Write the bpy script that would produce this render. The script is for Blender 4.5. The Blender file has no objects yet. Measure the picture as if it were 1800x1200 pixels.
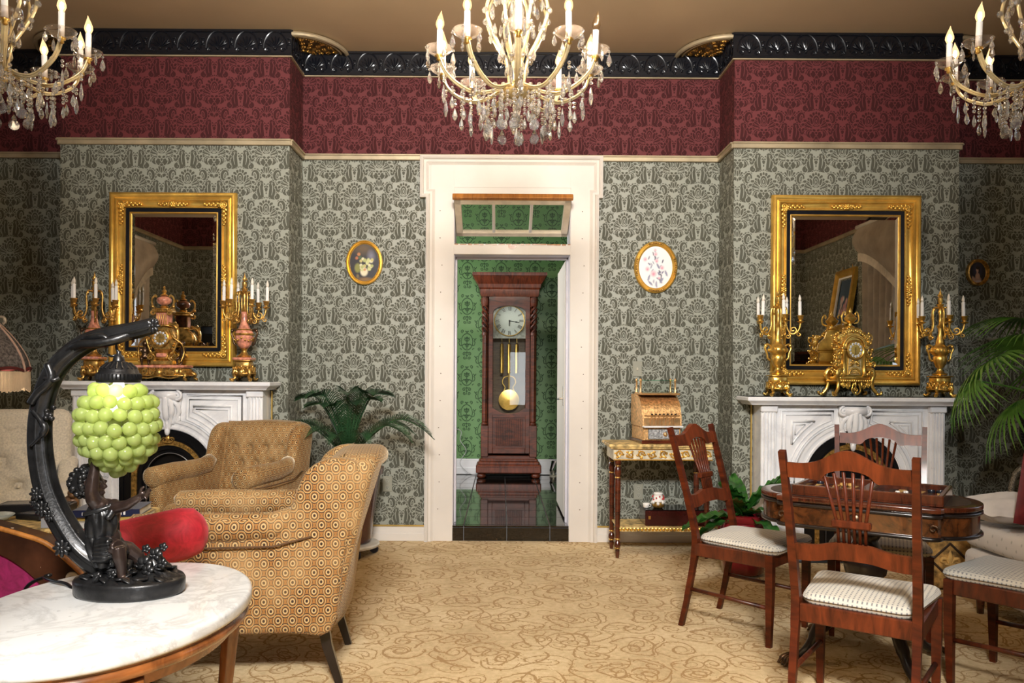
import bpy, math, random
import numpy as np
from mathutils import Vector, Matrix, Euler

random.seed(7)
PI = math.pi
SC = bpy.context.scene
COL = SC.collection

# ------------------------------------------------------------------ camera
FPX, CX, CY, EYE, ROLL = 1390.0, 880.0, 659.0, 1.29, 0.006
cam_data = bpy.data.cameras.new('camera')
cam = bpy.data.objects.new('camera', cam_data)
COL.objects.link(cam)
cam_data.sensor_width = 36.0
cam_data.lens = 36.0*FPX/1800.0
cam_data.shift_x = (900-CX)/1800.0
cam_data.shift_y = (CY-600)/1800.0
cam_data.clip_start = 0.05
cam.location = (0, 0, EYE)
cam.rotation_euler = (Matrix.Rotation(PI/2, 3, 'X') @ Matrix.Rotation(ROLL, 3, 'Z')).to_euler()
SC.camera = cam

# ------------------------------------------------------------------ colour management and light
SC.view_settings.view_transform = 'Standard'
SC.view_settings.look = 'None'
SC.view_settings.gamma = 1.0
SC.view_settings.use_curve_mapping = False
SC.view_settings.exposure = 0.42
world = bpy.data.worlds.new('sky')
SC.world = world
world.use_nodes = True
world.node_tree.nodes['Background'].inputs[0].default_value = (.62, .74, 1.0, 1)
world.node_tree.nodes['Background'].inputs[1].default_value = 0.6

def area_light(name, loc, rot, sx, sy, power, colour):
    l = bpy.data.lights.new(name, 'AREA')
    l.shape = 'RECTANGLE'; l.size = sx; l.size_y = sy
    l.energy = power; l.color = colour
    o = bpy.data.objects.new(name, l); COL.objects.link(o)
    o.location = loc; o.rotation_euler = rot
    return o
# daylight through the windows plus an unseen fill light added behind the camera
area_light('rear_fill_light', (0.08, -1.35, 3.48), (math.radians(74), 0, 0), 1.0, .5, 370, (1.0, .975, .94))
area_light('daylight_rear_window', (0.50, -3.10, 1.2), (PI/2, 0, 0), .5, 1.4, 14, (.92, .96, 1.0))
area_light('daylight_side_window', (-4.20, 2.78, 1.75), (PI/2, 0, -PI/2), 0.9, 2.0, 3, (.78, .88, 1.0))
area_light('daylight_right_window', (4.00, 3.88, 1.75), (PI/2, 0, PI/2), 0.9, 2.0, 3, (.78, .88, 1.0))
area_light('daylight_hall_window', (-1.9, 7.6, 2.2), (PI/2, 0, -PI/2), 1.6, 2.2, 68, (1.0, .98, .94))
BULB_POWER = 9.0
BULB_COLOUR = (1.0, .86, .68)

def W(px, py, Y):
    """world point seen at pixel (px, py) of the 1800 x 1200 photograph at depth Y"""
    dx, dy = px-CX, py-CY
    a = dx*math.cos(ROLL)+dy*math.sin(ROLL)
    b = dx*math.sin(ROLL)-dy*math.cos(ROLL)
    return Vector((a*Y/FPX, Y, EYE+b*Y/FPX))

def G(px, py, z=0.0):
    """world point at height z seen at pixel (px, py)"""
    dx, dy = px-CX, py-CY
    b = dx*math.sin(ROLL)-dy*math.cos(ROLL)
    return W(px, py, (z-EYE)*FPX/b)

# ------------------------------------------------------------------ mesh builder
class MB:
    def __init__(self):
        self.v, self.f, self.uv = [], [], {}
    def add(self, vs, fs, M=None, uvs=None):
        n = len(self.v)
        if M is not None:
            vs = [tuple(M @ Vector(p)) for p in vs]
        self.v.extend(tuple(p) for p in vs)
        for i, f in enumerate(fs):
            if uvs is not None:
                self.uv[len(self.f)] = [uvs[k] for k in f] if not isinstance(uvs, list) or len(uvs) == len(vs) else uvs[i]
            self.f.append(tuple(k+n for k in f))
        return self
    def box(self, c, s, b=0.0, M=None):
        cx, cy, cz = c; hx, hy, hz = s[0]/2, s[1]/2, s[2]/2
        if b <= 0:
            vs = [(cx+i*hx, cy+j*hy, cz+k*hz) for i in (-1, 1) for j in (-1, 1) for k in (-1, 1)]
            fs = [(0, 1, 3, 2), (4, 6, 7, 5), (0, 4, 5, 1), (2, 3, 7, 6), (0, 2, 6, 4), (1, 5, 7, 3)]
            return self.add(vs, fs, M)
        b = min(b, hx*.95, hy*.95, hz*.95)
        vs, ix = [], {}
        for i in (-1, 1):
            for j in (-1, 1):
                for k in (-1, 1):
                    for ax in range(3):
                        p = [hx-b, hy-b, hz-b]; p[ax] += b
                        ix[(i, j, k, ax)] = len(vs)
                        vs.append((cx+i*p[0], cy+j*p[1], cz+k*p[2]))
        fs = []
        for s_ in (-1, 1):
            fs.append([ix[(s_, j, k, 0)] for j, k in ((-1, -1), (1, -1), (1, 1), (-1, 1))][::s_])
            fs.append([ix[(i, s_, k, 1)] for i, k in ((-1, -1), (-1, 1), (1, 1), (1, -1))][::s_])
            fs.append([ix[(i, j, s_, 2)] for i, j in ((-1, -1), (1, -1), (1, 1), (-1, 1))][::s_])
        def quad(q, outward):
            a, b_, c_ = (Vector(vs[q[t]]) for t in range(3))
            if (b_-a).cross(c_-a).dot(Vector(outward)) < 0:
                q = q[::-1]
            fs.append(q)
        for i in (-1, 1):
            for j in (-1, 1):
                quad([ix[(i, j, -1, 0)], ix[(i, j, 1, 0)], ix[(i, j, 1, 1)], ix[(i, j, -1, 1)]], (i, j, 0))
                quad([ix[(i, -1, j, 0)], ix[(i, 1, j, 0)], ix[(i, 1, j, 2)], ix[(i, -1, j, 2)]], (i, 0, j))
                quad([ix[(-1, i, j, 1)], ix[(1, i, j, 1)], ix[(1, i, j, 2)], ix[(-1, i, j, 2)]], (0, i, j))
                for k in (-1, 1):
                    quad([ix[(i, j, k, 0)], ix[(i, j, k, 1)], ix[(i, j, k, 2)]], (i, j, k))
        return self.add(vs, fs, M)
    def tube(self, path, r, seg=8, caps=True, closed=False, M=None, flat=1.0, up=None):
        P = [Vector(p) for p in path]
        n = len(P)
        R = list(r) if hasattr(r, '__len__') else [r]*n
        if len(R) != n:
            R = [R[0]+(R[-1]-R[0])*i/(n-1) for i in range(n)] if len(R) == 2 else [R[min(len(R)-1, int(i*len(R)/n))] for i in range(n)]
        T = []
        for i in range(n):
            a = P[(i-1) % n] if (closed or i > 0) else P[0]
            b = P[(i+1) % n] if (closed or i < n-1) else P[-1]
            t = b-a
            T.append(t.normalized() if t.length > 1e-9 else Vector((0, 0, 1)))
        ref = Vector(up) if up is not None else (Vector((0, 0, 1)) if abs(T[0].z) < .9 else Vector((1, 0, 0)))
        vs = []
        N = (ref-T[0]*ref.dot(T[0])).normalized()
        for i in range(n):
            N = N-T[i]*N.dot(T[i])
            N = N.normalized() if N.length > 1e-6 else T[i].orthogonal().normalized()
            B = T[i].cross(N)
            for k in range(seg):
                a = 2*PI*k/seg
                vs.append(P[i]+N*(R[i]*math.cos(a))+B*(R[i]*flat*math.sin(a)))
        fs = []
        for i in range(n if closed else n-1):
            j = (i+1) % n
            for k in range(seg):
                l = (k+1) % seg
                fs.append((i*seg+k, i*seg+l, j*seg+l, j*seg+k))
        if caps and not closed:
            fs.append(tuple(range(seg))[::-1]); fs.append(tuple((n-1)*seg+k for k in range(seg)))
        return self.add(vs, fs, M)
    def lathe(self, prof, seg=16, c=(0, 0, 0), M=None, flute=None):
        vs = []
        for r, z in prof:
            for k in range(seg):
                a = 2*PI*k/seg
                rr = r*(1+(flute[1]*math.cos(flute[0]*a) if flute else 0))
                vs.append((c[0]+rr*math.cos(a), c[1]+rr*math.sin(a), c[2]+z))
        fs = []
        n = len(prof)
        for i in range(n-1):
            for k in range(seg):
                l = (k+1) % seg
                fs.append((i*seg+k, i*seg+l, (i+1)*seg+l, (i+1)*seg+k))
        if prof[0][0] > 1e-6: fs.append(tuple(range(seg))[::-1])
        if prof[-1][0] > 1e-6: fs.append(tuple((n-1)*seg+k for k in range(seg)))
        return self.add(vs, fs, M)
    def ell(self, c, r, seg=12, rings=8, M=None):
        if not hasattr(r, '__len__'): r = (r, r, r)
        vs = [(c[0], c[1], c[2]-r[2])]
        for i in range(1, rings):
            t = -PI/2+PI*i/rings
            for k in range(seg):
                a = 2*PI*k/seg
                vs.append((c[0]+r[0]*math.cos(t)*math.cos(a), c[1]+r[1]*math.cos(t)*math.sin(a), c[2]+r[2]*math.sin(t)))
        vs.append((c[0], c[1], c[2]+r[2]))
        fs = []
        for k in range(seg):
            l = (k+1) % seg
            fs.append((0, 1+l, 1+k))
            for i in range(rings-2):
                fs.append((1+i*seg+k, 1+i*seg+l, 1+(i+1)*seg+l, 1+(i+1)*seg+k))
            fs.append((1+(rings-2)*seg+k, 1+(rings-2)*seg+l, len(vs)-1))
        return self.add(vs, fs, M)
    def prism(self, poly, y0, y1, M=None, axis='Y'):
        """polygon given in XZ (axis Y), XY (axis Z) or YZ (axis X), extruded along the axis"""
        n = len(poly)
        A = sum(poly[i][0]*poly[(i+1) % n][1]-poly[(i+1) % n][0]*poly[i][1] for i in range(n))
        if A < 0: poly = poly[::-1]
        f = {'Y': lambda p, t: (p[0], t, p[1]), 'Z': lambda p, t: (p[0], p[1], t), 'X': lambda p, t: (t, p[0], p[1])}[axis]
        vs = [f(p, y0) for p in poly]+[f(p, y1) for p in poly]
        s = -1 if axis == 'Y' else 1
        fs = [tuple(range(n))[::-s], tuple(range(n, 2*n))[::s]]
        for i in range(n):
            j = (i+1) % n
            fs.append((i, j, j+n, i+n)[::s])
        if y1 < y0: fs = [q[::-1] for q in fs]
        return self.add(vs, fs, M)
    def frame(self, x0, x1, z0, z1, prof, y=0.0, M=None):
        """moulding swept round a rectangle facing -Y; prof = [(inset, height towards the viewer)]"""
        vs, n = [], len(prof)
        for d, h in prof:
            vs += [(x0+d, y-h, z0+d), (x1-d, y-h, z0+d), (x1-d, y-h, z1-d), (x0+d, y-h, z1-d)]
        fs = []
        for i in range(n-1):
            for k in range(4):
                l = (k+1) % 4
                fs.append((i*4+k, i*4+l, (i+1)*4+l, (i+1)*4+k))
        return self.add(vs, fs, M)
    def grid(self, fn, nu, nv, closeu=False, uvscale=None, M=None):
        vs, uvs = [], []
        for j in range(nv+1):
            for i in range(nu if closeu else nu+1):
                p = fn(i/nu, j/nv); vs.append(p)
        fs, uvf = [], []
        w = nu if closeu else nu+1
        for j in range(nv):
            for i in range(nu):
                k = (i+1) % w
                fs.append((j*w+i, j*w+k, (j+1)*w+k, (j+1)*w+i))
                if uvscale:
                    su, sv = uvscale
                    uvf.append([(i/nu*su, j/nv*sv), ((i+1)/nu*su, j/nv*sv), ((i+1)/nu*su, (j+1)/nv*sv), (i/nu*su, (j+1)/nv*sv)])
        n = len(self.v)
        if M is not None: vs = [tuple(M @ Vector(p)) for p in vs]
        self.v.extend(tuple(p) for p in vs)
        for i, f in enumerate(fs):
            if uvscale: self.uv[len(self.f)] = uvf[i]
            self.f.append(tuple(k+n for k in f))
        return self
    def mesh(self, name, mat, smooth=.6, boxuv=False):
        me = bpy.data.meshes.new(name)
        me.from_pydata(self.v, [], self.f)
        me.update()
        if boxuv or self.uv:
            uvl = me.uv_layers.new(name='UVMap')
            co = np.empty(len(me.vertices)*3); me.vertices.foreach_get('co', co); co = co.reshape(-1, 3)
            li = np.empty(len(me.loops), int); me.loops.foreach_get('vertex_index', li)
            no = np.empty(len(me.polygons)*3); me.polygons.foreach_get('normal', no); no = np.abs(no.reshape(-1, 3))
            lt = np.empty(len(me.polygons), int); me.polygons.foreach_get('loop_total', lt)
            ax = np.repeat(np.argmax(no*np.array([1.0, 1.0, 1.02]), axis=1), lt)
            c = co[li]
            u = np.where(ax == 0, c[:, 1], c[:, 0]); v = np.where(ax == 2, c[:, 1], c[:, 2])
            out = np.stack([u, v], 1)
            if self.uv:
                st = np.concatenate([[0], np.cumsum(lt)])
                for fi, q in self.uv.items():
                    for k, p in enumerate(q): out[st[fi]+k] = p
            uvl.data.foreach_set('uv', out.ravel())
        if mat is not None: me.materials.append(mat)
        if smooth:
            me.shade_smooth()
            if smooth < 3: me.set_sharp_from_angle(angle=smooth)
        return me
    def build(self, name, mat, parent=None, smooth=.6, boxuv=False, loc=None, rot=None, kind=None, label=None):
        return obj(name, self.mesh(name, mat, smooth, boxuv), parent, loc, rot, kind, label)

def obj(name, me, parent=None, loc=None, rot=None, kind=None, label=None):
    o = bpy.data.objects.new(name, me)
    COL.objects.link(o)
    if parent is not None: o.parent = parent
    if loc is not None: o.location = loc
    if rot is not None: o.rotation_euler = rot
    if kind: o['kind'] = kind
    if label: o['label'] = label
    return o

def thing(name, label, cat, loc=(0, 0, 0), rotz=0.0, group=None):
    o = bpy.data.objects.new(name, None)
    COL.objects.link(o)
    o.empty_display_size = .1
    o.location = loc; o.rotation_euler = (0, 0, rotz)
    o['label'] = label; o['category'] = cat
    if group: o['group'] = group
    return o

def tag(o, label, cat, group=None):
    o['label'] = label; o['category'] = cat
    if group: o['group'] = group
    return o

def struct(name, mb, mat, parent=None, smooth=.6, boxuv=False):
    return mb.build(name, mat, parent, smooth, boxuv, kind=None if parent else 'structure')

def dup(root, loc, rotz, label=None, group=None):
    r = root.copy(); COL.objects.link(r); r.location = loc; r.rotation_euler = (0, 0, rotz)
    if label: r['label'] = label
    if group: r['group'] = group
    for ch in list(root.children):
        c = ch.copy(); COL.objects.link(c); c.parent = r
        for g in list(ch.children):
            d = g.copy(); COL.objects.link(d); d.parent = c
    return r

def T(x, y, z): return Matrix.Translation((x, y, z))
def RX(a): return Matrix.Rotation(a, 4, 'X')
def RY(a): return Matrix.Rotation(a, 4, 'Y')
def RZ(a): return Matrix.Rotation(a, 4, 'Z')
def SCL(x, y, z): return Matrix.Diagonal((x, y, z, 1))

def spline(pts, n=6, closed=False):
    """Catmull-Rom through the points"""
    P = [Vector(p) for p in pts]; out = []
    m = len(P)
    for i in range(m if closed else m-1):
        p0 = P[(i-1) % m] if (closed or i > 0) else P[0]
        p1, p2 = P[i], P[(i+1) % m]
        p3 = P[(i+2) % m] if (closed or i < m-2) else P[-1]
        for k in range(n):
            t = k/n
            out.append(.5*((2*p1)+(p2-p0)*t+(2*p0-5*p1+4*p2-p3)*t*t+(3*p1-p0-3*p2+p3)*t*t*t))
    if not closed: out.append(P[-1])
    return out

def scroll(c, r0, r1, a0, turns, n=14, plane='XZ', y=0.0):
    out = []
    for i in range(n+1):
        t = i/n
        a = a0+turns*2*PI*t; r = r0+(r1-r0)*t
        u, v = c[0]+r*math.cos(a), c[1]+r*math.sin(a)
        out.append({'XZ': (u, y, v), 'YZ': (y, u, v), 'XY': (u, v, y)}[plane])
    return out

def fuse(mb, name, mat, parent=None, voxel=.004, it=2, loc=None, rot=None, label=None):
    """melt overlapping solids into one continuous surface"""
    me = bpy.data.meshes.new('soft'); me.from_pydata(mb.v, [], mb.f); me.update()
    o = bpy.data.objects.new('soft', me); COL.objects.link(o)
    m = o.modifiers.new('r', 'REMESH'); m.mode = 'VOXEL'; m.voxel_size = voxel; m.use_smooth_shade = True
    if it:
        s = o.modifiers.new('s', 'SMOOTH'); s.iterations = it; s.factor = .5
    dg = bpy.context.evaluated_depsgraph_get()
    out = bpy.data.meshes.new_from_object(o.evaluated_get(dg))
    bpy.data.objects.remove(o); bpy.data.meshes.remove(me)
    out.name = name
    out.materials.clear()
    if mat: out.materials.append(mat)
    out.shade_smooth()
    return obj(name, out, parent, loc, rot, None, label)

# ------------------------------------------------------------------ node helpers
class NT:
    def __init__(self, tree):
        self.t = tree
    def n(self, kind, **kw):
        nd = self.t.nodes.new(kind)
        for k, v in kw.items():
            if k.startswith('i_'):
                key = k[2:]
                key = int(key) if key.isdigit() else key
                self.set(nd, key, v)
            else: setattr(nd, k, v)
        return nd
    def set(self, nd, key, v):
        s = nd.inputs[key]
        if isinstance(v, bpy.types.NodeSocket): self.t.links.new(v, s)
        else: s.default_value = v
    def m(self, op, a, b=None, c=None, clamp=False):
        nd = self.t.nodes.new('ShaderNodeMath'); nd.operation = op; nd.use_clamp = clamp
        for i, v in enumerate((a, b, c)):
            if v is not None: self.set(nd, i, v)
        return nd.outputs[0]
    def mix(self, f, a, b):
        nd = self.t.nodes.new('ShaderNodeMix'); nd.data_type = 'RGBA'
        for i, v in ((0, f), (6, a), (7, b)):
            if not isinstance(v, bpy.types.NodeSocket) and i > 0 and len(v) == 3: v = (*v, 1)
            self.set(nd, i, v)
        return nd.outputs[2]
    def ramp(self, f, stops, interp='LINEAR'):
        nd = self.t.nodes.new('ShaderNodeValToRGB'); cr = nd.color_ramp; cr.interpolation = interp
        while len(cr.elements) < len(stops): cr.elements.new(.5)
        for e, (p, c) in zip(cr.elements, stops):
            e.position = p; e.color = (*c, 1) if len(c) == 3 else c
        self.t.links.new(f, nd.inputs[0])
        return nd.outputs[0]
    def noise(self, vec, scale, detail=3, rough=.55, dist=0.0):
        nd = self.n('ShaderNodeTexNoise', i_Scale=scale, i_Detail=detail, i_Roughness=rough, i_Distortion=dist)
        if vec is not None: self.t.links.new(vec, nd.inputs['Vector'])
        return nd.outputs[0]

def newmat(name):
    m = bpy.data.materials.new(name); m.use_nodes = True
    t = NT(m.node_tree)
    p = m.node_tree.nodes['Principled BSDF']
    return m, t, p

def pmat(name, col, rough=.5, metal=0.0, var=.12, scale=8.0, bump=0.0, bscale=60.0, coat=0.0, sheen=0.0, spec=.5, emit=None, trans=0.0, ior=1.45, sss=0.0):
    m, t, p = newmat(name)
    tc = t.n('ShaderNodeTexCoord').outputs['Object']
    if var:
        f = t.noise(tc, scale, 4)
        lo = tuple(max(0, c*(1-var*1.6)) for c in col); hi = tuple(min(1, c*(1+var*1.6)) for c in col)
        t.set(p, 'Base Color', t.ramp(f, [(.3, lo), (.7, hi)]))
    else:
        p.inputs['Base Color'].default_value = (*col, 1)
    p.inputs['Roughness'].default_value = rough; p.inputs['Metallic'].default_value = metal
    p.inputs['Coat Weight'].default_value = coat; p.inputs['Coat Roughness'].default_value = .08
    p.inputs['Sheen Weight'].default_value = sheen; p.inputs['Specular IOR Level'].default_value = spec
    p.inputs['Transmission Weight'].default_value = trans; p.inputs['IOR'].default_value = ior
    if sss:
        p.inputs['Subsurface Weight'].default_value = sss; p.inputs['Subsurface Radius'].default_value = (.01, .01, .006); p.inputs['Subsurface Scale'].default_value = 1.0
    if emit:
        p.inputs['Emission Color'].default_value = (*emit[0], 1); p.inputs['Emission Strength'].default_value = emit[1]
    if bump:
        b = t.n('ShaderNodeBump', i_Strength=bump, i_Distance=.004)
        t.t.links.new(t.noise(tc, bscale, 4), b.inputs['Height']); t.t.links.new(b.outputs[0], p.inputs['Normal'])
    return m

def wood(name, dark, light, rough=.3, coat=.4, scale=(3, 3, 28), axis=None, dist=1.2):
    m, t, p = newmat(name)
    tc = t.n('ShaderNodeTexCoord').outputs['Object']
    mp = t.n('ShaderNodeMapping'); mp.inputs['Scale'].default_value = scale
    t.t.links.new(tc, mp.inputs[0])
    f = t.noise(mp.outputs[0], 1.6, 5, .6, dist)
    g = t.noise(tc, 5, 3)
    f = t.m('ADD', t.m('MULTIPLY', f, .7), t.m('MULTIPLY', g, .3))
    t.set(p, 'Base Color', t.ramp(f, [(.34, dark), (.66, light)]))
    p.inputs['Roughness'].default_value = rough; p.inputs['Coat Weight'].default_value = coat; p.inputs['Coat Roughness'].default_value = .12
    return m

def paper_group(name, img, rep_w, rep_h):
    """turns a mirrored half-drop drawing into a look-up of edges per row, read by curve nodes"""
    rows, cols = img.shape
    half = rows//2                      # the half-drop repeats, so half the rows are enough
    edges = []
    for r in img[:half]:
        e = [0.0] if r[0] else []
        ch = np.nonzero(np.diff(r.astype(int)))[0]+1
        e += [c/cols for c in ch]
        edges.append(e)
    K = max(len(e) for e in edges)
    K = (K+2)//3*3
    tab = np.ones((half, K))
    for i, e in enumerate(edges): tab[i, :len(e)] = e
    g = bpy.data.node_groups.new(name, 'ShaderNodeTree')
    g.interface.new_socket('Fac', in_out='OUTPUT', socket_type='NodeSocketFloat')
    t = NT(g)
    uv = t.n('ShaderNodeUVMap')
    sp = t.n('ShaderNodeSeparateXYZ'); g.links.new(uv.outputs[0], sp.inputs[0])
    x = t.m('PINGPONG', sp.outputs[0], rep_w/2)
    x = t.m('DIVIDE', x, rep_w/2)
    y2 = t.m('MULTIPLY', t.m('FRACT', t.m('DIVIDE', sp.outputs[1], rep_h)), 2.0)
    up = t.m('GREATER_THAN', y2, 1.0)
    x = t.m('ABSOLUTE', t.m('SUBTRACT', x, up))
    st = 256//half
    y = t.m('DIVIDE', t.m('ADD', t.m('MULTIPLY', t.m('FLOOR', t.m('MULTIPLY', t.m('FRACT', y2), float(half))), float(st)), st/2), 256.0)
    acc = None
    for k in range(0, K, 3):
        rc = g.nodes.new('ShaderNodeRGBCurve')
        for ch in range(3):
            c = rc.mapping.curves[ch]; col = tab[:, k+ch]
            c.points[0].location = (0, col[0]); c.points[1].location = (1, col[-1])
            for i in range(half):
                if i == 0 or col[i] != col[i-1]: c.points.new((st*i+.4)/256, col[i])
                if i == half-1 or col[i] != col[i+1]: c.points.new((st*i+st-.4)/256, col[i])
            for p in c.points: p.handle_type = 'VECTOR'
        rc.mapping.update()
        g.links.new(y, rc.inputs['Color'])
        s = g.nodes.new('ShaderNodeSeparateColor'); g.links.new(rc.outputs[0], s.inputs[0])
        for ch in range(3):
            gt = t.m('GREATER_THAN', x, s.outputs[ch])
            acc = gt if acc is None else t.m('ADD', acc, gt)
    out = t.m('MODULO', acc, 2.0)
    go = g.nodes.new('NodeGroupOutput'); g.links.new(out, go.inputs[0])
    return g

def paper(name, grp, ground, motif, rough_g=.45, rough_m=.8, sheen_g=.0):
    m, t, p = newmat(name)
    gn = t.t.nodes.new('ShaderNodeGroup'); gn.node_tree = grp
    f = gn.outputs[0]
    tc = t.n('ShaderNodeTexCoord').outputs['Object']
    n1 = t.noise(tc, 1.3, 3)
    n2 = t.noise(tc, 160, 2)
    c = t.mix(f, ground, motif)
    k = t.m('ADD', .80, t.m('ADD', t.m('MULTIPLY', n1, .26), t.m('MULTIPLY', n2, .14)))
    mx = t.n('ShaderNodeVectorMath', operation='SCALE'); t.t.links.new(c, mx.inputs[0]); t.t.links.new(k, mx.inputs['Scale'])
    t.t.links.new(mx.outputs[0], p.inputs['Base Color'])
    t.set(p, 'Roughness', t.m('ADD', rough_g, t.m('MULTIPLY', f, rough_m-rough_g)))
    p.inputs['Metallic'].default_value = sheen_g
    b = t.n('ShaderNodeBump', i_Strength=.25, i_Distance=.001)
    t.t.links.new(f, b.inputs['Height']); t.t.links.new(b.outputs[0], p.inputs['Normal'])
    return m
def _sdf_ell(x, y, cx, cy, rx, ry, ang):
    c, s = math.cos(ang), math.sin(ang)
    u = (x-cx)*c + (y-cy)*s
    v = -(x-cx)*s + (y-cy)*c
    k = np.sqrt((u/rx)**2 + (v/ry)**2)
    return (k-1.0)*min(rx, ry)

def _sdf_poly(x, y, pts, rad):
    """distance to a poly-line with a radius that may change along it"""
    d = np.full(x.shape, 9.0)
    n = len(pts)-1
    for i in range(n):
        ax, ay = pts[i]; bx, by = pts[i+1]
        ra, rb = rad[i], rad[i+1]
        vx, vy = bx-ax, by-ay
        L = vx*vx+vy*vy+1e-12
        t = np.clip(((x-ax)*vx+(y-ay)*vy)/L, 0, 1)
        d = np.minimum(d, np.hypot(x-ax-t*vx, y-ay-t*vy)-(ra+(rb-ra)*t))
    return d

def _spiral(cx, cy, r0, r1, a0, turns, n=18):
    out = []
    for i in range(n+1):
        t = i/n
        a = a0+turns*2*math.pi*t
        r = r0+(r1-r0)*t
        out.append((cx+r*math.cos(a), cy+r*math.sin(a)))
    return out

def _lerp(a, b, n):
    return [a+(b-a)*i/(n-1) for i in range(n)]

def raster(shapes, aspect, cols=300, rows=128, gap=0.012):
    """half-drop repeat, mirrored in x. unit = width of the repeat"""
    xs = (np.arange(cols)+.5)/cols*0.5
    ys = np.arange(rows)/rows*aspect
    X, Y = np.meshgrid(xs, ys)
    img = np.zeros(X.shape, bool)
    shifts = [(i*.5, j*.5*aspect) for i in range(-2, 4) for j in range(-3, 6) if (i+j) % 2 == 0]
    for fn, g in shapes:
        d = np.full(X.shape, 9.0)
        for sx, sy in shifts:
            d = np.minimum(d, fn(np.abs(X-sx), Y-sy))
        if g is None:
            img[d < 0] = False
        else:
            img[d < gap*g] = False
            img[d < 0] = True
    return img

def damask_shapes():
    S = []
    E = lambda *a: (lambda x, y: _sdf_ell(x, y, *a))
    L = lambda p, r: (lambda x, y: _sdf_poly(x, y, p, r))
    # tall C-scrolls beside the urn, scalloped outside, with an outer curl
    for px, py, r in ((.165, .60, .055), (.205, .545, .05), (.20, .465, .05), (.175, .40, .052), (.10, .63, .05)):
        S.append((E(px, py, r, r, 0), None if r == 0 else 1))
    S.append((L([(.105, .61), (.125, .53), (.115, .45), (.10, .37), (.15, .335)], [.055, .062, .062, .055, .035]), 1))
    S.append((L([(.10, .62), (.125, .55), (.12, .46), (.105, .39)], [.006, .007, .007, .005]), None))
    S.append((L(_spiral(.225, .50, .055, .010, 2.4, -1.25, 16), _lerp(.026, .012, 17)), .9))
    S.append((E(.11, .615, .016, .020, 0), None)); S.append((E(.11, .615, .007, .009, 0), .01))
    S.append((L(_spiral(.20, .355, .045, .010, 1.2, -1.1, 14), _lerp(.024, .012, 15)), .9))
    # paisley with a feathered rim
    for k in range(9):
        a = -1.9+k*.52
        S.append((E(.300+.082*math.cos(a), .185+.105*math.sin(a), .034, .026, a), .7))
    S.append((E(.295, .185, .075, .105, .12), .9))
    S.append((E(.285, .18, .034, .070, .18), None)); S.append((E(.285, .175, .020, .050, .2), .01))
    S.append((E(.285, .175, .006, .030, .2), None))
    S.append((L([(.24, .11), (.21, .06), (.23, .02)], [.03, .024, .014]), .9))
    S.append((L(_spiral(.27, .035, .04, .012, 2.8, 1.1, 12), _lerp(.018, .010, 13)), .8))
    # urn between the scrolls
    S.append((E(0, .545, .040, .032, 0), .9)); S.append((L([(0, .50), (0, .455)], [.030, .012]), .9))
    S.append((E(0, .585, .028, .014, 0), .8)); S.append((E(0, .425, .012, .020, 0), .6)); S.append((E(.035, .60, .02, .013, .7), .8))
    # lotus stem below the palmette
    for a, l in ((1.25, .10), (.8, .125), (.35, .14)):
        S.append((E(l*.6*math.sin(a), -.375+l*.6*math.cos(a), .022, l*.55, -a), .9))
    S.append((E(0, -.30, .016, .06, 0), .8)); S.append((E(.045, -.405, .042, .030, .5), .9)); S.append((E(0, -.43, .014, .026, 0), .7))
    # palmette : side fronds
    for a, l, w in ((2.0, .22, .036), (1.62, .255, .038), (1.27, .27, .038), (.95, .265, .034)):
        cx, cy = l*.62*math.sin(a), -.01+l*.62*math.cos(a)
        S.append((E(cx, cy, w, l*.42, -a), 1))
        S.append((E(l*math.sin(a)*.98, -.015+l*math.cos(a)-.012, .034, .024, -a+.8), .8))
        S.append((L([(cx*.6, -.01+(cy+.01)*.6), (cx*1.25, -.01+(cy+.01)*1.25)], [.0045, .0035]), None))
    # crown
    S.append((E(0, .135, .115, .125, 0), 1))
    for a in (.35, .8, 1.25):
        S.append((E(.135*math.sin(a), .115+.145*math.cos(a), .026, .040, -a), .9))
    S.append((E(0, .265, .018, .042, 0), .9))
    S.append((E(0, .135, .060, .095, 0), 1)); S.append((E(.092, .12, .022, .065, -.25), .6))
    S.append((E(0, .12, .030, .055, 0), .8)); S.append((E(0, .12, .012, .03, 0), None))
    # lower lobes
    S.append((E(.115, -.12, .085, .075, .75), 1.1)); S.append((E(.055, -.15, .075, .052, .95), 1))
    S.append((L(_spiral(.12, -.105, .055, .014, -.4, .8, 12), [.006]*13), None))
    S.append((E(.115, -.105, .014, .020, 0), None)); S.append((E(.0, -.09, .022, .045, 0), .9)); S.append((E(.04, -.055, .03, .022, .4), .9))
    S.append((E(.0, -.205, .03, .03, 0), .9))
    for dx, dy in ((0, .345), (.033, .338), (.066, .322), (.03, -.235)):
        S.append((E(dx, dy, .012, .012, 0), .5))
    return S

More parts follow.
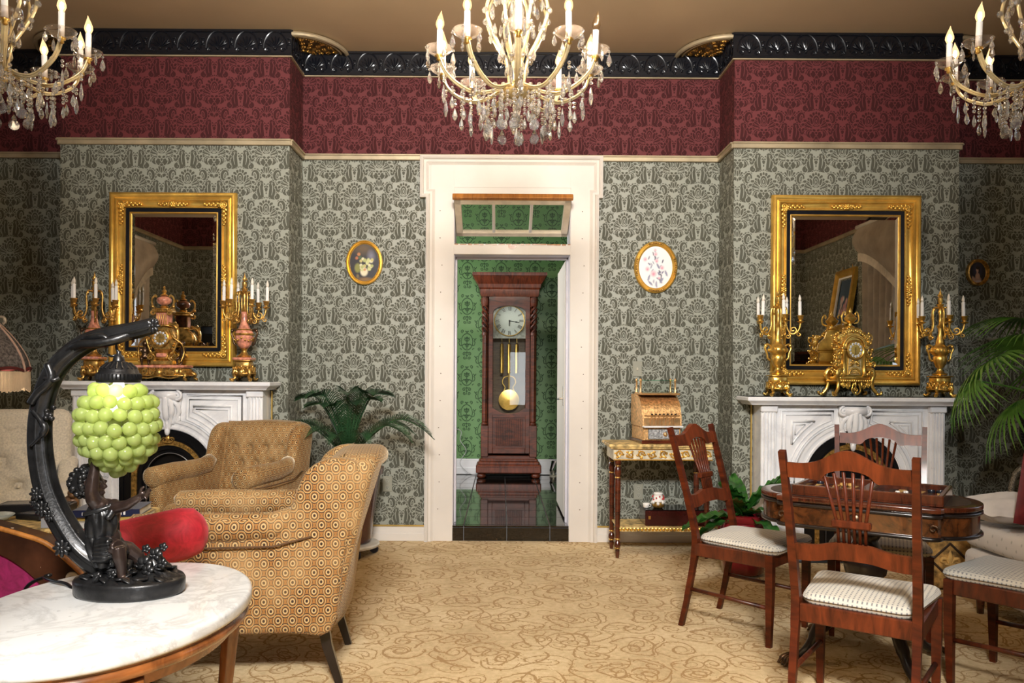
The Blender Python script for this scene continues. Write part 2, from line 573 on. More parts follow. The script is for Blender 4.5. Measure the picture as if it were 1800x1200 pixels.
def hall_shapes():
    S = []
    E = lambda *a: (lambda x, y: _sdf_ell(x, y, *a))
    L = lambda p, r: (lambda x, y: _sdf_poly(x, y, p, r))
    ring = lambda cx, cy, rx, ry, w: (lambda x, y: np.abs(_sdf_ell(x, y, cx, cy, rx, ry, 0))-w)
    S.append((ring(0, 0, .17, .24, .010), .3))
    S.append((E(0, .10, .035, .05, 0), .5)); S.append((E(.045, .05, .04, .022, .6), .5)); S.append((E(0, .03, .05, .03, 0), .5))
    S.append((E(0, -.08, .085, .032, 0), .5)); S.append((E(0, -.13, .05, .022, 0), .5)); S.append((L([(0, -.2), (0, .05)], [.012, .012]), .3))
    S.append((E(.055, .10, .02, .03, -.5), .5))
    S.append((L([(.08, -.06), (.15, -.12), (.22, -.10), (.24, -.02), (.21, .03)], [.012, .011, .011, .011, .014]), .3))
    S.append((E(.235, .06, .022, .026, 0), .4)); S.append((E(.20, .09, .014, .02, .4), .4)); S.append((E(.265, .09, .014, .02, -.4), .4))
    S.append((L([(0, -.28), (0, -.5)], [.010, .010]), .3))
    S.append((L(_spiral(.075, -.36, .055, .012, 2.6, -1.2), [.011]*19), .3))
    S.append((L(_spiral(.07, -.47, .045, .012, -2.6, 1.1), [.010]*19), .3))
    S.append((E(0, -.31, .03, .02, 0), .4)); S.append((E(0, -.41, .035, .018, 0), .4)); S.append((E(.03, .30, .03, .018, .9), .4))
    S.append((L(_spiral(.13, .31, .05, .012, -1.5, 1.2), [.010]*19), .3))
    S.append((E(0, .285, .02, .035, 0), .4)); S.append((E(.17, -.22, .022, .014, .6), .4)); S.append((E(.2, -.2, .018, .012, -.4), .4))
    return S
# ------------------------------------------------------------------ materials
DAM = paper_group('damask_drawing', raster(damask_shapes(), 1.162), .382, .444)
HAL = paper_group('hall_drawing', raster(hall_shapes(), 1.05), .40, .42)
M = {}
M['green'] = paper('sage_damask_paper', DAM, (.305, .318, .268), (.082, .084, .062), .42, .8)
M['red'] = paper('crimson_damask_paper', DAM, (.130, .019, .022), (.046, .0042, .0055), .7, .9)
M['hall'] = paper('green_hall_paper', HAL, (.105, .225, .075), (.014, .05, .012), .45, .7)
M['black'] = pmat('black_gloss', (.006, .007, .011), .28, 0, .1, 8, coat=.4)
M['white'] = pmat('cream_white_paint', (.70, .655, .60), .42, 0, .03, 3, bump=.05)
M['rail'] = pmat('gilded_rail', (.46, .38, .25), .4, .35, .15, 5)
M['goldline'] = pmat('gilt_bead', (.75, .52, .16), .35, .7, .1, 9)
M['ceil'] = pmat('tan_ceiling_paint', (.60, .47, .32), .65, 0, .06, .8, bump=.06, bscale=14)
M['bronze'] = pmat('bronze_plaster', (.24, .16, .07), .38, .75, .3, 20)
M['gold'] = pmat('burnished_gold', (.83, .49, .12), .30, .9, .22, 18, bump=.08, bscale=120)
M['gold_frame'] = pmat('gilt_frame', (.88, .50, .105), .30, .7, .16, 10, bump=.05, bscale=90)
M['gold_old'] = pmat('antique_gilt', (.60, .36, .10), .36, .85, .4, 40, bump=.2, bscale=160)
M['mirror'] = pmat('mirror_glass', (.86, .87, .85), .01, 1.0, 0)
M['marble'] = None
M['wax'] = pmat('white_candle_sleeve', (.88, .86, .82), .5, 0, .02)
M['frost'] = pmat('frosted_bulb', (.80, .74, .64), .3, 0, .03, coat=.4)
M['pink'] = pmat('pink_marble', (.70, .26, .17), .22, 0, .35, 30, coat=.5)
M['dkbronze'] = pmat('dark_bronze', (.10, .06, .035), .32, .8, .3, 30)

def marble(name, base, vein, scale=2.2, rough=.25):
    m, t, p = newmat(name)
    tc = t.n('ShaderNodeTexCoord').outputs['Object']
    a = t.noise(tc, scale, 6, .6, 1.4)
    v = t.m('ABSOLUTE', t.m('SUBTRACT', a, .5))
    f = t.m('SUBTRACT', 1.0, t.m('MULTIPLY', v, 16.0), clamp=True)
    f = t.m('MULTIPLY', f, t.noise(tc, scale*2.3, 3))
    g = t.noise(tc, scale*9, 4)
    c = t.mix(t.m('MULTIPLY', f, .75), base, vein)
    c = t.mix(t.m('MULTIPLY', t.m('GREATER_THAN', g, .66), .35), c, vein)
    t.set(p, 'Base Color', c)
    p.inputs['Roughness'].default_value = rough; p.inputs['Coat Weight'].default_value = .3
    return m
M['marble'] = marble('white_mantel_marble', (.86, .86, .87), (.60, .60, .63), 1.3)
M['tabletop'] = marble('white_table_marble', (.64, .645, .64), (.26, .26, .26), 5.0, .3)
M['iron'] = pmat('black_iron', (.004, .004, .005), .3, .2, .1, coat=.3)
M['wood'] = wood('cherry_wood', (.026, .005, .002), (.125, .023, .006), .40, .12, (3, 3, 14))
M['woodh'] = wood('cherry_wood_across', (.030, .006, .002), (.175, .034, .009), .40, .12, (14, 3, 3))
for _k in ('wood', 'woodh'): M[_k].node_tree.nodes['Principled BSDF'].inputs['Specular IOR Level'].default_value = .22
M['mahog'] = wood('dark_mahogany', (.020, .005, .002), (.14, .028, .010), .25, .6, (4, 4, 16))
M['mahogh'] = wood('dark_mahogany_across', (.020, .005, .002), (.12, .026, .009), .25, .6, (16, 4, 4))
M['burl'] = wood('burl_veneer', (.010, .0035, .002), (.15, .047, .012), .2, .7, (6, 6, 6), dist=2.5)
M['blackwood'] = pmat('black_lacquered_wood', (.012, .008, .007), .3, 0, .3, 12, coat=.3)
M['glass'] = pmat('clear_glass', (1, 1, 1), .0, 0, 0, trans=1.0, ior=1.45)
M['pane'] = None

def thin_glass(name, tint, refl=.5, rough=0.0):
    m = bpy.data.materials.new(name); m.use_nodes = True
    t = NT(m.node_tree); m.node_tree.nodes.clear()
    tr = t.n('ShaderNodeBsdfTransparent'); tr.inputs[0].default_value = (*tint, 1)
    gl = t.n('ShaderNodeBsdfGlossy'); gl.inputs['Roughness'].default_value = rough
    lw = t.n('ShaderNodeLayerWeight', i_Blend=.5)
    f = t.m('MULTIPLY', t.m('ADD', .035, t.m('MULTIPLY', t.m('POWER', lw.outputs['Facing'], 4.0), .75)), refl)
    mx = t.n('ShaderNodeMixShader'); t.t.links.new(f, mx.inputs[0]); t.t.links.new(tr.outputs[0], mx.inputs[1]); t.t.links.new(gl.outputs[0], mx.inputs[2])
    o = t.n('ShaderNodeOutputMaterial'); t.t.links.new(mx.outputs[0], o.inputs[0])
    return m
M['pane'] = thin_glass('window_pane', (.93, .95, .93), .8)
M['dish'] = thin_glass('dish_glass', (.95, .92, .90), 2.2)
_t = NT(M['dish'].node_tree); _o = [n for n in _t.t.nodes if n.type == 'OUTPUT_MATERIAL'][0]; _s = _o.inputs[0].links[0].from_socket
_d = _t.n('ShaderNodeBsdfTranslucent'); _d.inputs[0].default_value = (.95, .86, .82, 1)
_x = _t.n('ShaderNodeMixShader'); _x.inputs[0].default_value = .05; _t.t.links.new(_s, _x.inputs[1]); _t.t.links.new(_d.outputs[0], _x.inputs[2]); _t.t.links.new(_x.outputs[0], _o.inputs[0])

def carpet():
    m, t, p = newmat('gold_scroll_carpet')
    tc = t.n('ShaderNodeTexCoord').outputs['Object']
    nz = t.n('ShaderNodeTexNoise', i_Scale=3.0, i_Detail=2.0); t.t.links.new(tc, nz.inputs['Vector'])
    vm = t.n('ShaderNodeVectorMath', operation='SUBTRACT'); t.t.links.new(nz.outputs['Color'], vm.inputs[0]); vm.inputs[1].default_value = (.5, .5, .5)
    vs = t.n('ShaderNodeVectorMath', operation='SCALE', i_Scale=.22); t.t.links.new(vm.outputs[0], vs.inputs[0])
    va = t.n('ShaderNodeVectorMath', operation='ADD'); t.t.links.new(tc, va.inputs[0]); t.t.links.new(vs.outputs[0], va.inputs[1])
    vec = va.outputs[0]
    total = None
    for scale, off, w, rmax in ((3.4, 0.0, .0050, .20), (5.3, 3.7, .0036, .12)):
        ad = t.n('ShaderNodeVectorMath', operation='ADD'); t.t.links.new(vec, ad.inputs[0]); ad.inputs[1].default_value = (off, off*.6, 0)
        vo = t.n('ShaderNodeTexVoronoi', voronoi_dimensions='2D', feature='F1', i_Scale=scale, i_Randomness=.85)
        t.t.links.new(ad.outputs[0], vo.inputs['Vector'])
        dl = t.n('ShaderNodeVectorMath', operation='SUBTRACT'); t.t.links.new(ad.outputs[0], dl.inputs[0]); t.t.links.new(vo.outputs['Position'], dl.inputs[1])
        s = t.n('ShaderNodeSeparateXYZ'); t.t.links.new(dl.outputs[0], s.inputs[0])
        r = t.m('SQRT', t.m('ADD', t.m('MULTIPLY', s.outputs[0], s.outputs[0]), t.m('MULTIPLY', s.outputs[1], s.outputs[1])))
        th = t.m('DIVIDE', t.m('ARCTAN2', s.outputs[1], s.outputs[0]), 2*PI)
        sc = t.n('ShaderNodeSeparateColor'); t.t.links.new(vo.outputs['Color'], sc.inputs[0])
        hand = t.m('SUBTRACT', t.m('MULTIPLY', t.m('GREATER_THAN', sc.outputs[0], .5), 2.0), 1.0)
        k = .155*2*PI
        ph = t.m('ADD', t.m('ADD', t.m('DIVIDE', t.m('LOGARITHM', r, math.e), k), t.m('MULTIPLY', th, hand)), sc.outputs[1])
        fr = t.m('ABSOLUTE', t.m('SUBTRACT', t.m('FRACT', ph), .5))
        d = t.m('MULTIPLY', t.m('MULTIPLY', fr, k), r)
        wide = t.m('MULTIPLY', w, t.m('ADD', .55, t.m('MULTIPLY', t.noise(tc, 22, 1), 1.0)))
        ln = t.m('LESS_THAN', d, wide)
        inside = t.m('MULTIPLY', t.m('LESS_THAN', r, rmax), t.m('GREATER_THAN', r, .018))
        leaf = t.m('MULTIPLY', t.m('LESS_THAN', d, w*3.4), t.m('GREATER_THAN', t.noise(tc, 55, 1), .61))
        ln = t.m('MULTIPLY', t.m('MAXIMUM', ln, leaf), inside)
        total = ln if total is None else t.m('MAXIMUM', total, ln)
    n1 = t.noise(tc, 2.2, 3); n2 = t.noise(tc, 32, 4, .65); n3 = t.noise(tc, 300, 1)
    g = t.m('ADD', t.m('MULTIPLY', n1, .40), t.m('ADD', t.m('MULTIPLY', n2, .42), t.m('MULTIPLY', n3, .18)))
    ground = t.ramp(g, [(.32, (.44, .28, .095)), (.52, (.68, .49, .23)), (.70, (.84, .67, .39))])
    c = t.mix(t.m('MULTIPLY', total, .88), ground, (.36, .18, .022))
    t.set(p, 'Base Color', c)
    p.inputs['Roughness'].default_value = .95; p.inputs['Sheen Weight'].default_value = .15; p.inputs['Specular IOR Level'].default_value = .1
    b = t.n('ShaderNodeBump', i_Strength=.5, i_Distance=.006); t.t.links.new(t.noise(tc, 420, 2), b.inputs['Height']); t.t.links.new(b.outputs[0], p.inputs['Normal'])
    return m
M['carpet'] = carpet()

def ogee_cloth():
    """velvet with a half-drop lattice of ringed medallions"""
    m, t, p = newmat('gold_medallion_velvet')
    uv = t.n('ShaderNodeUVMap').outputs[0]
    s = t.n('ShaderNodeSeparateXYZ'); t.t.links.new(uv, s.inputs[0])
    a, h = .056, .076
    def lat(du, dv):
        u = t.m('SUBTRACT', t.m('MULTIPLY', t.m('FRACT', t.m('ADD', t.m('DIVIDE', s.outputs[0], a), du)), a), a/2)
        v = t.m('SUBTRACT', t.m('MULTIPLY', t.m('FRACT', t.m('ADD', t.m('DIVIDE', s.outputs[1], h), dv)), h), h/2)
        au, av = t.m('ABSOLUTE', u), t.m('ABSOLUTE', v)
        e = t.m('SQRT', t.m('ADD', t.m('POWER', t.m('DIVIDE', au, .030), 2.0), t.m('POWER', t.m('DIVIDE', av, .0365), 2.0)))
        hx = t.m('MAXIMUM', t.m('DIVIDE', au, .030), t.m('ADD', t.m('DIVIDE', au, .060), t.m('DIVIDE', av, .0535)))
        cross = t.m('MINIMUM', au, av)
        return e, hx, cross
    e1, h1, c1 = lat(0, 0); e2, h2, c2 = lat(.5, .5)
    near = t.m('LESS_THAN', h1, h2)
    e = t.m('ADD', t.m('MULTIPLY', e1, near), t.m('MULTIPLY', e2, t.m('SUBTRACT', 1.0, near)))
    hx = t.m('MINIMUM', h1, h2)
    inner = t.ramp(e, [(0, (.030, .012, .005)), (.17, (.50, .34, .15)), (.34, (.032, .012, .004)), (.45, (.29, .125, .026)), (.57, (.46, .30, .12)), (.66, (.036, .013, .005)), (.77, (.29, .125, .026))], 'CONSTANT')
    c = t.mix(t.m('GREATER_THAN', hx, .86), inner, (.48, .30, .12))
    c = t.mix(t.m('GREATER_THAN', hx, 1.03), c, (.20, .09, .02))
    tc = t.n('ShaderNodeTexCoord').outputs['Object']
    w = t.ramp(t.noise(tc, 5, 4), [(.42, (0, 0, 0)), (.75, (.5, .5, .5))])
    c = t.mix(w, c, (.50, .33, .15))
    n = t.noise(tc, 260, 2)
    mx = t.n('ShaderNodeVectorMath', operation='SCALE'); t.t.links.new(c, mx.inputs[0]); t.t.links.new(t.m('ADD', .75, t.m('MULTIPLY', n, .5)), mx.inputs['Scale'])
    t.t.links.new(mx.outputs[0], p.inputs['Base Color'])
    p.inputs['Roughness'].default_value = .85; p.inputs['Sheen Weight'].default_value = .35; p.inputs['Sheen Roughness'].default_value = .35
    p.inputs['Sheen Tint'].default_value = (1, .86, .62, 1)
    return m
M['velvet'] = ogee_cloth()

def seat_cloth():
    m, t, p = newmat('cream_seat_cloth')
    uv = t.n('ShaderNodeUVMap').outputs[0]
    s = t.n('ShaderNodeSeparateXYZ'); t.t.links.new(uv, s.inputs[0])
    u = t.m('FRACT', t.m('MULTIPLY', s.outputs[0], 62.0)); v = t.m('FRACT', t.m('MULTIPLY', s.outputs[1], 62.0))
    bar = t.m('MULTIPLY', t.m('LESS_THAN', t.m('ABSOLUTE', t.m('SUBTRACT', u, .5)), .20), t.m('LESS_THAN', t.m('ABSOLUTE', t.m('SUBTRACT', v, .5)), .34))
    dot = t.m('MULTIPLY', t.m('LESS_THAN', t.m('ABSOLUTE', t.m('SUBTRACT', u, .5)), .11), t.m('LESS_THAN', t.m('ABSOLUTE', t.m('SUBTRACT', v, .5)), .2))
    c = t.mix(bar, (.62, .58, .49), (.42, .40, .36)); c = t.mix(dot, c, (.16, .16, .17))
    t.set(p, 'Base Color', c); p.inputs['Roughness'].default_value = .9; p.inputs['Sheen Weight'].default_value = .2
    return m
M['seat'] = seat_cloth()

def dot_cloth():
    m, t, p = newmat('ivory_dotted_cloth')
    uv = t.n('ShaderNodeUVMap').outputs[0]
    s = t.n('ShaderNodeSeparateXYZ'); t.t.links.new(uv, s.inputs[0])
    def lat(o):
        u = t.m('SUBTRACT', t.m('FRACT', t.m('ADD', t.m('MULTIPLY', s.outputs[0], 13.0), o)), .5); v = t.m('SUBTRACT', t.m('FRACT', t.m('ADD', t.m('MULTIPLY', s.outputs[1], 13.0), o)), .5)
        return t.m('ADD', t.m('POWER', t.m('DIVIDE', u, .10), 2.0), t.m('POWER', t.m('DIVIDE', v, .15), 2.0))
    d = t.m('MINIMUM', lat(0.0), lat(.5))
    c = t.ramp(d, [(0, (.40, .37, .33)), (.35, (.50, .47, .42)), (.9, (.66, .61, .56))])
    t.set(p, 'Base Color', c); p.inputs['Roughness'].default_value = .8; p.inputs['Sheen Weight'].default_value = .2
    return m
M['ivory'] = dot_cloth()
M['ivory_plain'] = pmat('ivory_satin', (.66, .63, .60), .6, 0, .08, 9, bump=.15, bscale=12, sheen=.2)

# ------------------------------------------------------------------ the room
BW, BR, CEIL = 6.15, 5.77, 3.795
XL, XR = -4.30, 4.10
LB = (-3.222, -1.550); RB = (1.693, 3.336)
RZ0, RZ1, CZ = 2.952, 2.998, 3.605

fl = MB().add([(XL-.1, -3.3, 0), (XR+.1, -3.3, 0), (XR+.1, BW+.02, 0), (XL-.1, BW+.02, 0), (XL-.1, -3.3, -.1), (XR+.1, -3.3, -.1), (XR+.1, BW+.02, -.1), (XL-.1, BW+.02, -.1)],
              [(0, 1, 2, 3), (7, 6, 5, 4), (0, 4, 5, 1), (1, 5, 6, 2), (2, 6, 7, 3), (3, 7, 4, 0)])
struct('floor', fl, M['carpet'], smooth=0)
struct('ceiling', MB().box(((XL+XR)/2, (BW-3.3)/2, CEIL+.05), (XR-XL+.2, BW+3.3, .1)), M['ceil'], smooth=0)

def wallbox(x0, x1, y0, y1, z0, z1, mb=None):
    return (mb or MB()).box(((x0+x1)/2, (y0+y1)/2, (z0+z1)/2), (x1-x0, y1-y0, z1-z0))

def corn_unit():
    m = MB()
    # shell under an arch, with a small tablet between
    for k in range(7):
        a = -1.15+k*2.3/6
        m.tube([(.012*math.sin(a), -.004, -.045+.012*math.cos(a)), (.05*math.sin(a), -.010, -.045+.055*math.cos(a)), (.075*math.sin(a), -.004, -.045+.085*math.cos(a))], [.003, .007, .003], 5)
    m.tube([(.085*math.cos(a), -.006, -.05+.125*math.sin(a)) for a in [PI*i/12 for i in range(13)]], .0055, 5)
    m.tube(scroll((.055, -.062), .02, .004, 0, 1.2, 9, y=-.004), .004, 5); m.tube(scroll((-.055, -.062), .02, .004, PI, -1.2, 9, y=-.004), .004, 5)
    m.box((.1, -.004, 0), (.016, .012, .03), .003); m.box((.1, -.004, .022), (.03, .01, .006), .002); m.box((.1, -.004, -.022), (.03, .01, .006), .002)
    m.ell((0, -.006, -.052), (.012, .012, .010), 8, 5)
    return m
corn_me = corn_unit().mesh('cornice_ornament', M['black'], .9)

def dress(parent, segs, ornament=True):
    """cornice, gilt fillet, picture rail along wall runs given as (p0, p1, outward normal)"""
    cb, fb, rb = MB(), MB(), MB()
    for (x0, y0), (x1, y1), (nx, ny) in segs:
        dx, dy = x1-x0, y1-y0; L = math.hypot(dx, dy)
        ang = math.atan2(dy, dx)
        Mx = T(x0, y0, 0) @ RZ(ang)
        e = .014
        cb.box((L/2, -.006, (CZ+CEIL)/2), (L+2*e, .012, CEIL-CZ-.002), 0, Mx)
        cb.box((L/2, -.012, CEIL-.012), (L+2*e, .024, .02), .004, Mx); cb.box((L/2, -.010, CZ+.010), (L+2*e, .02, .014), .003, Mx)
        fb.box((L/2, -.009, CZ-.004), (L+2*e, .018, .010), .002, Mx)
        rb.box((L/2, -.011, (RZ0+RZ1)/2), (L+.024, .022, RZ1-RZ0), .004, Mx); rb.box((L/2, -.016, RZ1-.008), (L+.032, .032, .014), .004, Mx)
        if ornament and L > .3:
            n = max(1, round(L/.2)); st = L/n
            for k in range(n):
                u = (k+.5)*st
                o = obj('cornice_ornament', corn_me, parent)
                o.location = (x0+dx/L*u+nx*.012, y0+dy/L*u+ny*.012, (CZ+CEIL)/2+.005); o.rotation_euler = (0, 0, ang)
    cb.build('cornice', M['black'], parent); fb.build('cornice_fillet', M['rail'], parent); rb.build('picture_rail', M['rail'], parent)

# back wall : green field either side of the doorway, crimson frieze above
g = MB()
wallbox(XL, -.42, BW, BW+.18, 0, RZ0, g); wallbox(.59, XR, BW, BW+.18, 0, RZ0, g)
wb = struct('wall_back', g, M['green'], smooth=0, boxuv=True)
wallbox(XL, XR, BW, BW+.18, RZ0, CEIL).build('frieze', M['red'], wb, 0, True)
dress(wb, [((XL, BW), (LB[0], BW), (0, -1)), ((LB[1], BW), (RB[0], BW), (0, -1)), ((RB[1], BW), (XR, BW), (0, -1))])
# chimney breasts
for nm, (x0, x1) in (('wall_left_breast', LB), ('wall_right_breast', RB)):
    b = struct(nm, wallbox(x0, x1, BR, BW-.001, 0, RZ0), M['green'], smooth=0, boxuv=True)
    wallbox(x0, x1, BR, BW-.001, RZ0, CEIL-.001).build('frieze', M['red'], b, 0, True)
    dress(b, [((x0, BW), (x0, BR), (-1, 0)), ((x0, BR), (x1, BR), (0, -1)), ((x1, BR), (x1, BW), (1, 0))])

def baseboard(name, segs):
    m, gl = MB(), MB()
    for (x0, y0), (x1, y1) in segs:
        L = math.hypot(x1-x0, y1-y0); Mx = T(x0, y0, 0) @ RZ(math.atan2(y1-y0, x1-x0))
        m.box((L/2, -.011, .055), (L+.022, .022, .11), .003, Mx); m.box((L/2, -.016, .03), (L+.03, .032, .06), .004, Mx)
        gl.box((L/2, -.008, .117), (L+.016, .016, .013), .004, Mx)
    o = struct(name, m, M['white'])
    gl.build('gilt_bead', M['goldline'], o)
baseboard('baseboard_back', [((XL, BW), (LB[0], BW)), ((LB[0], BW), (LB[0], BR)), ((LB[0], BR), (-3.02, BR)), ((-1.66, BR), (LB[1], BR)), ((LB[1], BR), (LB[1], BW)), ((LB[1], BW), (-.585, BW)),
                             ((.753, BW), (RB[0], BW)), ((RB[0], BW), (RB[0], BR)), ((RB[0], BR), (1.80, BR)), ((3.16, BR), (RB[1], BR)), ((RB[1], BR), (RB[1], BW)), ((RB[1], BW), (XR, BW))])

# side walls (a window in each), partition with the wide opening, rear parlour
def side_wall(name, x, sgn, wy0, wy1):
    a, b = (x-.15, x) if sgn > 0 else (x, x+.15)
    m = MB()
    wallbox(a, b, -3.2, wy0, 0, RZ0, m); wallbox(a, b, wy1, BW, 0, RZ0, m); wallbox(a, b, wy0, wy1, 0, .55, m); wallbox(a, b, wy0, wy1, 2.85, RZ0, m)
    w = struct(name, m, M['green'], smooth=0, boxuv=True)
    wallbox(a, b, -3.2, BW, RZ0, CEIL).build('frieze', M['red'], w, 0, True)
    if sgn > 0: dress(w, [((x, .86), (x, BW), (1, 0))], False)
    else: dress(w, [((x, BW), (x, .86), (-1, 0))], False)
    f = MB(); xx = x-.03*sgn
    f.box((xx, wy0+.04, 1.7), (.12, .08, 2.3), .006); f.box((xx, wy1-.04, 1.7), (.12, .08, 2.3), .006)
    for z in (.59, 1.72, 2.81): f.box((xx, (wy0+wy1)/2, z), (.10, wy1-wy0, .07), .006)
    f.box((xx, (wy0+wy1)/2, 1.7), (.05, .03, 2.2), .004)
    fo = struct('window_1' if sgn > 0 else 'window_2', f, M['white'])
    MB().box((xx-.05*sgn, (wy0+wy1)/2, 1.7), (.006, wy1-wy0-.1, 2.2)).build('pane', M['pane'], fo, 0)
side_wall('wall_left', XL, 1, 2.25, 3.3)
side_wall('wall_right', XR, -1, 3.35, 4.4)
pm, pf = MB(), MB()
wallbox(XL, -.86, .70, .85, 0, RZ0, pm); wallbox(.98, XR, .70, .85, 0, RZ0, pm)
pw = struct('wall_front', pm, M['green'], smooth=0, boxuv=True)
wallbox(XL, -.86, .70, .85, RZ0, CEIL, pf); wallbox(.98, XR, .70, .85, RZ0, CEIL, pf); wallbox(-.86, .98, .70, .85, 3.72, CEIL, pf)
pf.build('frieze', M['red'], pw, 0, True)
dress(pw, [((-.86, .85), (XL, .85), (0, 1)), ((XR, .85), (.98, .85), (0, 1))], False)
rm = MB(); wallbox(XL, XR, -3.35, -3.2, 0, CEIL, rm)
struct('wall_rear', rm, M['green'], smooth=0, boxuv=True)

# ceiling corner ornaments : quarter ovals between breast and back wall
def corner_ornament(x, sgn):
    m, r = MB(), MB()
    A, B = .33, BW-BR
    pts = [(A*math.cos(t), B*math.sin(t)) for t in [PI/2*i/16 for i in range(17)]]
    poly = [(0, 0)]+pts
    root = MB().prism([(sgn*p[0]+x, BW-p[1]) for p in poly], CEIL-.020, CEIL-.001, axis='Z').build('trim_corner_ornament', M['bronze'], None, kind='structure')
    r.tube([(x+sgn*p[0], BW-p[1], CEIL-.024) for p in pts], .017, 8)
    r.tube([(x+sgn*p[0]*.86, BW-p[1]*.86, CEIL-.020) for p in pts], .009, 6)
    r.build('rim', M['rail'], root)
    for i in range(5):
        for j in range(4):
            t = PI/2*(i+.5)/5; q = .22+.17*j
            px, py = A*q*math.cos(t), B*q*math.sin(t)
            Mx = T(x+sgn*px, BW-py, CEIL-.022) @ RZ(t*sgn)
            for k in range(5):
                a = -1+k*.5
                m.ell((.016*math.cos(a), .016*math.sin(a), 0), (.010, .007, .009), 6, 4, Mx)
            m.ell((-.006, 0, 0), (.008, .010, .010), 6, 4, Mx)
    for i in range(22):
        t = PI/2*(i+.5)/22
        m.ell((x+sgn*A*.76*math.cos(t), BW-B*.76*math.sin(t), CEIL-.021), .006, 6, 4)
    m.build('shell_relief', M['gold_old'], root, kind='stuff')
for x, s in ((LB[1], 1), (LB[0], -1), (RB[0], -1), (RB[1], 1)):
    corner_ornament(x+s*.012, s)

# ------------------------------------------------------------------ doorway with transom
DX0, DX1 = -.367, .535
ZT0, ZT1, ZH = 2.307, 2.742, 2.225
def eared(d):
    return [(-.584+d, 0), (-.584+d, 2.66+d), (-.632+d, 2.66+d), (-.632+d, 2.985-d), (.782-d, 2.985-d), (.782-d, 2.66+d), (.752-d, 2.66+d), (.752-d, 0)]
dm = MB()
prof = [(0, 0), (0, .052), (.014, .058), (.024, .05), (.030, .034), (.048, .036), (.056, .028), (.068, .022), (.068, 0)]
vs = []; n8 = 8
for d, h in prof: vs += [(p[0], BW-h, p[1]) for p in eared(d)]
fs = []
for i in range(len(prof)-1):
    for k in range(7): fs.append((i*8+k, i*8+k+1, (i+1)*8+k+1, (i+1)*8+k))
dm.add(vs, fs)
door = struct('door_1', dm, M['white'], smooth=.5)
fb = MB()
for x0, x1, z0, z1 in ((-.55, DX0, 0, 2.92), (DX1, .72, 0, 2.92), (DX0-.002, DX1+.002, ZT1, 2.92), (DX0-.002, DX1+.002, ZH, ZT0), ):
    fb.box(((x0+x1)/2, BW-.01, (z0+z1)/2), (x1-x0, .02, z1-z0), .002)
fb.box((.075, BW-.0085, 2.835), (1.386, .017, .28), .001)
fb.build('casing_board', M['white'], door)
jm = MB()
for x0, x1, z0, z1 in ((DX0-.05, DX0+.004, 0.0, ZT1+.03), (DX1-.004, DX1+.05, 0.0, ZT1+.03), (DX0-.05, DX1+.05, ZT1, ZT1+.05), (DX0, DX1, ZH-.001, ZT0)):
    jm.box(((x0+x1)/2, BW+.12, (z0+z1)/2), (x1-x0, .235, z1-z0), .003)
for x0, x1, z0, z1 in ((DX0-.004, DX0+.018, .12, ZH), (DX1-.018, DX1+.004, .12, ZH), (DX0, DX1, ZH-.016, ZH)):
    jm.box(((x0+x1)/2, BW+.15, (z0+z1)/2), (x1-x0, .05, z1-z0), .003)
jm.build('jamb', pmat('lilac_grey_paint', (.62, .60, .66), .45, 0, .04), door)
M['rawwood'] = wood('bare_pine', (.22, .075, .012), (.50, .20, .04), .45, .1, (20, 3, 3))
pl = MB()
random.seed(3)
x = DX0+.004
while x < DX1-.02:
    w = random.uniform(.015, .07); pl.box((x+w/2, BW-.021, ZT0-.004+random.uniform(-.002, .001)), (w, .004, random.uniform(.006, .012)), .001)
    x += w+random.choice([.0, .004, .010, .014])
pl.prism([(.084+.034*math.cos(a), ZT0-.012+.028*math.sin(a)) for a in [PI+PI*i/10 for i in range(11)]], BW-.0225, BW-.018)
pl.build('chipped_paint', M['rawwood'], door, kind='stuff')
nh = MB()
for xx in (-.47, .63):
    for k in range(12): nh.ell((xx+random.uniform(-.012, .012), BW-.0205, .25+k*.21), (.004, .002, .004), 6, 4)
nh.build('nail_holes', pmat('rust', (.09, .05, .03), .8), door, kind='stuff')
# tilted transom sash
sash_top, sash_bot = (5.925, 2.632), (6.355, 2.415)
hs = math.hypot(sash_top[0]-sash_bot[0], sash_top[1]-sash_bot[1])
ang = math.atan2(sash_bot[0]-sash_top[0], sash_top[1]-sash_bot[1])
SM = T(.084, sash_bot[0], sash_bot[1]) @ RX(ang)
sx = .443
sm = MB()
for (x0, x1, z0, z1) in ((-sx, -sx+.052, 0, hs), (sx-.052, sx, 0, hs), (-sx, sx, 0, .05), (-sx, sx, hs-.085, hs-.022)):
    sm.box(((x0+x1)/2, 0, (z0+z1)/2), (x1-x0, .036, z1-z0), .004, SM)
win = struct('window_3', sm, pmat('peeling_cream_paint', (.70, .60, .46), .5, 0, .08, 12), smooth=.5)
MB().box((0, -.002, hs-.010), (2*sx+.02, .04, .034), .004, SM).build('bare_top_edge', M['rawwood'], win)
for xx in (-.145, .145):
    MB().box((xx, 0, hs/2-.02), (.024, .03, hs-.11), .004, SM).build('muntin', M['white'], win)
for xx in (-.27, 0, .27):
    MB().box((xx, .004, hs/2-.02), (.25, .004, hs-.12), 0, SM).build('pane', M['pane'], win, 0)

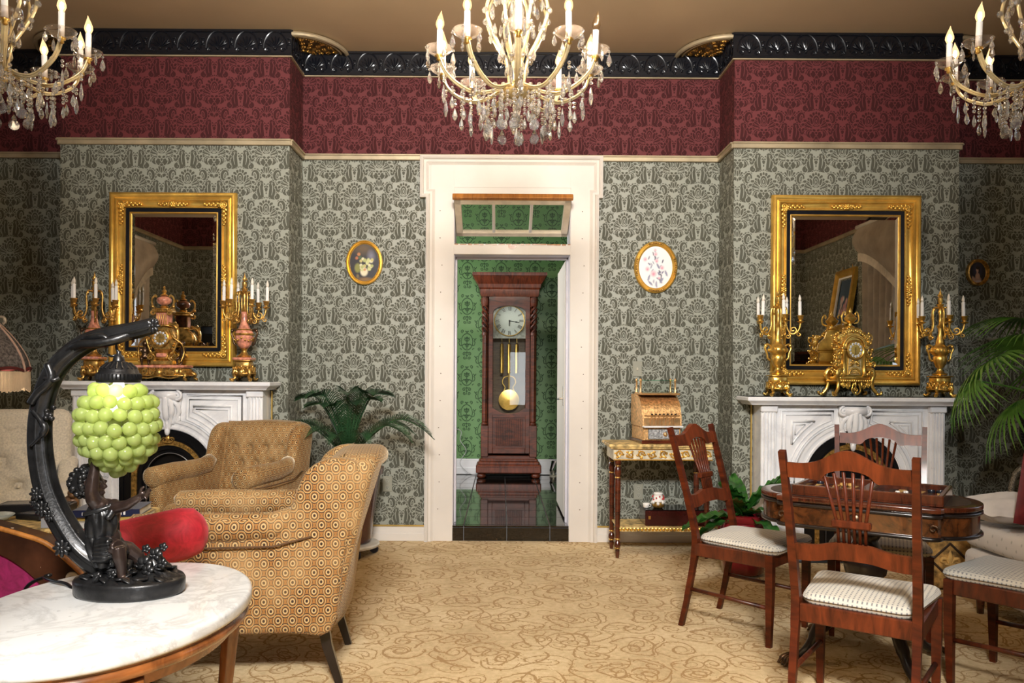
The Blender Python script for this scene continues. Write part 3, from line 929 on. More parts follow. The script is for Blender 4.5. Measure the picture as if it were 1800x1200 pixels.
# ------------------------------------------------------------------ hall beyond
HZ, HB = .12, 9.35
hallf = struct('floor_hall', MB().box((0.1, (BW+.02+HB)/2, HZ-.06), (5.0, HB-BW-.02, .105)), pmat('grey_grout', (.14, .14, .14), .8), smooth=0)
def granite():
    m, t, p = newmat('black_granite')
    tc = t.n('ShaderNodeTexCoord').outputs['Object']
    c = t.ramp(t.noise(tc, 55, 4, .7), [(.5, (.004, .004, .004)), (.66, (.03, .016, .008)), (.76, (.20, .14, .09))])
    t.set(p, 'Base Color', c); p.inputs['Roughness'].default_value = .08; p.inputs['Coat Weight'].default_value = .6
    return m
M['granite'] = granite()
tile_me = MB().box((0, 0, 0), (.329, .329, .012), .002).mesh('floor_tile', M['granite'], .5)
for i in range(-4, 5):
    for j in range(9):
        o = obj('floor_tile', tile_me, hallf); o.location = (.055+.1675+.335*i, BW+.04+.335*(j+.5), HZ-.006)
step = struct('trim_threshold', MB().box((.084, BW+.028, .055), (.95, .05, .11)), pmat('grey_grout_step', (.14, .14, .14), .8), smooth=0)
for x0, x1 in ((-.392, -.283), (-.277, .052), (.058, .387), (.393, .555)):
    MB().box(((x0+x1)/2, BW-.002, .054), (x1-x0, .014, .098), .002).build('riser_tile', M['granite'], step)
    MB().box(((x0+x1)/2, BW+.022, .113), (x1-x0, .055, .012), .003).build('nosing_tile', M['granite'], step)
hw = MB(); wallbox(-2.3, 2.5, HB, HB+.1, 0, 3.9, hw); wallbox(-2.4, -2.3, BW+.18, HB, 0, 3.9, hw); wallbox(2.5, 2.6, BW+.18, HB, 0, 3.9, hw)
struct('wall_hall', hw, M['hall'], smooth=0, boxuv=True)
struct('ceiling_hall', wallbox(-2.4, 2.6, BW+.18, HB+.1, 3.9, 4.0), pmat('hall_ceiling_paint', (.6, .58, .52), .7), smooth=0)
hbm = MB(); hbm.box((0, HB-.012, HZ+.08), (4.8, .024, .16), .004); hbm.box((0, HB-.018, HZ+.04), (4.8, .036, .08), .006); hbm.box((0, HB-.008, HZ+.17), (4.8, .016, .022), .005)
struct('baseboard_hall', hbm, pmat('white_gloss_paint', (.72, .72, .74), .35, 0, .03))
# the open door leaf, folded back into the hall
leaf = struct('door_2', MB().box((.538, BW+.68, 1.18), (.04, .82, 2.08), .004), M['white'])
lh = MB(); lh.tube([(.515, BW+.36, 1.10), (.49, BW+.36, 1.10), (.475, BW+.40, 1.095)], .008, 8); lh.box((.517, BW+.36, 1.12), (.006, .04, .16), .002)
lh.build('latch', pmat('nickel', (.7, .7, .7), .25, 1.0, .05), leaf)
# ------------------------------------------------------------------ flat print on fine meshes
def paint_mat(name, rough=.35, coat=.3):
    m, t, p = newmat(name)
    a = t.n('ShaderNodeAttribute', attribute_name='print')
    t.t.links.new(a.outputs['Color'], p.inputs['Base Color']); p.inputs['Roughness'].default_value = rough; p.inputs['Coat Weight'].default_value = coat
    return m
M['print'] = paint_mat('printed_picture'); M['print_flat'] = paint_mat('printed_face', .5, 0)

def painted(name, pts, faces, cols, mat, parent=None, loc=None):
    me = bpy.data.meshes.new(name); me.from_pydata(pts, [], faces); me.update()
    ca = me.color_attributes.new('print', 'FLOAT_COLOR', 'POINT')
    arr = np.ones((len(pts), 4)); arr[:, :3] = cols
    ca.data.foreach_set('color', arr.ravel())
    me.materials.append(mat)
    return obj(name, me, parent, loc)

def painted_oval(name, rx, rz, fn, y, mat, parent, rings=30, seg=84):
    pts, faces = [(0, y, 0)], []
    for i in range(1, rings+1):
        for k in range(seg):
            a = 2*PI*k/seg
            pts.append((rx*i/rings*math.cos(a), y, rz*i/rings*math.sin(a)))
    for k in range(seg):
        faces.append((0, 1+k, 1+(k+1) % seg))
        for i in range(rings-1):
            a, b = 1+i*seg+k, 1+i*seg+(k+1) % seg
            faces.append((a, a+seg, b+seg, b))
    P = np.array(pts)
    return painted(name, pts, faces, fn(P[:, 0]/rx, P[:, 2]/rz), mat, parent)

def painted_rect(name, w, h, fn, y, mat, parent, nx=60, nz=80):
    pts = [(w*(i/nx-.5), y, h*(j/nz-.5)) for j in range(nz+1) for i in range(nx+1)]
    faces = [(j*(nx+1)+i, j*(nx+1)+i+1, (j+1)*(nx+1)+i+1, (j+1)*(nx+1)+i) for j in range(nz) for i in range(nx)]
    P = np.array(pts)
    return painted(name, pts, faces, fn(P[:, 0]/w*2, P[:, 2]/h*2), mat, parent)

def dabs(base, items):
    """soft dabs of paint: (x, z, rx, rz, angle, colour, hardness)"""
    def fn(x, z):
        c = base(x, z) if callable(base) else np.tile(np.array(base, float), (len(x), 1))
        for cx, cz, rx, rz, a, col, hard in items:
            u = (x-cx)*math.cos(a)+(z-cz)*math.sin(a); v = -(x-cx)*math.sin(a)+(z-cz)*math.cos(a)
            k = np.clip((1-np.sqrt((u/rx)**2+(v/rz)**2))*hard, 0, 1)[:, None]
            c = c*(1-k)+np.array(col)*k
        return c
    return fn

# ------------------------------------------------------------------ crystal chandeliers
SC.cycles.caustics_reflective = False
SC.cycles.caustics_refractive = False
M['crystal'] = pmat('cut_crystal', (1, .99, .97), .02, 0, 0, trans=.90, ior=1.55, coat=.8)
M['armglass'] = pmat('amber_arm_glass', (.92, .72, .40), .12, .3, .1, 30, trans=.35, ior=1.45, coat=.6)
M['brass'] = pmat('brass', (.80, .50, .14), .28, .95, .1, 30)
M['glow'] = pmat('lit_filament', (1, .8, .5), .5, 0, 0, emit=(BULB_COLOUR, 1600.0))
M['glow_side'] = pmat('dim_lit_filament', (1, .8, .5), .5, 0, 0, emit=(BULB_COLOUR, 55.0))
M['bulbglass'] = thin_glass('bulb_glass', (1.0, .93, .82), 1.2)
M['litglass'] = thin_glass('lit_bulb_glass', (1.0, .93, .82), .4)
_t = NT(M['litglass'].node_tree); _o = [n for n in _t.t.nodes if n.type == 'OUTPUT_MATERIAL'][0]; _s = _o.inputs[0].links[0].from_socket
_e = _t.n('ShaderNodeEmission', i_Strength=.7); _e.inputs[0].default_value = (1, .62, .30, 1)
_a = _t.n('ShaderNodeAddShader'); _t.t.links.new(_s, _a.inputs[0]); _t.t.links.new(_e.outputs[0], _a.inputs[1]); _t.t.links.new(_a.outputs[0], _o.inputs[0])

def drop_mesh(L, w, name='crystal_drop', seg=6, flat=.6):
    m = MB(); m.lathe([(0, -L), (w*.45, -L*.93), (w, -L*.66), (w*.72, -L*.36), (w*.28, -L*.12), (0, 0)], seg)
    m.v = [(x, y*flat, z) for x, y, z in m.v]
    return m.mesh(name, M['crystal'], 0)
def pendalogue_mesh(L, w):
    m = MB(); n = 16
    pr = []
    for i in range(n*2):
        a = 2*PI*i/(2*n); r = w*(1+.10*(i % 2))
        pr.append((r*math.cos(a), -L+w*1.05+r*1.05*math.sin(a)))
    m.prism(pr, -.003, .003)
    m.prism([(.72*x, -L+w*1.05+(z+L-w*1.05)*.72) for x, z in pr], -.0055, .0055)
    m.lathe([(0, -L+2*w), (w*.55, -L+2.3*w), (w*.35, -L+2.75*w), (0, -.004)], 6)
    return m.mesh('crystal_pendant', M['crystal'], 0)
drop_a, drop_b, drop_c = drop_mesh(.058, .0125), drop_mesh(.085, .0105), drop_mesh(.046, .011)
pend_me = pendalogue_mesh(.075, .021)
bulb_mb = MB().lathe([(.0085, 0), (.012, .006), (.0185, .022), (.0175, .034), (.011, .054), (.004, .072), (.0008, .084)], 12)
bulb_mb.v = [(x+(.006*(z/.084)**3), y, z) for x, y, z in bulb_mb.v]
bulb_me = bulb_mb.mesh('bulb', M['bulbglass'], 3)
glow_me = MB().ell((0, 0, .026), (.0085, .0085, .018), 8, 6).mesh('filament', M['glow'], 3)
sleeve_me = MB().lathe([(.0125, 0), (.0125, .108), (.008, .110)], 12).mesh('candle_sleeve', M['wax'], .6)
dish_me = MB().lathe([(.010, .0), (.03, .006), (.052, .020), (.062, .034), (.0605, .034), (.050, .0225), (.03, .009), (.010, .003)], 20).mesh('drip_dish', M['dish'], 3)
cup_me = MB().lathe([(.004, -.022), (.012, -.016), (.009, -.008), (.019, -.002), (.016, .004), (.0, .004)], 12, flute=(6, .12)).mesh('socket_cup', M['brass'], 3)

lit_me = bulb_me.copy(); lit_me.materials[0] = M['litglass']
glow_side = glow_me.copy(); glow_side.materials[0] = M['glow_side']
def chandelier(loc, label, unlit=(), glow=glow_side):
    t = thing('chandelier', label, 'chandelier', loc, 0, 'crystal chandeliers in a row under the ceiling')
    hub = MB(); hub.lathe([(0, -.055), (.012, -.053), (.036, -.040), (.052, -.018), (.055, 0), (.050, .012), (.030, .018), (.020, .03)], 20)
    hub.build('bowl', pmat('cloudy_gold_bowl', (.62, .45, .20), .22, .5, .25, 25, coat=.5), t, 3)
    col = MB(); col.lathe([(.012, .02), (.016, .06), (.028, .10), (.018, .16), (.011, .22), (.026, .30), (.034, .34), (.018, .40), (.012, .48), (.02, .55), (.008, .60)], 12)
    col.build('column', M['crystal'], t, 3)
    rod = MB().tube([(0, 0, .58), (0, 0, 3.795-loc[2]-.01)], .004, 6); rod.lathe([(.055, 0), (.05, -.02), (.02, -.045), (.006, -.05)], 16, (0, 0, 3.794-loc[2]))
    rod.build('rod', M['brass'], t)
    beads = MB()
    arm_path = spline([(.035, 0, .012), (.075, 0, -.004), (.13, 0, -.030), (.20, 0, -.040), (.27, 0, -.012), (.325, 0, .035), (.352, 0, .095)], 4)
    arm = MB().tube(arm_path, .0072, 8); arm.tube([(p.x, p.y+.008, p.z+.004) for p in arm_path], .0045, 6); arm.tube([(p.x, p.y-.008, p.z+.004) for p in arm_path], .0045, 6)
    arm_me = arm.mesh('arm', M['armglass'], 3)
    rib_path = spline([(.035, 0, .02), (.040, 0, .07), (.055, 0, .13), (.095, 0, .20), (.138, 0, .29), (.142, 0, .35), (.115, 0, .41), (.06, 0, .45), (.02, 0, .52)], 4)
    rib_me = MB().tube(rib_path, .0075, 8).mesh('cage_rib', M['armglass'], 3)
    def ros(p, r=.011):
        beads.ell(p, (r, r, r), 6, 4)
    for k in range(8):
        a = 2*PI*(k+.5)/8
        obj('cage_rib', rib_me, t, None, (0, 0, a))
        for q, rr in ((8, .013), (14, .013), (18, .015), (22, .012)):
            p = rib_path[q]; ros(((p.x+.006)*math.cos(a), (p.x+.006)*math.sin(a), p.z), rr)
        for q in (7, 11, 15, 19, 23, 26):
            p = rib_path[q]; obj('crystal_drop', (drop_c, drop_a)[q % 2], t, (p.x*.9*math.cos(a+.2), p.x*.9*math.sin(a+.2), p.z-.005), (0, 0, a))
    for k in range(10):
        a = -PI/2+2*PI*k/10
        ca, sa = math.cos(a), math.sin(a)
        obj('arm', arm_me, t, None, (0, 0, a))
        cx, cy, cz = .352*ca, .352*sa, .100
        obj('socket_cup', cup_me, t, (cx, cy, cz)); obj('drip_dish', dish_me, t, (cx, cy, cz))
        tilt = random.uniform(-.03, .03)
        s = obj('candle', sleeve_me, t, (cx, cy, cz+.004), (tilt, random.uniform(-.03, .03), 0))
        b = obj('bulb', bulb_me if k in unlit else lit_me, s, (0, 0, .108), (0, 0, random.uniform(0, 6)))
        if k not in unlit: obj('filament', glow, s, (0, 0, .108))
        for j in range(5):
            b2 = a+2*PI*(j+.3)/5
            px, py = cx+.060*math.cos(b2), cy+.060*math.sin(b2)
            beads.ell((px, py, cz+.024), .0065, 6, 4)
            obj('crystal_drop', (drop_a, drop_c)[j % 2], t, (px, py, cz+.016), (0, 0, b2+random.uniform(-.6, .6)))
        for rr, zz in ((.10, -.018), (.16, -.036), (.235, -.03), (.30, .012), (.345, .075)):
            ros((rr*ca, rr*sa, zz+.009), .0105)
        # hanging strings
        for rr, zz, nb, me in ((.215, -.045, 3, drop_b), (.13, -.036, 5, pend_me), (.075, -.02, 4, drop_a), (.29, -.012, 2, drop_a), (.17, -.042, 2, drop_c), (.25, -.03, 4, drop_a), (.33, .03, 2, drop_b), (.10, -.03, 2, drop_c)):
            aa = a+random.uniform(-.12, .12)
            for i in range(nb): beads.ell((rr*math.cos(aa), rr*math.sin(aa), zz-.012-.019*i), .0085, 6, 4)
            obj('crystal_pendant' if me is pend_me else 'crystal_drop', me, t, (rr*math.cos(aa), rr*math.sin(aa), zz-.008-.019*nb), (0, 0, random.uniform(-.7, .7)))
    for i in range(5): beads.ell((0, 0, -.065-.02*i), .0095, 6, 4)
    obj('crystal_drop', drop_b, t, (0, 0, -.165))
    beads.build('crystal_beads', M['crystal'], t, 0, kind='stuff')
    return t
random.seed(11)
chandelier((.063, 3.50, 2.556), 'large crystal chandelier in the middle, hanging in front of the doorway', (2,), glow_me)
chandelier((-2.20, 3.45, 2.60), 'crystal chandelier cut by the left edge of the picture, before the left breast', ())
chandelier((2.345, 3.45, 2.58), 'crystal chandelier cut by the right edge of the picture, before the right breast', (9,))

# ------------------------------------------------------------------ mantelpieces
def fireplace(cx, hs, hb, H, label):
    t = thing('fireplace', label, 'fireplace', (cx, BR, 0), 0, 'marble mantelpieces')
    shelf = MB()
    pr = [(0, 0), (.27, 0), (.278, .008), (.278, .026), (.268, .034), (.255, .040), (.245, .05), (.24, .058), (0, .058)]
    n = len(pr)
    for i, (d, z) in enumerate(pr): pass
    vs = []
    for d, z in pr:
        e = max(0, d-.17)
        vs += [(-hs+.108-e, -0.0005, H-z), (-hs+.108-e, -d, H-z), (hs-.108+e, -d, H-z), (hs-.108+e, -0.0005, H-z)]
    fs = []
    for i in range(n-1):
        for k in range(3): fs.append((i*4+k, (i+1)*4+k, (i+1)*4+k+1, i*4+k+1))
    fs += [(4, 7, 6, 5)]
    fs.append(tuple(i*4+3 for i in range(n))); fs.append(tuple(i*4 for i in range(n))[::-1])
    shelf.add(vs, fs)
    shelf.build('shelf', M['marble'], t, .5)
    ac, ar = .553, .335
    D = .165
    arc = [(ar*math.cos(a), ac+ar*math.sin(a)) for a in [PI-PI*i/32 for i in range(33)]]
    poly = [(-hb, 0), (-ar, 0)]+arc+[(ar, 0), (hb, 0), (hb, H-.055), (-hb, H-.055)]
    MB().prism(poly, -D, -.001).build('surround', M['marble'], t, .5)
    mo = MB()
    def band(r0, r1, y, z0=0.0):
        A = [(r1*math.cos(a), ac+r1*math.sin(a)) for a in [PI-PI*i/32 for i in range(33)]]
        B = [(r0*math.cos(a), ac+r0*math.sin(a)) for a in [PI*i/32 for i in range(33)]]
        return [(-r1, z0)]+A+[(r1, z0), (r0, z0)]+B+[(-r0, z0)]
    mo.prism(band(ar, ar+.075, 0), -D-.022, -D+.001)
    mo.prism(band(ar+.055, ar+.075, 0), -D-.032, -D+.001)
    mo.prism(band(ar+.012, ar+.024, 0), -D-.030, -D+.001)
    mo.build('arch_moulding', M['marble'], t, .5)
    # pilasters
    for s in (-1, 1):
        pi = MB()
        pi.box((s*(hb-.055), -D-.010, (H-.06)/2), (.11, .03, H-.065), .005)
        for dx in (-.034, -.012, .012, .034): pi.box((s*(hb-.055)+dx, -D-.029, (H-.06)/2+.06), (.012, .018, H-.25), .005)
        pi.box((s*(hb-.055), -D-.025, .07), (.125, .05, .14), .006); pi.box((s*(hb-.055), -D-.022, H-.085), (.12, .045, .05), .008)
        pi.build('pilaster', M['marble'], t, .5)
    # spandrel panels
    for s in (-1, 1):
        sp = MB()
        xr, zt = hb-.15, H-.10
        for inset, rad in ((0, .009), (.028, .006), (.075, .010), (.098, .006)):
            x1, z1 = xr-inset, zt-inset
            rr = ar+.095+inset*.9
            a0 = math.acos(max(-1, min(1, (x1-.0)/rr))) if x1 < rr else 0.0
            zlow = ac+rr*math.sin(a0) if x1 < rr else ac
            xt = math.sqrt(max(0, rr*rr-(z1-ac)**2)) if rr > z1-ac else .10+inset
            a1 = math.acos(min(1, xt/rr)) if rr > z1-ac else PI/2-.22
            xt = max(xt, .13+inset*.6); a1 = min(a1, math.acos(min(.999, xt/rr)))
            loop = [(x1, z1), (x1, zlow)]+[(rr*math.cos(a), ac+rr*math.sin(a)) for a in [a0+(a1-a0)*i/10 for i in range(11)]]
            if abs(loop[-1][1]-z1) > .02: loop.append((loop[-1][0], z1))
            sp.tube([(s*x, -D-.004, z) for x, z in loop], rad, 6, closed=True)
        sp.build('spandrel_panel', M['marble'], t, 3)
    # carved keystone
    k = MB(); kt = H-.10
    k.tube([(-.075, -D-.05, kt), (.075, -D-.05, kt)], .034, 14)
    for s in (-1, 1):
        k.tube(scroll((s*.078, kt-.002), .036, .006, PI/2, s*-1.6, 26, y=-D-.060), .010, 6)
        k.tube(spline([(s*.03, -D-.05, kt-.03), (s*.072, -D-.045, kt-.06), (s*.085, -D-.032, kt-.11), (s*.066, -D-.026, kt-.16), (s*.035, -D-.02, kt-.20)], 4), [.016]*9+[.014]*8, 8)
        k.tube(scroll((s*.066, kt-.165), .026, .005, PI*.5, s*-1.5, 20, y=-D-.028), .009, 6)
        k.tube(spline([(s*.022, -D-.062, kt-.02), (s*.042, -D-.056, kt-.09), (s*.024, -D-.036, kt-.18), (s*.004, -D-.022, kt-.255)], 5), [.020]*8+[.012]*8, 8)
    k.tube(spline([(0, -D-.066, kt-.01), (0, -D-.066, kt-.09), (0, -D-.044, kt-.17), (0, -D-.028, kt-.24)], 5), [.022]*10+[.012]*6, 8)
    k.ell((0, -D-.026, kt-.25), (.020, .018, .034), 10, 6)
    k.prism([(-.10, kt+.035), (.10, kt+.035), (.085, kt-.10), (.03, kt-.22), (-.03, kt-.22), (-.085, kt-.10)], -D-.03, -D+.001)
    k.build('keystone', M['marble'], t, 3)
    # cast iron insert
    ins = MB()
    ins.prism(band(.262, ar+.004, 0), -D-.012, -.06); ins.prism(band(ar-.022, ar+.006, 0), -D-.022, -.06)
    ins.tube([(.27*math.cos(a), -D-.012, ac+.27*math.sin(a)) for a in [PI-PI*i/28 for i in range(29)]], .008, 6)
    ins.build('iron_arch', M['iron'], t, .5)
    gb = MB(); gb.prism(band(.226, .262, 0), -D-.004, -.06)
    for i in range(40):
        a = PI*(i+.5)/40; gb.ell((.244*math.cos(a), -D-.005, ac+.244*math.sin(a)), (.008, .006, .008), 6, 4)
    for i in range(14):
        for s in (-1, 1): gb.ell((s*.244, -D-.005, ac-.02-.035*i), (.008, .006, .009), 6, 4)
    for s in (-1, 1): gb.tube(scroll((s*.025, ac+.262), .022, .005, 0 if s > 0 else PI, s*1.3, 12, y=-D-.014), .006, 6)
    gb.ell((0, -D-.014, ac+.275), (.016, .012, .026), 8, 6); gb.ell((0, -D-.012, ac+.248), (.03, .008, .012), 8, 6)
    gb.build('gilt_band', M['gold_old'], t, .7)
    bk = MB(); bk.prism(band(.195, .228, 0), -D+.01, -.06); bk.prism(band(.165, .197, 0), -D+.03, -.06)
    bk.prism([(-.17, 0)]+[(.17*math.cos(a), ac+.17*math.sin(a)) for a in [PI-PI*i/24 for i in range(25)]]+[(.17, 0)], -.075, -.06)
    bk.build('iron_summer_cover', M['iron'], t, .5)
    MB().tube([(-.168, -D+.024, .01)]+[(.168*math.cos(a), -D+.024, ac+.168*math.sin(a)) for a in [PI-PI*i/24 for i in range(25)]]+[(.168, -D+.024, .01)], .0035, 6).build('bright_edge', pmat('polished_steel_edge', (.55, .56, .58), .3, .9), t, 3)
    MB().box((0, -.228, .008), (2*hb+.02, .122, .016), .004).build('hearth_slab', pmat('dark_slate', (.03, .033, .036), .5), t)
    gl = MB()
    for s in (-1, 1): gl.box((s*(hb+.014), -.012, (H-.06)/2), (.010, .022, H-.07), .003)
    gl.build('gilt_edge', M['goldline'], t)
    return t
fireplace(-2.350, .748, .672, 1.232, 'white marble mantelpiece on the left, behind the far armchair')
fireplace(2.490, .770, .650, 1.150, 'white marble mantelpiece on the right, behind the game table')

# ------------------------------------------------------------------ gilt mirrors
def leaf_spray(m, Mx, L, n=7, w=.012):
    for i in range(n):
        u = (i+.5)/n
        s = 1 if i % 2 else -1
        m.ell((0, 0, 0), (w*(1.25-u*.7), .006, w*.62), 7, 5, Mx @ T(L*u, -.006, s*w*.55*(1-u*.6)) @ RY(-s*.6))
    m.tube([tuple(Mx @ Vector((L*u, -.004, .004*math.sin(u*9)))) for u in [i/10 for i in range(11)]], [.005*(1-u*.6) for u in [i/10 for i in range(11)]], 5)

def mirror(x0, x1, z0, z1, label, lean=0.0):
    cx, cz = (x0+x1)/2, (z0+z1)/2
    w, h = (x1-x0)/2, (z1-z0)/2
    t = thing('mirror', label, 'mirror', (cx, BR-.003, z0), 0, 'gilt mirrors over the mantelpieces')
    t.rotation_euler = (lean, 0, 0)
    prof = [(0, 0), (0, .035), (.006, .048), (.016, .052), (.026, .048), (.030, .038), (.036, .036), (.048, .046), (.056, .044), (.062, .030), (.082, .018), (.094, .018), (.100, .026), (.108, .026), (.112, .012), (.112, 0)]
    MB().frame(-w, w, 0, 2*h, prof).build('frame', M['gold_frame'], t, .9)
    MB().frame(-w+.110, w-.110, .110, 2*h-.110, [(0, 0), (0, .016), (.028, .014), (.030, 0)]).build('black_liner', M['black'], t, .5)
    MB().frame(-w+.138, w-.138, .138, 2*h-.138, [(0, 0), (0, .017), (.006, .019), (.011, .012), (.011, 0)]).build('gilt_slip', M['gold_frame'], t, .5)
    a = .147
    gx, g0, g1, bv = w-a, a, 2*h-a, .028
    g = MB()
    vs = [(-gx, -.006, g0), (gx, -.006, g0), (gx, -.006, g1), (-gx, -.006, g1), (-gx+bv, -.0095, g0+bv), (gx-bv, -.0095, g0+bv), (gx-bv, -.0095, g1-bv), (-gx+bv, -.0095, g1-bv)]
    g.add(vs, [(4, 5, 6, 7), (0, 1, 5, 4), (1, 2, 6, 5), (2, 3, 7, 6), (3, 0, 4, 7)])
    g.build('glass', M['mirror'], t, 0)
    # corner and centre ornaments
    cm = MB()
    leaf_spray(cm, T(.012, 0, 0), .14, 9, .017); leaf_spray(cm, T(0, 0, .012) @ RY(-PI/2), .14, 9, .017)
    for s in range(4): cm.ell((.030*math.cos(s*.5), -.010, .030*math.sin(s*.5)), (.013, .012, .009), 7, 5)
    for s in range(5):
        an = s*.45-.1
        cm.ell((.020*math.cos(an), -.008, .020*math.sin(an)), (.012, .010, .008), 7, 5)
    cm.tube(scroll((0, 0), .022, .006, 1.0, 1.4, 16, y=-.010), .005, 6); cm.ell((0, -.010, 0), (.010, .010, .010), 8, 6)
    cme = cm.mesh('corner_ornament', M['gold_frame'], 3)
    d = .085
    for sx_, sz_, r in ((-w+d, d, 0), (w-d, d, PI/2*3), (w-d, 2*h-d, PI), (-w+d, 2*h-d, PI/2)):
        o = obj('corner_ornament', cme, t, (sx_, -.028, sz_), (0, r, 0))
    em = MB()
    for s in (1, -1): leaf_spray(em, RZ(0) @ SCL(s, 1, 1), .11, 8, .016)
    for k in range(6): em.ell((.014*math.cos(k*PI/3), -.010, .014*math.sin(k*PI/3)), (.010, .009, .010), 7, 5)
    em.ell((0, -.014, 0), .010, 8, 6)
    em.tube(scroll((.035, .006), .016, .004, PI, 1.3, 12, y=-.008), .0045, 5); em.tube(scroll((-.035, .006), .016, .004, 0, -1.3, 12, y=-.008), .0045, 5)
    eme = em.mesh('centre_ornament', M['gold_frame'], 3)
    for sx_, sz_, r in ((0, 2*h-d, 0), (0, d, PI), (-w+d, h, PI/2), (w-d, h, -PI/2)):
        obj('centre_ornament', eme, t, (sx_, -.028, sz_), (0, r, 0))
    return t
a, b = W(189, 643, 5.72), W(414, 338, 5.72)
mirror(a.x, b.x, a.z, b.z, 'gilt framed mirror with black liner on the left breast, above the pink marble clock')
a, b = W(1357, 676, 5.72), W(1621, 343, 5.72)
mirror(a.x, b.x, a.z, b.z, 'larger gilt framed mirror with black liner on the right breast, above the all gilt clock')

# ------------------------------------------------------------------ candelabra
def foot_scroll(m, r_out, h, a, th=.010):
    pts = spline([(r_out*.42, 0, h), (r_out*.70, 0, h*.92), (r_out*.80, 0, h*.55), (r_out*.70, 0, h*.30), (r_out*.88, 0, h*.06), (r_out, 0, h*.10), (r_out*1.04, 0, h*.22)], 4)
    R = RZ(a)
    m.tube([tuple(R @ p) for p in pts], [th*1.25]*8+[th]*9+[th*.8]*8, 7)
    m.ell(tuple(R @ Vector((r_out*.93, 0, th*.8))), (th*1.3, th*1.3, th*.8), 7, 5)

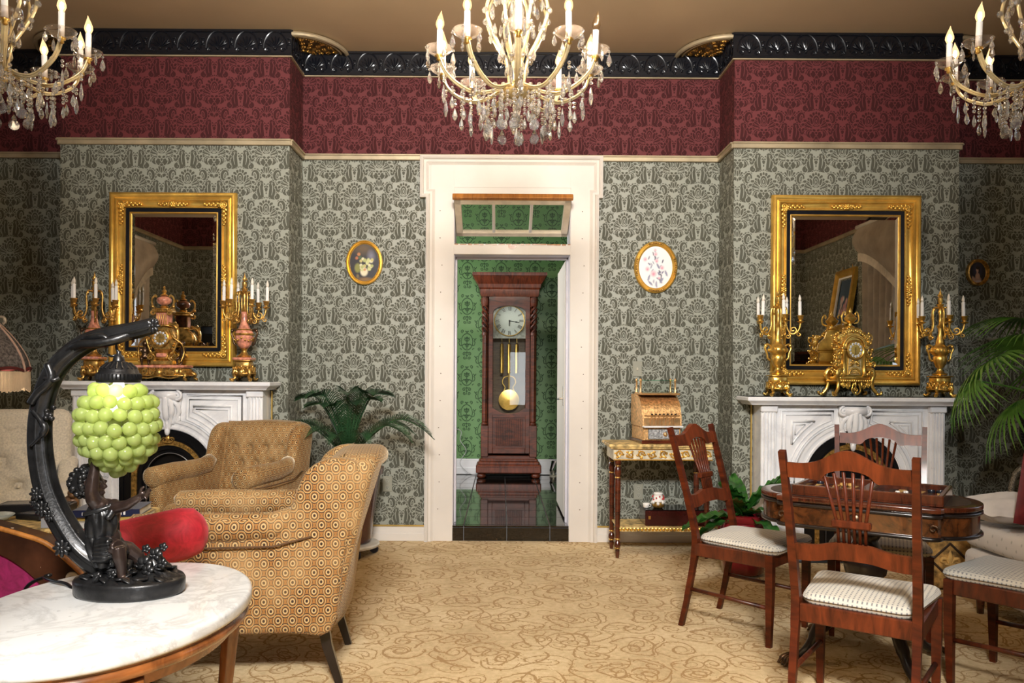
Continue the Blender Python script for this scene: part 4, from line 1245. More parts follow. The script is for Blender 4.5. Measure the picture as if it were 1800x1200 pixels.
def candelabrum(loc, label, marble, narms, a0, candle_angles=None):
    t = thing('candelabrum', label, 'candelabrum', loc, 0, 'candelabra on the mantelpieces')
    metal = M['gold_old'] if marble else M['gold']
    pk = M['pink'] if marble else metal
    b = MB()
    for k in range(4): foot_scroll(b, .098, .085, PI/4+k*PI/2, .011)
    b.lathe([(.0, .03), (.06, .032), (.078, .05), (.070, .075), (.05, .09)], 8)
    b.box((0, 0, .112), (.105, .105, .052), .008); b.box((0, 0, .142), (.125, .125, .010), .004)
    for k in range(4):
        Mx = RZ(k*PI/2)
        for s in (-1, 1): b.tube([tuple(Mx @ Vector(p)) for p in scroll((s*.022, .075), .020, .005, PI/2, s*1.4, 12, y=-.066)], .006, 5)
        b.ell((0, 0, 0), (.018, .010, .022), 7, 5, Mx @ T(0, -.068, .062)); b.ell((0, 0, 0), (.010, .008, .012), 7, 5, Mx @ T(0, -.06, .10))
        for s in (-1, 1): b.ell((0, 0, 0), (.009, .007, .013), 6, 4, Mx @ T(s*.042, -.062, .088))
    b.build('base', metal, t, .9)
    if marble: MB().box((0, 0, .155), (.128, .128, .018), .004).build('marble_slab', pk, t)
    u = MB(); z0 = .150 if not marble else .166
    u.lathe([(.045, z0), (.050, z0+.01), (.030, z0+.02), (.016, z0+.04), (.020, z0+.055), (.030, z0+.062)], 16)
    if marble:
        u.build('urn_foot', metal, t, .9)
        v = MB().lathe([(.022, .226), (.045, .25), (.060, .29), (.064, .325), (.060, .345), (.040, .37), (.025, .41), (.020, .46), (.024, .485)], 20)
        v.build('urn', pk, t, 3)
        bd = MB().lathe([(.066, .318), (.070, .326), (.066, .334)], 20); bd.lathe([(.052, .352), (.055, .358), (.050, .364)], 20)
        for k in range(16):
            a = 2*PI*k/16; bd.ell((.064*math.cos(a), .064*math.sin(a), .300-.018*abs(math.sin(2*a))), .009, 6, 4)
        bd.build('garland', metal, t, .9)
    else:
        u.lathe([(.026, .205), (.034, .225), (.044, .25), (.046, .275), (.040, .285), (.046, .292), (.062, .31), (.064, .33), (.052, .350), (.030, .365), (.028, .385), (.020, .41), (.012, .45), (.014, .485)], 18)
        for k in range(12):
            a = 2*PI*k/12; u.ell((.062*math.cos(a), .062*math.sin(a), .320), (.010, .010, .014), 6, 4)
        u.build('urn', metal, t, .9)
    for s in (-1, 1):
        hd = MB()
        pts = spline([(s*.05, 0, .35), (s*.078, 0, .362), (s*.092, 0, .335), (s*.078, 0, .30), (s*.072, 0, .265), (s*.055, 0, .25)], 4)
        hd.tube(pts, .0075, 6); hd.ell((s*.086, 0, .352), (.013, .012, .014), 7, 5)
        hd.build('handle', M['dkbronze'] if marble else metal, t, 3)
    st = MB(); st.lathe([(.016, .48), (.022, .495), (.010, .51), (.008, .56), (.014, .60), (.007, .62), (.022, .642), (.024, .650), (.010, .655), (.016, .668), (.016, .690), (.022, .692), (.005, .70), (.012, .716), (.009, .728), (.003, .745), (.0, .765)], 12)
    for k in range(3): st.ell((.012*math.cos(k*2.1), .012*math.sin(k*2.1), .712), (.007, .007, .010), 6, 4)
    st.build('stem', metal, t, .9)
    ap = spline([(.012, 0, .62), (.045, 0, .625), (.058, 0, .585), (.055, 0, .50), (.075, 0, .445), (.108, 0, .435), (.138, 0, .465), (.148, 0, .512)], 4)
    am = MB().tube(ap, [.0062]*len(ap), 6)
    am.tube(scroll((.100, .463), .026, .005, -PI/2, 1.2, 12), .005, 5); am.tube(scroll((.066, .418), .020, .004, PI/2, -1.3, 12), .005, 5); am.tube(scroll((.140, .43), .018, .004, PI/2, 1.1, 10), .0045, 5)
    am.ell((.05, 0, .61), (.010, .010, .014), 6, 4); am.ell((.128, 0, .445), (.010, .008, .007), 6, 4)
    ame = am.mesh('arm', metal, 3)
    cup = MB().lathe([(.006, .505), (.012, .512), (.025, .518), (.026, .521), (.012, .524), (.010, .532), (.018, .538), (.019, .556), (.024, .560), (.024, .563), (.0, .563)], 12).mesh('cup', metal, .9)
    cdl = MB().lathe([(.0115, .562), (.0112, .66), (.006, .663)], 10).mesh('candle', M['wax'], .6)
    blb = MB().lathe([(.006, .660), (.0105, .672), (.010, .684), (.005, .700), (.001, .710)], 8).mesh('flame_bulb', M['frost'], 3)
    for k in range(narms):
        a = a0+2*PI*k/narms
        obj('arm', ame, t, None, (0, 0, a))
        p = (.148*math.cos(a), .148*math.sin(a), 0)
        obj('cup', cup, t, p)
        c = obj('candle', cdl, t, p, (random.uniform(-.02, .02), random.uniform(-.03, .03), 0))
        obj('flame_bulb', blb, c)
    return t
def onshelf(px, z, Y): return (W(px, 680, Y).x, Y, z)
candelabrum(onshelf(165, 1.238, 5.562), 'pink marble and gilt candelabrum at the left end of the left mantel', True, 6, PI/2+PI/6)
candelabrum(onshelf(429, 1.238, 5.562), 'pink marble and gilt candelabrum at the right end of the left mantel', True, 6, PI/2+PI/6+.12)
candelabrum(onshelf(1367, 1.156, 5.562), 'gilt candelabrum with white candles at the left end of the right mantel', False, 5, PI/2+PI/5)
candelabrum(onshelf(1652, 1.156, 5.562), 'gilt candelabrum with white candles at the right end of the right mantel, by the palm', False, 5, PI/2+PI/5-.1)

# ------------------------------------------------------------------ mantel clocks
def clock_dial(t, c, r, metal):
    cx, cy, cz = c
    Mx = T(cx, cy, cz) @ RX(PI/2)
    MB().lathe([(r*.98, .0), (r*1.20, .004), (r*1.24, .012), (r*1.10, .017), (r*1.02, .012), (r*.98, .008)], 28, M=Mx).build('bezel', metal, t, .9)
    d = MB().lathe([(0, .006), (r*.35, .006), (r, .005)], 28, M=Mx).build('dial', pmat('gilt_dial', (.50, .33, .10), .35, .7, .3, 60), t, 3)
    wm, nm = MB(), MB()
    for k in range(12):
        a = PI/2-k*PI/6
        R = Mx @ RZ(a) @ T(r*.78, 0, .007)
        wm.lathe([(0, .0025), (r*.155, .0022), (r*.17, 0)], 10, M=R)
        nb = (2, 1, 2, 3, 2, 1, 2, 3, 3, 2, 1, 2)[k]
        for j in range(nb): nm.box((0, (j-(nb-1)/2)*r*.075, .003), (r*.17, r*.032, .0012), 0, R)
    wm.build('numeral_plaques', pmat('white_enamel', (.86, .87, .88), .2, 0, 0, coat=.5), t, 3)
    nm.build('roman_numerals', pmat('blue_black_ink', (.01, .012, .03), .5, 0, 0), t, 0)
    hm = MB()
    hm.tube([tuple(Mx @ Vector(p)) for p in ((0, 0, .010), (0, -r*.62, .010))], .0016, 5); hm.tube([tuple(Mx @ Vector(p)) for p in ((0, 0, .011), (0, r*.36, .011))], .0020, 5)
    hm.build('hands', M['black'], t, 3)

def putto(h, mat_name):
    """little seated figure, h tall, as one surface"""
    m = MB(); s = h
    m.ell((0, 0, .86*s), (.115*s, .12*s, .135*s), 10, 8)
    m.tube([(0, 0, .76*s), (0, 0, .68*s)], .06*s, 8)
    m.ell((0, 0, .55*s), (.15*s, .11*s, .19*s), 10, 8); m.ell((0, 0, .36*s), (.15*s, .12*s, .13*s), 10, 8)
    for q in (-1, 1):
        m.tube([(q*.13*s, 0, .66*s), (q*.25*s, -.05*s, .52*s), (q*.32*s, -.10*s, .66*s)], [.055*s, .045*s, .035*s], 8)
        m.ell((q*.33*s, -.10*s, .69*s), .045*s, 8, 6)
        m.tube([(q*.08*s, 0, .32*s), (q*.14*s, -.16*s, .25*s), (q*.12*s, -.12*s, .03*s)], [.085*s, .07*s, .045*s], 8)
        m.ell((q*.12*s, -.16*s, .02*s), (.04*s, .08*s, .03*s), 8, 6)
    return m

def clock_marble(loc):
    t = thing('mantel_clock', 'pink marble and gilt clock with two cherubs on the left mantel', 'clock', loc, -.06)
    g, pk, br = M['gold_old'], M['pink'], M['dkbronze']
    b = MB()
    b.box((0, 0, .062), (.35, .15, .050), .010); b.box((0, 0, .035), (.39, .165, .012), .004)
    for s in (-1, 1):
        for y in (-.07, .07):
            b.tube(spline([(s*.16, y, .06), (s*.19, y*1.1, .04), (s*.185, y*1.2, .015), (s*.205, y*1.25, .006)], 4), [.014]*6+[.010]*7, 7)
        b.tube(scroll((s*.10, .062), .026, .006, PI/2, s*1.5, 14, y=-.080), .007, 6); b.tube(scroll((s*.045, .055), .020, .005, PI/2, -s*1.4, 14, y=-.082), .006, 6)
        b.ell((s*.155, -.078, .062), (.018, .012, .022), 7, 5)
    b.ell((0, -.082, .055), (.026, .014, .026), 8, 6); b.tube(spline([(-.16, -.08, .03), (-.08, -.086, .015), (0, -.088, .028), (.08, -.086, .015), (.16, -.08, .03)], 5), .006, 6)
    for k in range(18): b.ell((-.16+.0188*k, -.078, .083), .006, 6, 4)
    b.build('gilt_base', g, t, .9)
    MB().box((0, 0, .098), (.355, .155, .020), .004).build('marble_slab', pk, t)
    MB().box((0, .01, .125), (.16, .10, .034), .006).build('step', g, t)
    w = MB(); w.lathe([(.045, .14), (.062, .155), (.045, .18), (.055, .20), (.075, .22)], 16, M=SCL(1, .75, 1)); w.build('waist', g, t, .9)
    MB().box((0, -.035, .178), (.07, .03, .028), .005).build('marble_tablet', pk, t)
    dr = MB(); dr.lathe([(0, -.045), (.088, -.045), (.094, -.03), (.090, .03), (.0, .04)], 24, M=T(0, 0, .292) @ RX(PI/2))
    for s in (-1, 1):
        dr.tube(spline([(s*.05, -.03, .40), (s*.105, -.03, .37), (s*.112, -.03, .29), (s*.085, -.03, .21), (s*.05, -.03, .16), (s*.075, -.03, .13)], 5), [.012]*10+[.009]*16, 7)
        dr.tube(scroll((s*.10, .385), .024, .005, PI/2, s*1.3, 12, y=-.03), .007, 6); dr.tube(scroll((s*.085, .165), .022, .005, PI/2, -s*1.4, 12, y=-.03), .006, 6)
        for k in range(6): dr.ell((s*(.11-.008*k), -.035, .36-.034*k), (.010, .010, .012), 6, 4)
    dr.build('drum', g, t, .9)
    clock_dial(t, (0, -.050, .296), .052, g)
    MB().box((0, 0, .430), (.090, .075, .095), .006).build('marble_pier', pk, t)
    pr = MB()
    for k in range(5): pr.box((-.032+.016*k, -.040, .43), (.007, .008, .080), .003)
    pr.box((0, 0, .385), (.115, .092, .016), .004); pr.box((0, 0, .486), (.128, .10, .018), .006); pr.box((0, 0, .502), (.10, .085, .014), .005)
    for s in (-1, 1):
        pr.tube(spline([(s*.05, -.02, .505), (s*.075, -.02, .53), (s*.078, -.02, .575), (s*.055, -.02, .60), (s*.047, -.02, .585)], 4), .007, 6)
        pr.tube(scroll((s*.062, .478), .022, .005, PI/2, s*1.3, 12, y=-.045), .007, 6); pr.ell((s*.075, -.02, .52), (.014, .012, .012), 7, 5)
    for k in range(7): pr.ell((-.045+.015*k, -.052, .488), (.008, .007, .010), 6, 4)
    pr.lathe([(.022, .51), (.030, .52), (.018, .53)], 12)
    pr.lathe([(.014, .592), (.030, .598), (.020, .607), (.010, .615), (.018, .628), (.010, .640), (.005, .648), (.010, .656), (.0, .668)], 12)
    pr.build('gilt_mounts', g, t, .9)
    MB().lathe([(.018, .53), (.044, .545), (.052, .562), (.048, .578), (.030, .590), (.014, .594)], 18).build('marble_urn', pk, t, 3)
    for s in (-1, 1):
        p = putto(.175, None)
        o = fuse(p, 'cherub', br, t, .0045, 2, (s*.135, -.005, .108), (0, 0, -s*.5))
    gar = MB()
    for s in (-1, 1): gar.tube(spline([(s*.06, -.05, .36), (s*.10, -.07, .30), (s*.15, -.055, .26), (s*.165, -.04, .20), (s*.15, -.06, .13)], 5), .005, 6)
    gar.build('garland', g, t, 3)
    return t
clock_marble(onshelf(288, 1.238, 5.592))

def clock_gilt(loc):
    t = thing('mantel_clock', 'ornate all gilt clock with urn finial on the right mantel', 'clock', loc, .25)
    t.scale = (1, .74, 1)
    g = M['gold']
    b = MB()
    for s in (-1, 1):
        for y in (-1, 1):
            b.tube(spline([(s*.10, y*.06, .19), (s*.135, y*.075, .185), (s*.150, y*.082, .15), (s*.135, y*.075, .10), (s*.145, y*.08, .05), (s*.175, y*.095, .014), (s*.195, y*.105, .016), (s*.198, y*.107, .034)], 4), [.016]*9+[.013]*10+[.010]*10, 7)
            b.ell((s*.178, y*.096, .012), (.022, .02, .012), 8, 5)
        b.tube(scroll((s*.128, .165), .028, .006, PI/2, -s*1.5, 16, y=-.085), .008, 6)
        b.tube(scroll((s*.06, .075), .022, .005, -PI/2, s*1.4, 14, y=-.086), .006, 6); b.tube(scroll((s*.105, .08), .020, .005, -PI/2, -s*1.4, 14, y=-.084), .006, 6)
    b.box((0, 0, .108), (.30, .165, .020), .006); b.box((0, 0, .128), (.25, .15, .024), .006)
    for k in range(16): b.ell((-.135+.018*k, -.083, .108), (.007, .006, .009), 6, 4)
    for k in range(5): b.lathe([(0, -.045), (.008, -.03), (.012, -.012), (.005, 0)], 8, (-.10+.05*k, -.078, .10))
    b.tube(scroll((0, .045), .018, .004, PI/2, 1.5, 12, y=-.086), .006, 6); b.lathe([(0, -.03), (.010, -.015), (.006, 0)], 8, (0, -.086, .03))
    b.tube(spline([(-.02, -.088, .09), (-.035, -.09, .04), (0, -.095, .012), (.035, -.09, .04), (.02, -.088, .09)], 4), .006, 6)
    b.build('base', g, t, .9)
    m = MB()
    m.prism([(-.098, .14), (.098, .14), (.088, .345), (-.088, .345)], -.062, .062)
    m.box((0, 0, .338), (.215, .148, .016), .005); m.box((0, 0, .322), (.20, .138, .012), .004)
    m.build('body', g, t, .6)
    fp = MB(); fp.prism([(-.055, .15), (.055, .15), (.052, .265), (-.052, .265)], -.068, -.061)
    fp.build('front_panel', pmat('pale_gilt_panel', (.78, .56, .26), .4, .6, .25, 70, bump=.5, bscale=160), t)
    gr = MB()
    gr.tube([(.045*math.cos(a), -.070, .150+.045*math.sin(a)) for a in [PI*i/14 for i in range(15)]], .007, 6)
    for k in range(-3, 4): gr.tube([(k*.011-.012, -.069, .155), (k*.011+.012, -.069, .185)], .002, 4); gr.tube([(k*.011+.012, -.069, .155), (k*.011-.012, -.069, .185)], .002, 4)
    for s in (-1, 1): gr.tube(scroll((s*.022, .235), .018, .004, PI/2, s*1.4, 12, y=-.071), .005, 6); gr.ell((s*.030, -.071, .215), (.014, .006, .007), 6, 4)
    gr.build('front_scrollwork', g, t, 3)
    co = MB()
    for s in (-1, 1):
        co.lathe([(.018, .142), (.020, .15), (.012, .158), (.013, .20), (.011, .30), (.017, .308), (.019, .318)], 12, (s*.083, -.062, 0))
        co.tube(spline([(s*.10, -.03, .30), (s*.125, -.03, .28), (s*.120, -.03, .22), (s*.14, -.03, .17)], 4), [.011]*13, 7)
        co.tube(scroll((s*.115, .275), .020, .005, PI/2, s*1.4, 12, y=-.045), .007, 6); co.tube(scroll((s*.125, .225), .018, .005, PI/2, -s*1.4, 12, y=-.045), .007, 6)
        for k in range(5): co.ell((s*(.112+.004*(k % 2)), -.045, .30-.028*k), (.011, .010, .013), 6, 4)
    for s in (-1, 1):
        for k in range(16):
            z = .15+.019*k; x = .108+.034*math.sin(k*1.9)**2+(.012 if z < .25 else 0)
            co.tube(scroll((s*x, z), .017+.007*(k % 3), .004, k*1.3, s*(1.1+.3*(k % 2)), 12, y=-.06+.018*(k % 4)), .0058, 5)
            co.ell((s*(x+.016), -.05+.02*(k % 3), z+.008), (.009, .008, .011), 6, 4)
    co.build('side_scrolls', g, t, .9, kind='stuff')
    hd = MB()
    hd.prism([(-.098, .34)]+[(.098*math.cos(a), .350+.085*math.sin(a)) for a in [PI-PI*i/20 for i in range(21)]]+[(.098, .34)], -.066, .06)
    for rr, yy in ((.092, -.070), (.078, -.076)): hd.tube([(rr*math.cos(a), yy, .345+rr*.92*math.sin(a)) for a in [PI-PI*i/20 for i in range(21)]], .006, 6)
    hd.prism([(-.055, .42), (.055, .42), (.038, .475), (-.038, .475)], -.045, .045); hd.box((0, 0, .478), (.095, .085, .012), .004)
    for s in (-1, 1):
        hd.tube(spline([(s*.075, -.05, .42), (s*.11, -.05, .43), (s*.125, -.05, .40), (s*.11, -.05, .37), (s*.10, -.05, .385)], 4), .009, 6)
        hd.tube(scroll((s*.115, .41), .024, .005, PI/2, s*1.4, 12, y=-.05), .007, 6); hd.tube(scroll((s*.055, .455), .018, .004, PI/2, s*1.3, 12, y=-.05), .006, 6)
        hd.lathe([(.012, .37), (.018, .385), (.010, .40), (.014, .415), (.004, .435), (0, .445)], 8, (s*.115, .02, 0))
        for k in range(5): hd.ell((s*(.06+.014*k), -.052, .445-.010*k), (.011, .010, .012), 6, 4)
    for k in range(5): hd.ell((-.03+.015*k, -.052, .455+.006*(k % 2)), (.010, .009, .014), 6, 4)
    hd.build('hood', g, t, .9)
    clock_dial(t, (0, -.072, .325), .058, g)
    ur = MB().lathe([(.030, .484), (.034, .490), (.014, .500), (.012, .512), (.030, .525), (.046, .545), (.048, .555), (.036, .562), (.030, .572), (.018, .582), (.010, .588), (.014, .598), (.008, .610), (.003, .622), (0, .63)], 16)
    for s in (-1, 1): ur.tube(spline([(s*.03, 0, .515), (s*.062, 0, .525), (s*.07, 0, .56), (s*.055, 0, .595), (s*.042, 0, .585), (s*.046, 0, .57)], 4), .006, 6)
    ur.build('urn_finial', g, t, .9)
    return t
clock_gilt(onshelf(1494, 1.156, 5.602))

# ------------------------------------------------------------------ pictures on the back wall, plates
def oval_picture(px, py, Y, rx, rz, label, fn, frame_w, ornate=False, frame_mat=None):
    c = W(px, py, Y)
    t = thing('oval_painting', label, 'painting', (c.x, BW-.001, c.z), 0, 'oval pictures on the wall')
    m = MB(); seg = 40
    prof = [(0, 0), (0, .018), (.12, .028), (.32, .030), (.48, .022), (.62, .024), (.80, .016), (1.0, .012), (1.0, 0)]
    vs = []
    for d, h in prof:
        for k in range(seg):
            a = 2*PI*k/seg
            vs.append(((rx-d*frame_w)*math.cos(a), -h, (rz-d*frame_w)*math.sin(a)))
    fs = [(i*seg+k, i*seg+(k+1) % seg, (i+1)*seg+(k+1) % seg, (i+1)*seg+k) for i in range(len(prof)-1) for k in range(seg)]
    m.add(vs, fs)
    m.build('frame', frame_mat or M['gold_frame'], t, .9)
    if ornate:
        o = MB()
        for a0 in (0, PI/2, PI, 1.5*PI):
            for k in range(-4, 5):
                a = a0+k*.085
                o.ell(((rx-frame_w*.38)*math.cos(a), -.030, (rz-frame_w*.38)*math.sin(a)), (.008, .008, .008), 6, 4)
        o.build('frame_relief', M['gold_old'], t, 3)
    painted_oval('canvas', rx-frame_w*.95, rz-frame_w*.95, fn, -.010, M['print'], t)
    return t
random.seed(5)
fruit = [(-.1, .75, .9, .45, 0, (.10, .055, .012), 1.2), (.45, .35, .35, .42, .2, (.16, .15, .20), 1.2), (-.38, .45, .13, .11, 0, (.45, .17, .05), 3), (-.52, .25, .12, .10, 0, (.42, .13, .04), 3), (-.3, .28, .14, .12, 0, (.05, .09, .03), 2),
         (-.45, -.28, .26, .30, 0, (.22, .22, .04), 2.5), (-.02, -.48, .30, .27, 0, (.74, .66, .46), 3), (0, -.36, .16, .10, 0, (.55, .26, .10), 2), (.05, -.9, .7, .16, 0, (.20, .10, .02), 1.5), (-.45, -.72, .12, .14, 0, (.16, .11, .03), 2)]
for k in range(26):
    fruit.append((random.uniform(-.25, .55), random.uniform(-.38, .22), .12, .10, 0, random.choice([(.55, .56, .24), (.66, .62, .38), (.50, .44, .16), (.40, .42, .14)]), 3))
oval_picture(641, 462, BW, .143, .174, 'dark oval still life of fruit in a gold frame, left of the doorway', dabs((.012, .008, .010), fruit), .030)
flow = []
for k in range(24):
    flow.append((random.uniform(-.45, .45), random.uniform(-.75, .75), .05, .12, random.uniform(-1.2, 1.2), random.choice([(.20, .19, .30), (.33, .33, .44), (.12, .12, .18), (.42, .44, .52)]), 2.2))
for x, z, r in ((-.62, .38, .17), (0, .62, .14), (.06, .30, .15), (-.48, -.08, .18), (-.12, -.30, .24), (.38, -.02, .16), (-.02, .82, .10), (.2, -.5, .1)):
    flow.append((x, z, r, r*.85, 0, (.84, .52, .58), 1.6)); flow.append((x, z-.02, r*.4, r*.35, .3, (.72, .28, .40), 1.5))
for x, z, a in ((.62, -.28, .5), (-.3, -.75, .9), (.05, -.8, 0), (.35, -.62, -.7), (-.4, -.5, -.4), (.15, .05, .6)):
    flow.append((x, z, .07, .20, a, (.26, .26, .38), 2.2))
oval_picture(1152, 470, BW, .168, .201, 'white oval print of pink flowers in a gold frame, right of the doorway', dabs((.86, .86, .87), flow), .038, True)
lady = [(0, .2, .7, .8, 0, (.05, .045, .09), 1.2), (0, -.75, .55, .45, 0, (.46, .30, .24), 2.5), (.0, -.35, .33, .35, 0, (.60, .38, .28), 2.5), (-.04, -.02, .12, .25, 0, (.58, .36, .27), 2.5), (-.02, .26, .22, .27, .1, (.64, .42, .31), 3), (.02, .46, .30, .22, 0, (.03, .018, .014), 3), (.2, .22, .12, .3, 0, (.03, .018, .014), 2.5), (-.5, -.65, .2, .4, .5, (.55, .36, .27), 2), (.1, -.9, .5, .2, 0, (.52, .46, .48), 2)]
sp = oval_picture(1717, 479, BW, .088, .105, 'small dark oval portrait of a lady, in the right alcove above the palm', dabs((.012, .011, .018), lady), .026, False, M['gold_old'])
MB().tube([(.006*math.cos(a), -.01, .108+.012+.010*math.sin(a)) for a in [2*PI*i/12 for i in range(12)]], .003, 5, closed=True).build('hanging_ring', M['dkbronze'], sp, 3)

M['plate'] = pmat('sage_painted_plate', (.30, .30, .24), .45, 0, .03)
M['ivoryplastic'] = pmat('ivory_plastic', (.66, .62, .50), .4, 0, 0)
c = W(1120, 648, BW)
sw = thing('light_switch', 'sage painted light switch on the wall above the cash register', 'switch', (c.x, BW-.001, c.z))
MB().box((0, -.003, 0), (.072, .006, .118), .003).build('plate', M['plate'], sw)
MB().box((0, -.010, .003), (.011, .018, .022), .003, RX(.3)).build('toggle', M['ivoryplastic'], sw)
def outlet(px, py, label):
    c = W(px, py, BW)
    t = thing('wall_outlet', label, 'outlet', (c.x, BW-.001, c.z), 0, 'outlets on the back wall')
    MB().box((0, -.003, 0), (.074, .006, .122), .003).build('plate', M['plate'], t)
    for z in (-.028, .028):
        r = MB().lathe([(0, .008), (.016, .008), (.017, .005)], 14, M=T(0, 0, z) @ RX(PI/2) @ SCL(1, 1.1, 1)).build('receptacle', pmat('worn_outlet_face', (.34, .34, .28), .5, 0, 0), t)
        s = MB()
        for x in (-.006, .006): s.box((x, -.0085, z+.004), (.0025, .001, .009), 0)
        s.box((0, -.0085, z-.008), (.004, .001, .004), 0)
        s.build('slots', M['black'], r, 0)
outlet(681, 850, 'sage painted outlet on the wall beside the potted cycad')
outlet(1122, 864, 'sage painted outlet on the wall behind the gilt console table')
# ------------------------------------------------------------------ soft slabs
def offset(poly, d):
    n = len(poly); out = []
    A = sum(poly[i][0]*poly[(i+1) % n][1]-poly[(i+1) % n][0]*poly[i][1] for i in range(n))
    s = 1 if A > 0 else -1
    for i in range(n):
        (ax, ay), (bx, by), (cx, cy) = poly[i-1], poly[i], poly[(i+1) % n]
        n1 = (-(by-ay)*s, (bx-ax)*s); n2 = (-(cy-by)*s, (cx-bx)*s)
        l1 = math.hypot(*n1) or 1; l2 = math.hypot(*n2) or 1
        nx, ny = n1[0]/l1+n2[0]/l2, n1[1]/l1+n2[1]/l2
        l = math.hypot(nx, ny) or 1
        out.append((bx+nx/l*d, by+ny/l*d))
    return out

def softslab(mb, poly, t0, t1, r, axis='Z', M=None, crown=0.0, steps=4):
    """outline extruded along the axis with rounded edges; crown swells the two faces"""
    n = len(poly)
    A = sum(poly[i][0]*poly[(i+1) % n][1]-poly[(i+1) % n][0]*poly[i][1] for i in range(n))
    if A < 0: poly = poly[::-1]
    f = {'Y': lambda p, t: (p[0], t, p[1]), 'Z': lambda p, t: (p[0], p[1], t), 'X': lambda p, t: (t, p[0], p[1])}[axis]
    lay = []
    for i in range(steps+1):
        a = PI/2*i/steps
        lay.append((r*(1-math.sin(a)), t0+r*(1-math.cos(a))))
    lay = lay+[(d, t0+t1-t) for d, t in lay[::-1]]
    rings = [(offset(poly, d), t, 1.0) for d, t in lay]
    last = offset(poly, r)
    cx, cy = sum(p[0] for p in last)/n, sum(p[1] for p in last)/n
    def shrunk(k): return [(cx+(p[0]-cx)*k, cy+(p[1]-cy)*k) for p in last]
    if crown:
        pre = [(shrunk(k), t0-crown*(1-k*k), 1) for k in (.12, .35, .6, .82)]
        post = [(shrunk(k), t1+crown*(1-k*k), 1) for k in (.82, .6, .35, .12)]
        rings = pre+rings+post
    vs = []
    for q, t, _ in rings: vs += [f(p, t) for p in q]
    fs = []
    s = -1 if axis == 'Y' else 1
    nl = len(rings)
    for i in range(nl-1):
        for k in range(n):
            l = (k+1) % n
            fs.append((i*n+k, i*n+l, (i+1)*n+l, (i+1)*n+k)[::s])
    fs.append(tuple(range(n))[::-s]); fs.append(tuple((nl-1)*n+k for k in range(n))[::s])
    return mb.add(vs, fs, M)

def rounded_rect(x0, x1, y0, y1, r, n=5):
    out = []
    for cx, cy, a0 in ((x1-r, y1-r, 0), (x0+r, y1-r, PI/2), (x0+r, y0+r, PI), (x1-r, y0+r, 1.5*PI)):
        out += [(cx+r*math.cos(a0+PI/2*i/n), cy+r*math.sin(a0+PI/2*i/n)) for i in range(n+1)]
    return out

def cushion(sx, sy, h, bulge, nu=16, nv=16, p=4.0):
    """closed cushion, centre at origin"""
    m = MB()
    def surf(sign):
        def fn(u, v):
            x, y = 2*u-1, 2*v-1
            e = max(0.0, (1-abs(x)**p)*(1-abs(y)**p))**.38
            return (x*sx/2, y*sy/2, sign*(h/2*e+bulge*max(0, (1-x*x)*(1-y*y))))
        return fn
    m.grid(surf(1), nu, nv); m.grid(lambda u, v: surf(-1)(1-u, v), nu, nv)
    return m

